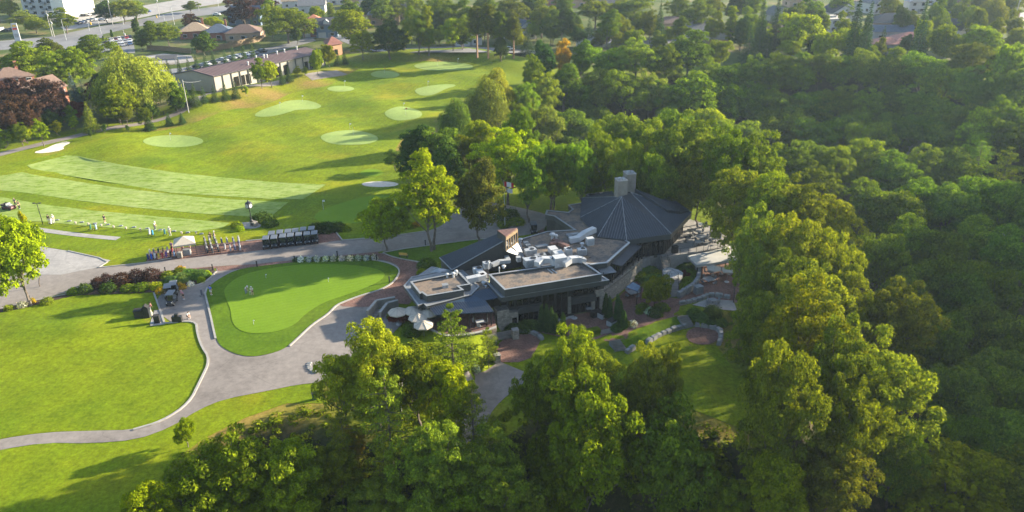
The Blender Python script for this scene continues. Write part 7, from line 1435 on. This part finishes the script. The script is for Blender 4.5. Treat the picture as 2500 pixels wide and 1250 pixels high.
sa_ = math.atan2(ud[1], ud[0])
for f0_, f1_, h in ((.16, .2, 3.2), (.21, .25, 3.2), (.26, .3, 3.2), (.52, .57, 3.4), (.60, .645, 3.4), (.80, .83, 3.0), (.85, .88, 3.0)):
    c = E0+dv_*(f0_+f1_)/2+un*.05; MB().box((c[0], c[1], h/2+.3), (SL*(f1_-f0_), .12, h), sa_).build('garage_door', MT['glass2'], shed, world=True)  # dark panels: shade of the open bays painted in, plus doors
for f in np.linspace(0, 1, 15): c = E0+dv_*f+un*.12; MB().box((c[0], c[1], 2.6), (.25, .25, 5.2), sa_).build('column', MT['fascia'], shed, world=True)
for f, k in ((.35, .35), (.5, .8), (.56, .75), (.58, .7), (.7, .85), (.78, .9), (.9, .9)): p = E0+dv_*f+(R0-E0)*k; MB().lathe((p[0], p[1], p[2]-.1), [(.25, 0), (.25, 1.0), (.38, 1.05), (.3, 1.3)], 8).build('roof_vent', MT['white'], shed, world=True)
hp = [np.array(T3(*p, 4.4)) for p in ((797, 113), (838, 106), (822, 94), (788, 100))]; top = sum(hp)/4+[0, 0, 2.4]; an = thing('brick_pavilion', 'small brick pavilion with brown hip roof at far end of the shed', 'pavilion', (*hp[0][:2], 0)); r_ = MB(); [r_.add([tuple(hp[i]), tuple(hp[(i+1) % 4]), tuple(top)], [(0, 1, 2)]) for i in range(4)]; r_.build('roof', pm('brown_shingle', (.17, .07, .055), .9), an, world=True); MB().prism(inset([tuple(p[:2]) for p in hp], .6), 0, 4.3).build('wall', pm('tan_brick', (.35, .2, .12), .9), an, world=True); c = (hp[0]+hp[1])/2; MB().box((c[0], c[1]+.55, 1.6), (1.6, .12, 2.0), -.2).build('window', MT['glass'], an, world=True)
# ------------------------------------------------------------------ houses
WALLS = dict(brick=pm('red_brick', (.26, .11, .075), .9, 0, .25, 1.2), tan=pm('tan_wall_brick', (.36, .25, .17), .9, 0, .2, 1.2), white=pm('white_siding', (.4, .4, .39), .7, 0, .1, .5), grey=pm('grey_siding', (.28, .29, .3), .8, 0, .15, .5), blue=pm('blue_siding', (.12, .17, .24), .8, 0, .15, .5))
def roofmat(n, c): return pm(n, c, .9, 0, .25, 1.6)
ROOFS = dict(brown=roofmat('brown_roof', (.15, .1, .08)), tan=roofmat('tan_roof', (.3, .22, .15)), grey=roofmat('grey_roof', (.15, .15, .155)), dark=roofmat('dark_roof', (.06, .062, .07)), blue=roofmat('slate_blue_roof', (.075, .1, .14)), red=roofmat('orange_red_roof', (.36, .14, .08)), pink=roofmat('faded_red_roof', (.42, .19, .15)), pale=roofmat('pale_roof', (.36, .34, .31)))
def house(px, py, w, d, h, rh, typ, roof, wall, label, rz=.1, chim=False, dormer=False, nwin=3, garage=False):
    p = at(px, py); t = thing('house', label, 'house', p, rz); W2, D2 = w/2, d/2; MB().box((0, D2, h/2-.5), (w, d, h+1)).build('wall', WALLS[wall], t, base=(0, 0, 0)); o = .5; r_ = MB()
    if typ == 'hip':
        k = max(0, (w-d)/2*.9) if w > d else 0; ky = 0 if w > d else (d-w)/2*.9; e = [(-W2-o, -o, h), (W2+o, -o, h), (W2+o, d+o, h), (-W2-o, d+o, h)]; a, b = (-k, D2-ky, h+rh), (k, D2+ky, h+rh)
        if w > d: r_.add(e+[a, b], [(0, 1, 5, 4), (2, 3, 4, 5), (1, 2, 5), (3, 0, 4), (3, 2, 1, 0)])
        else: r_.add(e+[a, b], [(1, 2, 5, 4), (3, 0, 4, 5), (0, 1, 4), (2, 3, 5), (3, 2, 1, 0)])
    elif typ == 'gable': r_.add([(-W2-o, -o, h-.1), (W2+o, -o, h-.1), (W2+o, d+o, h-.1), (-W2-o, d+o, h-.1), (-W2-o, D2, h+rh), (W2+o, D2, h+rh)], [(0, 1, 5, 4), (2, 3, 4, 5), (1, 2, 5), (3, 0, 4), (3, 2, 1, 0)])
    elif typ == 'front':
        r_.add([(-W2-o, -o, h-.1), (W2+o, -o, h-.1), (W2+o, d+o, h-.1), (-W2-o, d+o, h-.1), (0, -o, h+rh), (0, d+o, h+rh)], [(1, 2, 5, 4), (3, 0, 4, 5), (0, 1, 4), (2, 3, 5), (3, 2, 1, 0)]); g_ = MB(); g_.add([(-W2+.2, -o-.02, h), (W2-.2, -o-.02, h), (0, -o-.02, h+rh-.3)], [(0, 1, 2)]); g_.build('gable', WALLS['white'], t, base=(0, 0, 0))
    else: r_.box((0, D2, h+.15), (w+.6, d+.6, .3)).box((w*.1, D2, h+.7), (w*.3, d*.3, .8))
    r = r_.build('roof', ROOFS[roof], t, base=(0, 0, 0)); st = 2 if h > 4.5 else 1
    for s_ in range(st):
        for i in range(nwin):
            x = -W2+w*(i+.5)/nwin+(.3 if s_ else 0)
            if garage and s_ == 0 and i == 0: MB().box((x, -.04, 1.2), (w/nwin*.75, .12, 2.3)).build('garage_door', WALLS['white'], t, base=(0, 0, 0)); continue
            f = MB().box((x, -.03, 1.55+2.8*s_), (1.7, .14, 1.5)).build('window', MT['white'], t, base=(0, 0, 0)); MB().box((x, -.08, 1.55+2.8*s_), (1.45, .14, 1.25)).build('pane', MT['glass'], f, base=(0, 0, 0))
    for s_ in (-1, 1): MB().box((s_*W2, D2, 1.6), (.14, 1.5, 1.3)).build('window', MT['glass'], t, base=(0, 0, 0))
    MB().box((w*.08, -.05, 1.0), (1.0, .12, 2.1)).build('door', MT['grey'], t, base=(0, 0, 0))
    if chim: k = MB().box((W2*.5, D2*1.2, h+rh*.7), (.9, .7, rh*1.2+1.2)).build('chimney', WALLS['brick'], r, base=(0, 0, 0))
    if dormer: dm = MB(); dm.add([(-1.3, 0.2, h), (1.3, .2, h), (1.3, .2, h+1.1), (0, .2, h+2.1), (-1.3, .2, h+1.1), (-1.3, D2, h+1.1), (1.3, D2, h+1.1), (0, D2, h+2.1)], [(0, 1, 2, 3, 4), (2, 6, 7, 3), (4, 3, 7, 5)]); dm.build('dormer', WALLS['white'], r, base=(0, 0, 0))
    return t
for a in [(478, 95, 13, 11, 3.4, 3.2, 'hip', 'tan', 'brick', 'brick bungalow with tan hip roof behind the dark round tree', .25, True), (535, 99, 12, 10, 3.4, 3.2, 'hip', 'blue', 'brick', 'bungalow with slate blue hip roof between tan and brown roofs', .2, True), (595, 100, 15, 11, 3.4, 3, 'hip', 'brown', 'tan', 'wide brown hip roofed house behind the shed', .1), (598, 62, 17, 12, 5.4, 3.5, 'gable', 'blue', 'blue', 'big slate blue house with white gable and rooftop panels', -.15, False, True),
    (770, 90, 10, 10, 6, 3.2, 'hip', 'red', 'brick', 'two storey brick house with orange red hip roof', .2, False, False, 3, True), (800, 92, 9, 9, 5.6, 2.6, 'gable', 'dark', 'blue', 'dark house with white porch next to the orange roofed one', .15, False, True, 2, True), (938, 62, 15, 11, 5, 3.4, 'hip', 'grey', 'tan', 'tan house with large grey hip roof above the dark tree', .1), (895, 40, 9, 9, 5, 3.5, 'front', 'tan', 'tan', 'pale gabled house left of large grey roof', .3), (762, 32, 14, 9, 4, 2.6, 'gable', 'grey', 'white', 'grey roofed house behind the orange roofed one'), (725, 20, 16, 9, 4, 2.6, 'gable', 'tan', 'white', 'pale tan roofed house at the top left of big tree'), (815, 12, 14, 10, 4, 2.6, 'hip', 'pale', 'white', 'pale roofed house at the very top', .1), (978, 52, 11, 9, 5, 3, 'gable', 'dark', 'white', 'white house with dark roof and dormer near top middle', .1, False, True), (1145, 112, 11, 9, 5, 3, 'front', 'grey', 'white', 'white gabled house glimpsed behind the tall pines', .2, False, False, 2, True),
    (1272, 52, 13, 10, 4, 2.8, 'hip', 'brown', 'tan', 'tan walled house with brown hip roof above the pine', .1), (1288, 97, 9, 9, 5, 3, 'front', 'blue', 'white', 'white gable house with blue roof right of orange pine', .5, False, False, 2), (1328, 14, 14, 10, 4.5, 3, 'hip', 'grey', 'brick', 'dim grey roofed house near the top middle', .1), (1455, 118, 9, 7, 3, 1.8, 'front', 'pale', 'white', 'small pale gabled garage at the wood edge', .6, False, False, 2), (1576, 72, 9, 8, 3.2, 2.2, 'hip', 'brown', 'grey', 'small brown roofed house left of the street lamp', .1), (1642, 76, 14, 9, 3.4, 2.4, 'hip', 'brown', 'tan', 'brown roofed bungalow right of the street lamp', .05), (1722, 95, 20, 12, 3.6, 3.2, 'hip', 'grey', 'white', 'wide bungalow with broad grey hip roof', -.05, False), (1745, 116, 14, 10, 3.2, 2.6, 'hip', 'pale', 'tan', 'lower pale hip roofed house before the wide grey roof', -.2), (1500, 30, 14, 10, 4, 2.6, 'gable', 'dark', 'brick', 'hazy dark roofed house at the top', .1),
    (1905, 65, 8, 8, 5, 3.4, 'front', 'grey', 'white', 'small white gabled house beside the tall spruce pair', .2, False, False, 2), (1893, 98, 13, 10, 4, 2.6, 'hip', 'brown', 'brick', 'brown brick house at the wood edge left of the big rounded tree', .1), (2033, 80, 12, 10, 5.5, .5, 'flat', 'pale', 'white', 'white flat roofed building with rooftop box', .2), (2062, 60, 14, 10, 5.4, 4, 'front', 'dark', 'white', 'white house with twin pointed gables and dark roof', .2, False, True, 3, True), (2188, 80, 20, 11, 4, 3.4, 'hip', 'dark', 'tan', 'long dark roofed house with several gables', -.1, False, True, 4), (2192, 46, 9, 8, 4, 2.6, 'hip', 'grey', 'brick', 'small brick house with grey hip roof behind long dark house', .1), (2150, 34, 9, 9, 5, 3, 'front', 'grey', 'white', 'white walled house right of the tallest spruces', .4), (2238, 33, 8, 8, 5.4, 2.6, 'front', 'pale', 'white', 'small bluish white gabled house in haze', -.1, False, False, 2), (2325, 72, 15, 9, 4, 3, 'gable', 'dark', 'grey', 'dark roofed house with pale gable right of haze spruce', -.1), (2348, 46, 15, 11, 5, 4, 'gable', 'brown', 'grey', 'large hazy brown roofed house with skylight', -.2, True), (2358, 96, 10, 9, 4, 3.4, 'front', 'dark', 'white', 'dark gabled house with white front at the wood edge', .5, False, False, 2), (2167, 131, 11, 8, 3.4, 2, 'hip', 'pink', 'grey', 'left faded red roofed house at the wood edge', -.1), (2228, 120, 12, 9, 3.4, 2.4, 'hip', 'pink', 'tan', 'right faded red roofed house at the wood edge', -.15), (2180, 100, 15, 8, 3.6, 2.2, 'gable', 'blue', 'grey', 'long slate blue roof behind the faded red roofs', -.15), (2452, 48, 12, 9, 4, 2.4, 'hip', 'pale', 'tan', 'pale hazy house near the top right corner', -.2), (2442, 130, 8, 7, 3.2, 2, 'hip', 'tan', 'tan', 'tan roofed house in trees at right edge', -.2), (2095, 22, 15, 10, 4, 3, 'hip', 'tan', 'white', 'hazy tan roofed house at the top between spruces', .1), (2410, 14, 14, 10, 4, 2.8, 'hip', 'grey', 'brick', 'hazy grey roofed house at the top right', -.1), (2270, 12, 14, 10, 4, 2.8, 'hip', 'brown', 'white', 'hazy brown roofed house at the top right middle', -.1), (1960, 18, 14, 10, 4, 2.8, 'hip', 'grey', 'tan', 'hazy house at the top above the big rounded tree', .1), (1420, 18, 13, 9, 4, 2.8, 'hip', 'brown', 'tan', 'hazy brown roofed house at the top middle right', .1), (640, 25, 13, 10, 4.5, 3, 'hip', 'grey', 'tan', 'grey roofed house between the dark purple trees', .1), (868, 20, 13, 10, 4.5, 3, 'hip', 'brown', 'tan', 'brown roofed house at the top beside the bright corner tree', .1)]: house(*a)
bh = house(133, 268, 12, 10, 6, 3.2, 'gable', 'brown', 'brick', 'red brick house with two tall chimneys between purple maples', 1.2, False, False, 3)
for px, py in ((140, 221), (149, 215)): p = PZ(px, py, 9.0); MB().box((p[0], p[1], 4.4), (.9, .8, 9.6)).build('chimney', WALLS['brick'], bh, world=True, base=None)
for c in bh.children:
    if c.name.startswith('chimney'): c.rotation_euler = (0, 0, -1.2)
bh2 = house(45, 232, 12, 10, 5.4, 3, 'hip', 'brown', 'brick', 'brick house mostly hidden behind the purple maples', .8, True)
# apartment tower
p = PZ(110, 42, 0); ap = thing('apartment_tower', 'white apartment tower with dark balconies cut by the top edge', 'apartment building', p, -.35); MB().box((0, 9, 16), (32, 16, 32)).build('wall', WALLS['white'], ap, base=(0, 0, 0)); MB().box((14.5, 7, 16.2), (9, 20, 32.4)).build('stair_tower', pm('cream_render', (.62, .6, .54), .8, 0, .06, .3), ap, base=(0, 0, 0))
for f in range(10):
    for i, x in enumerate((-13, -7.5, -2, 4)):
        MB().box((x, .96, 2+3.1*f), (2.2, .12, 1.5)).build('window', MT['glass'], ap, base=(0, 0, 0))
        if i % 2 == 0: b = MB().box((x+2.7, .4, 1.2+3.1*f), (3, 1.3, 1.0)).build('balcony', MT['grey'], ap, base=(0, 0, 0))
# filling station
p = at(4, 100); gs = thing('petrol_canopy', 'filling station canopy with yellow and red edge at left edge', 'canopy', p, .2); MB().box((-6, 0, 5.2), (14, 8, .9)).build('roof', MT['white'], gs, base=(0, 0, 0)); MB().box((-6, -4.03, 5.2), (14.1, .1, .5)).build('edge_band', pm('yellow_band', (.7, .5, .04), .5), gs, base=(0, 0, 0)); [MB().box((x, 0, 2.4), (.6, .6, 4.8)).build('column', MT['white'], gs, base=(0, 0, 0)) for x in (-10, -2)]
p = at(45, 101); sg = thing('pylon_sign', 'tall white price pylon with red and orange panels', 'sign', p, .2); MB().box((0, 0, 4), (2.4, .5, 8)).build('panel', MT['white'], sg, base=(0, 0, 0)); MB().box((0, -.27, 5.6), (1.8, .06, 1.0)).build('red_panel', pm('sign_red', (.5, .05, .04), .5), sg, base=(0, 0, 0)); MB().box((0, -.27, 6.9), (1.6, .06, .9)).build('orange_panel', pm('sign_orange', (.7, .4, .05), .5), sg, base=(0, 0, 0)); MB().box((0, -.27, 2.6), (1.6, .06, 1.6)).build('price_panel', MT['coping'], sg, base=(0, 0, 0))
# poles, lamps, signals, cables
def pole(name, px, py, top, label, cat, arm=None, m='deadwood', r=.16):
    p = at(px, py); h = 3.0; lo, hi = 1., 40.
    for _ in range(24):
        h = (lo+hi)/2
        if proj((p[0], p[1], p[2]+h))[1] > top: lo = h
        else: hi = h
    h = min(h, 16); t = thing(name, label, cat, p); MB().tube((0, 0, 0), (0, 0, h), r, r*.7, 8).build('pole', MT[m], t)
    if arm == 'cross': MB().box((0, 0, h-.6), (2.6, .14, .14)).build('crossarm', MT['wood'], t); MB().lathe((.35, 0, h-2.4), [(.28, 0), (.28, .9)], 8).build('transformer', MT['galv'], t)
    if arm == 'lamp': a = MB().path([(0, 0, h-.1), (.9, 0, h+.3), (2.2, 0, h+.35)], .07, 5); a.build('arm', MT['galv'], t); MB().box((2.4, 0, h+.3), (.8, .3, .14)).build('lamp_head', MT['coping'], t)
    if arm == 'signal':
        MB().tube((0, 0, h-.5), (-4, 0, h-.3), .07, .06, 5).build('arm', MT['galv'], t); s_ = MB().box((-3.8, -.1, h-.9), (.5, .4, 1.3)).build('signal_head', pm('signal_yellow', (.6, .38, .02), .5) if 'sigy' not in MT else MT['sigy'], t); MT['sigy'] = s_.data.materials[0]; L_ = MB(); [L_.tube((-3.8, -.32, h-.5-.4*i), (-3.8, -.36, h-.5-.4*i), .13, .13, 8) for i in range(3)]; L_.build('lens', MT['glass'], s_)
    t['h'] = h; return (p[0], p[1], p[2]+h-.5)
tops = [pole('utility_pole', 128, 89, 26, 'left utility pole of a close pair by the filling station', 'utility pole', 'cross'), pole('utility_pole', 133, 90, 45, 'right utility pole of a close pair by the filling station', 'utility pole', 'cross'), pole('utility_pole', 276, 62, -6, 'utility pole standing at the junction near the top left', 'utility pole', 'cross'), pole('utility_pole', 390, 42, -8, 'utility pole at the upper right of the junction', 'utility pole', 'cross'), pole('utility_pole', 486, 26, -14, 'utility pole on the far main road', 'utility pole', 'cross'), pole('utility_pole', 305, 94, 73, 'short pole with crossarm at the car lot', 'utility pole', 'cross')]
del_ = [o for o in COL.objects if 'h' in o.keys()]
for o in del_: del o['h']
pole('street_lamp', 162, 98, 47, 'grey street lamp just right of the pole pair', 'street lamp', 'lamp', 'galv', .1); pole('street_lamp', 219, 76, 50, 'grey street lamp by the upper car park entrance', 'street lamp', 'lamp', 'galv', .1); pole('street_lamp', 426, 60, 16, 'tall grey street lamp on the main road', 'street lamp', 'lamp', 'galv', .12); pole('street_lamp', 331, 46, 30, 'low grey street lamp behind the junction', 'street lamp', 'lamp', 'galv', .1); pole('street_lamp', 1586, 100, 66, 'white street lamp among trees in the town', 'street lamp', 'lamp', 'white', .13); pole('street_lamp', 534, 18, -6, 'grey street lamp at the far end of the main road', 'street lamp', 'lamp', 'galv', .1)
pole('traffic_signal', 247, 82, 52, 'yellow traffic signal left at the junction', 'traffic light', 'signal', 'galv', .1); pole('traffic_signal', 302, 60, 34, 'yellow traffic signal in the junction middle', 'traffic light', 'signal', 'galv', .1); pole('traffic_signal', 402, 50, 36, 'yellow traffic signal right at the junction', 'traffic light', 'signal', 'galv', .1)
n1 = pole('net_pole', 461, 275, 195, 'tall bare wooden pole by the cart path bend', 'pole', None, 'deadwood', .14); n2 = pole('net_pole', 503, 219, 190, 'short pole beside the shed end wall', 'pole', None, 'galv', .1); rp = pole('utility_pole', 2471, 78, -10, 'utility pole in haze near the top right corner', 'utility pole', 'cross', 'deadwood', .2); pole('utility_pole', 2044, 95, 70, 'thin wooden pole before the red leaved tree', 'utility pole', None, 'deadwood', .12)
for x, y, tp, l in ((1496, 106, 88, 'short pole at the wood edge in the town'), (1341, 100, 87, 'small pole left of the autumn tree'), (1232, 142, 78, 'slim pole among the pines by the berm')): pole('utility_pole', x, y, tp, l, 'pole', None, 'galv', .1)
def cable(a, b, sag, label, n=1):
    t = MB()
    for k in range(n):
        P = [Vector(a).lerp(Vector(b), i/10)+Vector((0, .5*k, -sag*4*(i/10)*(1-i/10)-.45*k)) for i in range(11)]
        for q, w in zip(P, P[1:]): t.tube(q, w, .035, .035, 3, False)
    tag(t.build('power_cable', MT['grey']), label, 'cable')
for i, (a, b) in enumerate([(0, 2), (2, 3), (3, 4), (1, 2), (1, 5)]): cable(tops[a], tops[b], 1.0, ['cable run from pole pair to junction pole', 'cable run across the junction to upper right pole', 'cable run along the far main road', 'lower cable run from pole pair to junction pole', 'cable run from pole pair to the car lot pole'][i])
cable(tops[0], tuple(PZ(-120, 60, 9)), 1.2, 'cable run from pole pair off the left edge'); cable(n1, n2, .5, 'thin cable between cart path pole and shed')
# cars
def car_proto():
    t = thing('parked_car', 'x', 'car'); b = MB(); pr = [(-2.2, .35), (-2.25, .75), (-1.3, .92), (-.75, 1.42), (.85, 1.45), (1.75, .98), (2.2, .9), (2.25, .4)]; n = len(pr)
    vs = [(-.88*(.82 if z > 1.2 else 1), y, z) for y, z in pr]+[(.88*(.82 if z > 1.2 else 1), y, z) for y, z in pr]; b.add(vs, [tuple(range(n)), tuple(range(2*n-1, n-1, -1))]+[(i, n+i, n+(i+1) % n, (i+1) % n) for i in range(n)]); b.build('body', MT['paint'], t, bevel=.06)
    g_ = MB(); g_.quad((-.7, -1.28, .97), (.7, -1.28, .97), (.62, -.8, 1.4), (-.62, -.8, 1.4)); g_.quad((.7, 1.7, 1.03), (-.7, 1.7, 1.03), (-.62, .93, 1.42), (.62, .93, 1.42)); [g_.quad((s_*.885, -1.0, .98), (s_*.885, 1.3, 1.0), (s_*.76, .8, 1.38), (s_*.76, -.65, 1.37)) for s_ in (-1, 1)]; g_.v = [(x*1.012, y*1.01, z+.015) for x, y, z in g_.v]; g_.build('windows', MT['glass'], t)
    for x in (-.8, .8):
        for y in (-1.4, 1.4): MB().tube((x-.12, y, .33), (x+.12, y, .33), .33, .33, 10).build('wheel', MT['rubber'], t)
    for x in (-.6, .6): MB().box((x, -2.2, .68), (.35, .12, .15)).build('headlight', MT['coping'], t)
    return t
CR = car_proto(); crn = [0]; CC = dict(white=(.6, .6, .6), silver=(.34, .35, .37), black=(.015, .015, .018), grey=(.1, .105, .11), blue=(.03, .08, .2), red=(.3, .02, .02), maroon=(.1, .02, .02))
def car(px, py, c, rz, label):
    p = at(px, py)+np.array([0, 0, .08])
    if not crn[0]: crn[0] = 1; o = CR; o.location = p; o.rotation_euler = (0, 0, rz); o['label'] = label
    else: o = dup(CR, p, rz, label)
    for q in o.children:
        if q.name.startswith('body'): pcol(q, CC[c])
def carrow(a, b, cols, rz, where):
    n = len(cols); cnt = {}
    for i, c in enumerate(cols):
        f = i/max(1, n-1); car(a[0]+(b[0]-a[0])*f, a[1]+(b[1]-a[1])*f, c, rz, f'{c} car, {ORD[i]} from left in {where}')
carrow((256, 104), (318, 94), ['black', 'grey', 'white', 'maroon', 'white', 'grey', 'red', 'black'], .5, 'the back row of the small car lot'); carrow((274, 109), (318, 103), ['white', 'silver', 'white', 'silver', 'white'], .5, 'the middle row of the small car lot'); carrow((300, 113), (318, 110), ['silver', 'blue'], .5, 'the front row of the small car lot')
carrow((205, 40), (238, 35), ['black', 'white', 'grey', 'white', 'white'], 1.3, 'the back row of the upper car park'); carrow((190, 60), (228, 50), ['black', 'blue', 'grey', 'black', 'silver'], 1.2, 'the front row of the upper car park'); car(251, 51, 'white', 1.5, 'white van like car alone at the upper car park exit'); carrow((14, 77), (30, 75), ['black', 'black'], 1.5, 'the filling station forecourt')
carrow((484, 166), (565, 145), ['black', 'white', 'grey', 'silver', 'silver'], 1.25, 'the line behind the shed near end'); carrow((580, 142), (640, 128), ['silver', 'white', 'grey', 'black'], 1.25, 'the line behind the shed far end'); car(616, 135, 'white', .6, 'white car parked by the shed rear wall middle')
carrow((302, 38), (360, 30), ['black', 'grey', 'blue'], 1.4, 'the far car park behind the junction'); car(530, 38, 'white', 1.4, 'white car on the main road right of purple tree'); car(487, 57, 'grey', 1.2, 'grey car by the pale carport roof'); car(1243, 123, 'white', 1.3, 'white car parked behind the pines'); car(2462, 50, 'grey', .2, 'grey car in the hazy top right driveway'); car(60, 607, 'silver', 1.1, 'silver car parked in the left lot behind the leafy tree'); car(10, 612, 'white', 1.1, 'white car at left edge of the parking lot')
# fences
def fence(pts, h, label, m, sp=2.4, boards=True, rails=(.3, .9)):
    P = [at(*p) for p in pts]; t = thing('fence', label, 'fence', P[0]); b = MB(); ps = MB(); r_ = MB()
    for a, q in zip(P, P[1:]):
        n = max(1, int(np.linalg.norm(q-a)/sp))
        for i in range(n+1): e = a+(q-a)*i/n; ps.box((e[0], e[1], e[2]+h/2), (.1, .1, h))
        if boards: b.add([tuple(a), tuple(q), (q[0], q[1], q[2]+h), (a[0], a[1], a[2]+h), (a[0], a[1]+.06, a[2]), (q[0], q[1]+.06, q[2]), (q[0], q[1]+.06, q[2]+h), (a[0], a[1]+.06, a[2]+h)], [(0, 1, 2, 3), (7, 6, 5, 4), (3, 2, 6, 7)])
        for f in rails: r_.tube(a+[0, 0, h*f], q+[0, 0, h*f], .03, .03, 4)
    if boards: b.build('boards', MT[m], t, world=True)
    r_.add(ps.v, ps.f).build('post_and_rail', MT[m], t, world=True); return t
fence([(360, 122), (405, 124), (467, 131)], 2.0, 'wooden board fence behind the pale court', 'wood'); fence([(480, 130), (550, 120), (640, 100)], 2.4, 'wooden fence behind the spruce row', 'wood')
fence([(228, 322), (300, 306), (370, 290), (430, 272), (458, 262)], 1.3, 'thin dark wire fence along the left cart path', 'black', 3.0, False); fence([(1790, 628), (1796, 680), (1790, 740)], 1.1, 'black fence at the wood side of the lower patio', 'black', 1.3, False)
p = at(408, 158); pl = thing('solar_shelter', 'low dark sloped shelter roof by the pale court', 'shelter', p, .2); 
MB().slab([(-4, -2, 2.4), (4, -2, 2.4), (4, 3, 3.2), (-4, 3, 3.2)], .2).build('roof', ROOFS['dark'], pl, base=(0, 0, 0)); [MB().box((x, y, 1.3), (.2, .2, 2.6)).build('post', MT['grey'], pl, base=(0, 0, 0)) for x in (-3.5, 3.5) for y in (-1.7, 2.6)]
# ------------------------------------------------------------------ light and air
SUN_EL = math.radians(17); sd = Vector((.925, .38, 0)).normalized()
sv = Vector((sd.x*math.cos(SUN_EL), sd.y*math.cos(SUN_EL), math.sin(SUN_EL)))
sl = bpy.data.lights.new('sun', 'SUN'); sl.energy = 5.0; sl.angle = math.radians(.6); sl.color = (1, .88, .68)
so = link(bpy.data.objects.new('sun', sl)); so.rotation_euler = sv.to_track_quat('Z', 'Y').to_euler()
wd = bpy.data.worlds.new('World'); SC.world = wd; wd.use_nodes = True; nt = wd.node_tree
sk = nt.nodes.new('ShaderNodeTexSky'); sk.sky_type = 'NISHITA'; sk.sun_disc = False; sk.sun_elevation = SUN_EL; sk.sun_rotation = math.atan2(sd.x, sd.y)
bg = nt.nodes['Background']; nt.links.new(sk.outputs[0], bg.inputs[0]); bg.inputs[1].default_value = .098
def haze():
    m, nt, out = newmat('haze_air'); v = nt.nodes.new('ShaderNodeVolumePrincipled'); v.inputs['Color'].default_value = (.62, .8, 1, 1); v.inputs['Density'].default_value = HAZE; v.inputs['Anisotropy'].default_value = .3
    nt.links.new(v.outputs[0], out.inputs['Volume'])
    mb = MB(); mb.box((0, 300, 25), (5200, 5200, 100)); o = mb.build('haze', m); tag(o, kind='stuff')
HAZE = .00012
if HAZE: haze()
SC.view_settings.view_transform = 'Standard'; SC.view_settings.look = 'None'; SC.view_settings.exposure = 1.95; SC.view_settings.gamma = 1
SC.cycles.use_denoising = True; SC.cycles.denoising_input_passes = 'RGB_ALBEDO_NORMAL'; SC.cycles.denoising_prefilter = 'FAST'; SC.cycles.use_adaptive_sampling = False; SC.cycles.max_bounces = 6; SC.cycles.transparent_max_bounces = 4; SC.cycles.volume_bounces = 0; SC.cycles.diffuse_bounces = 3; SC.cycles.glossy_bounces = 2; SC.cycles.transmission_bounces = 2
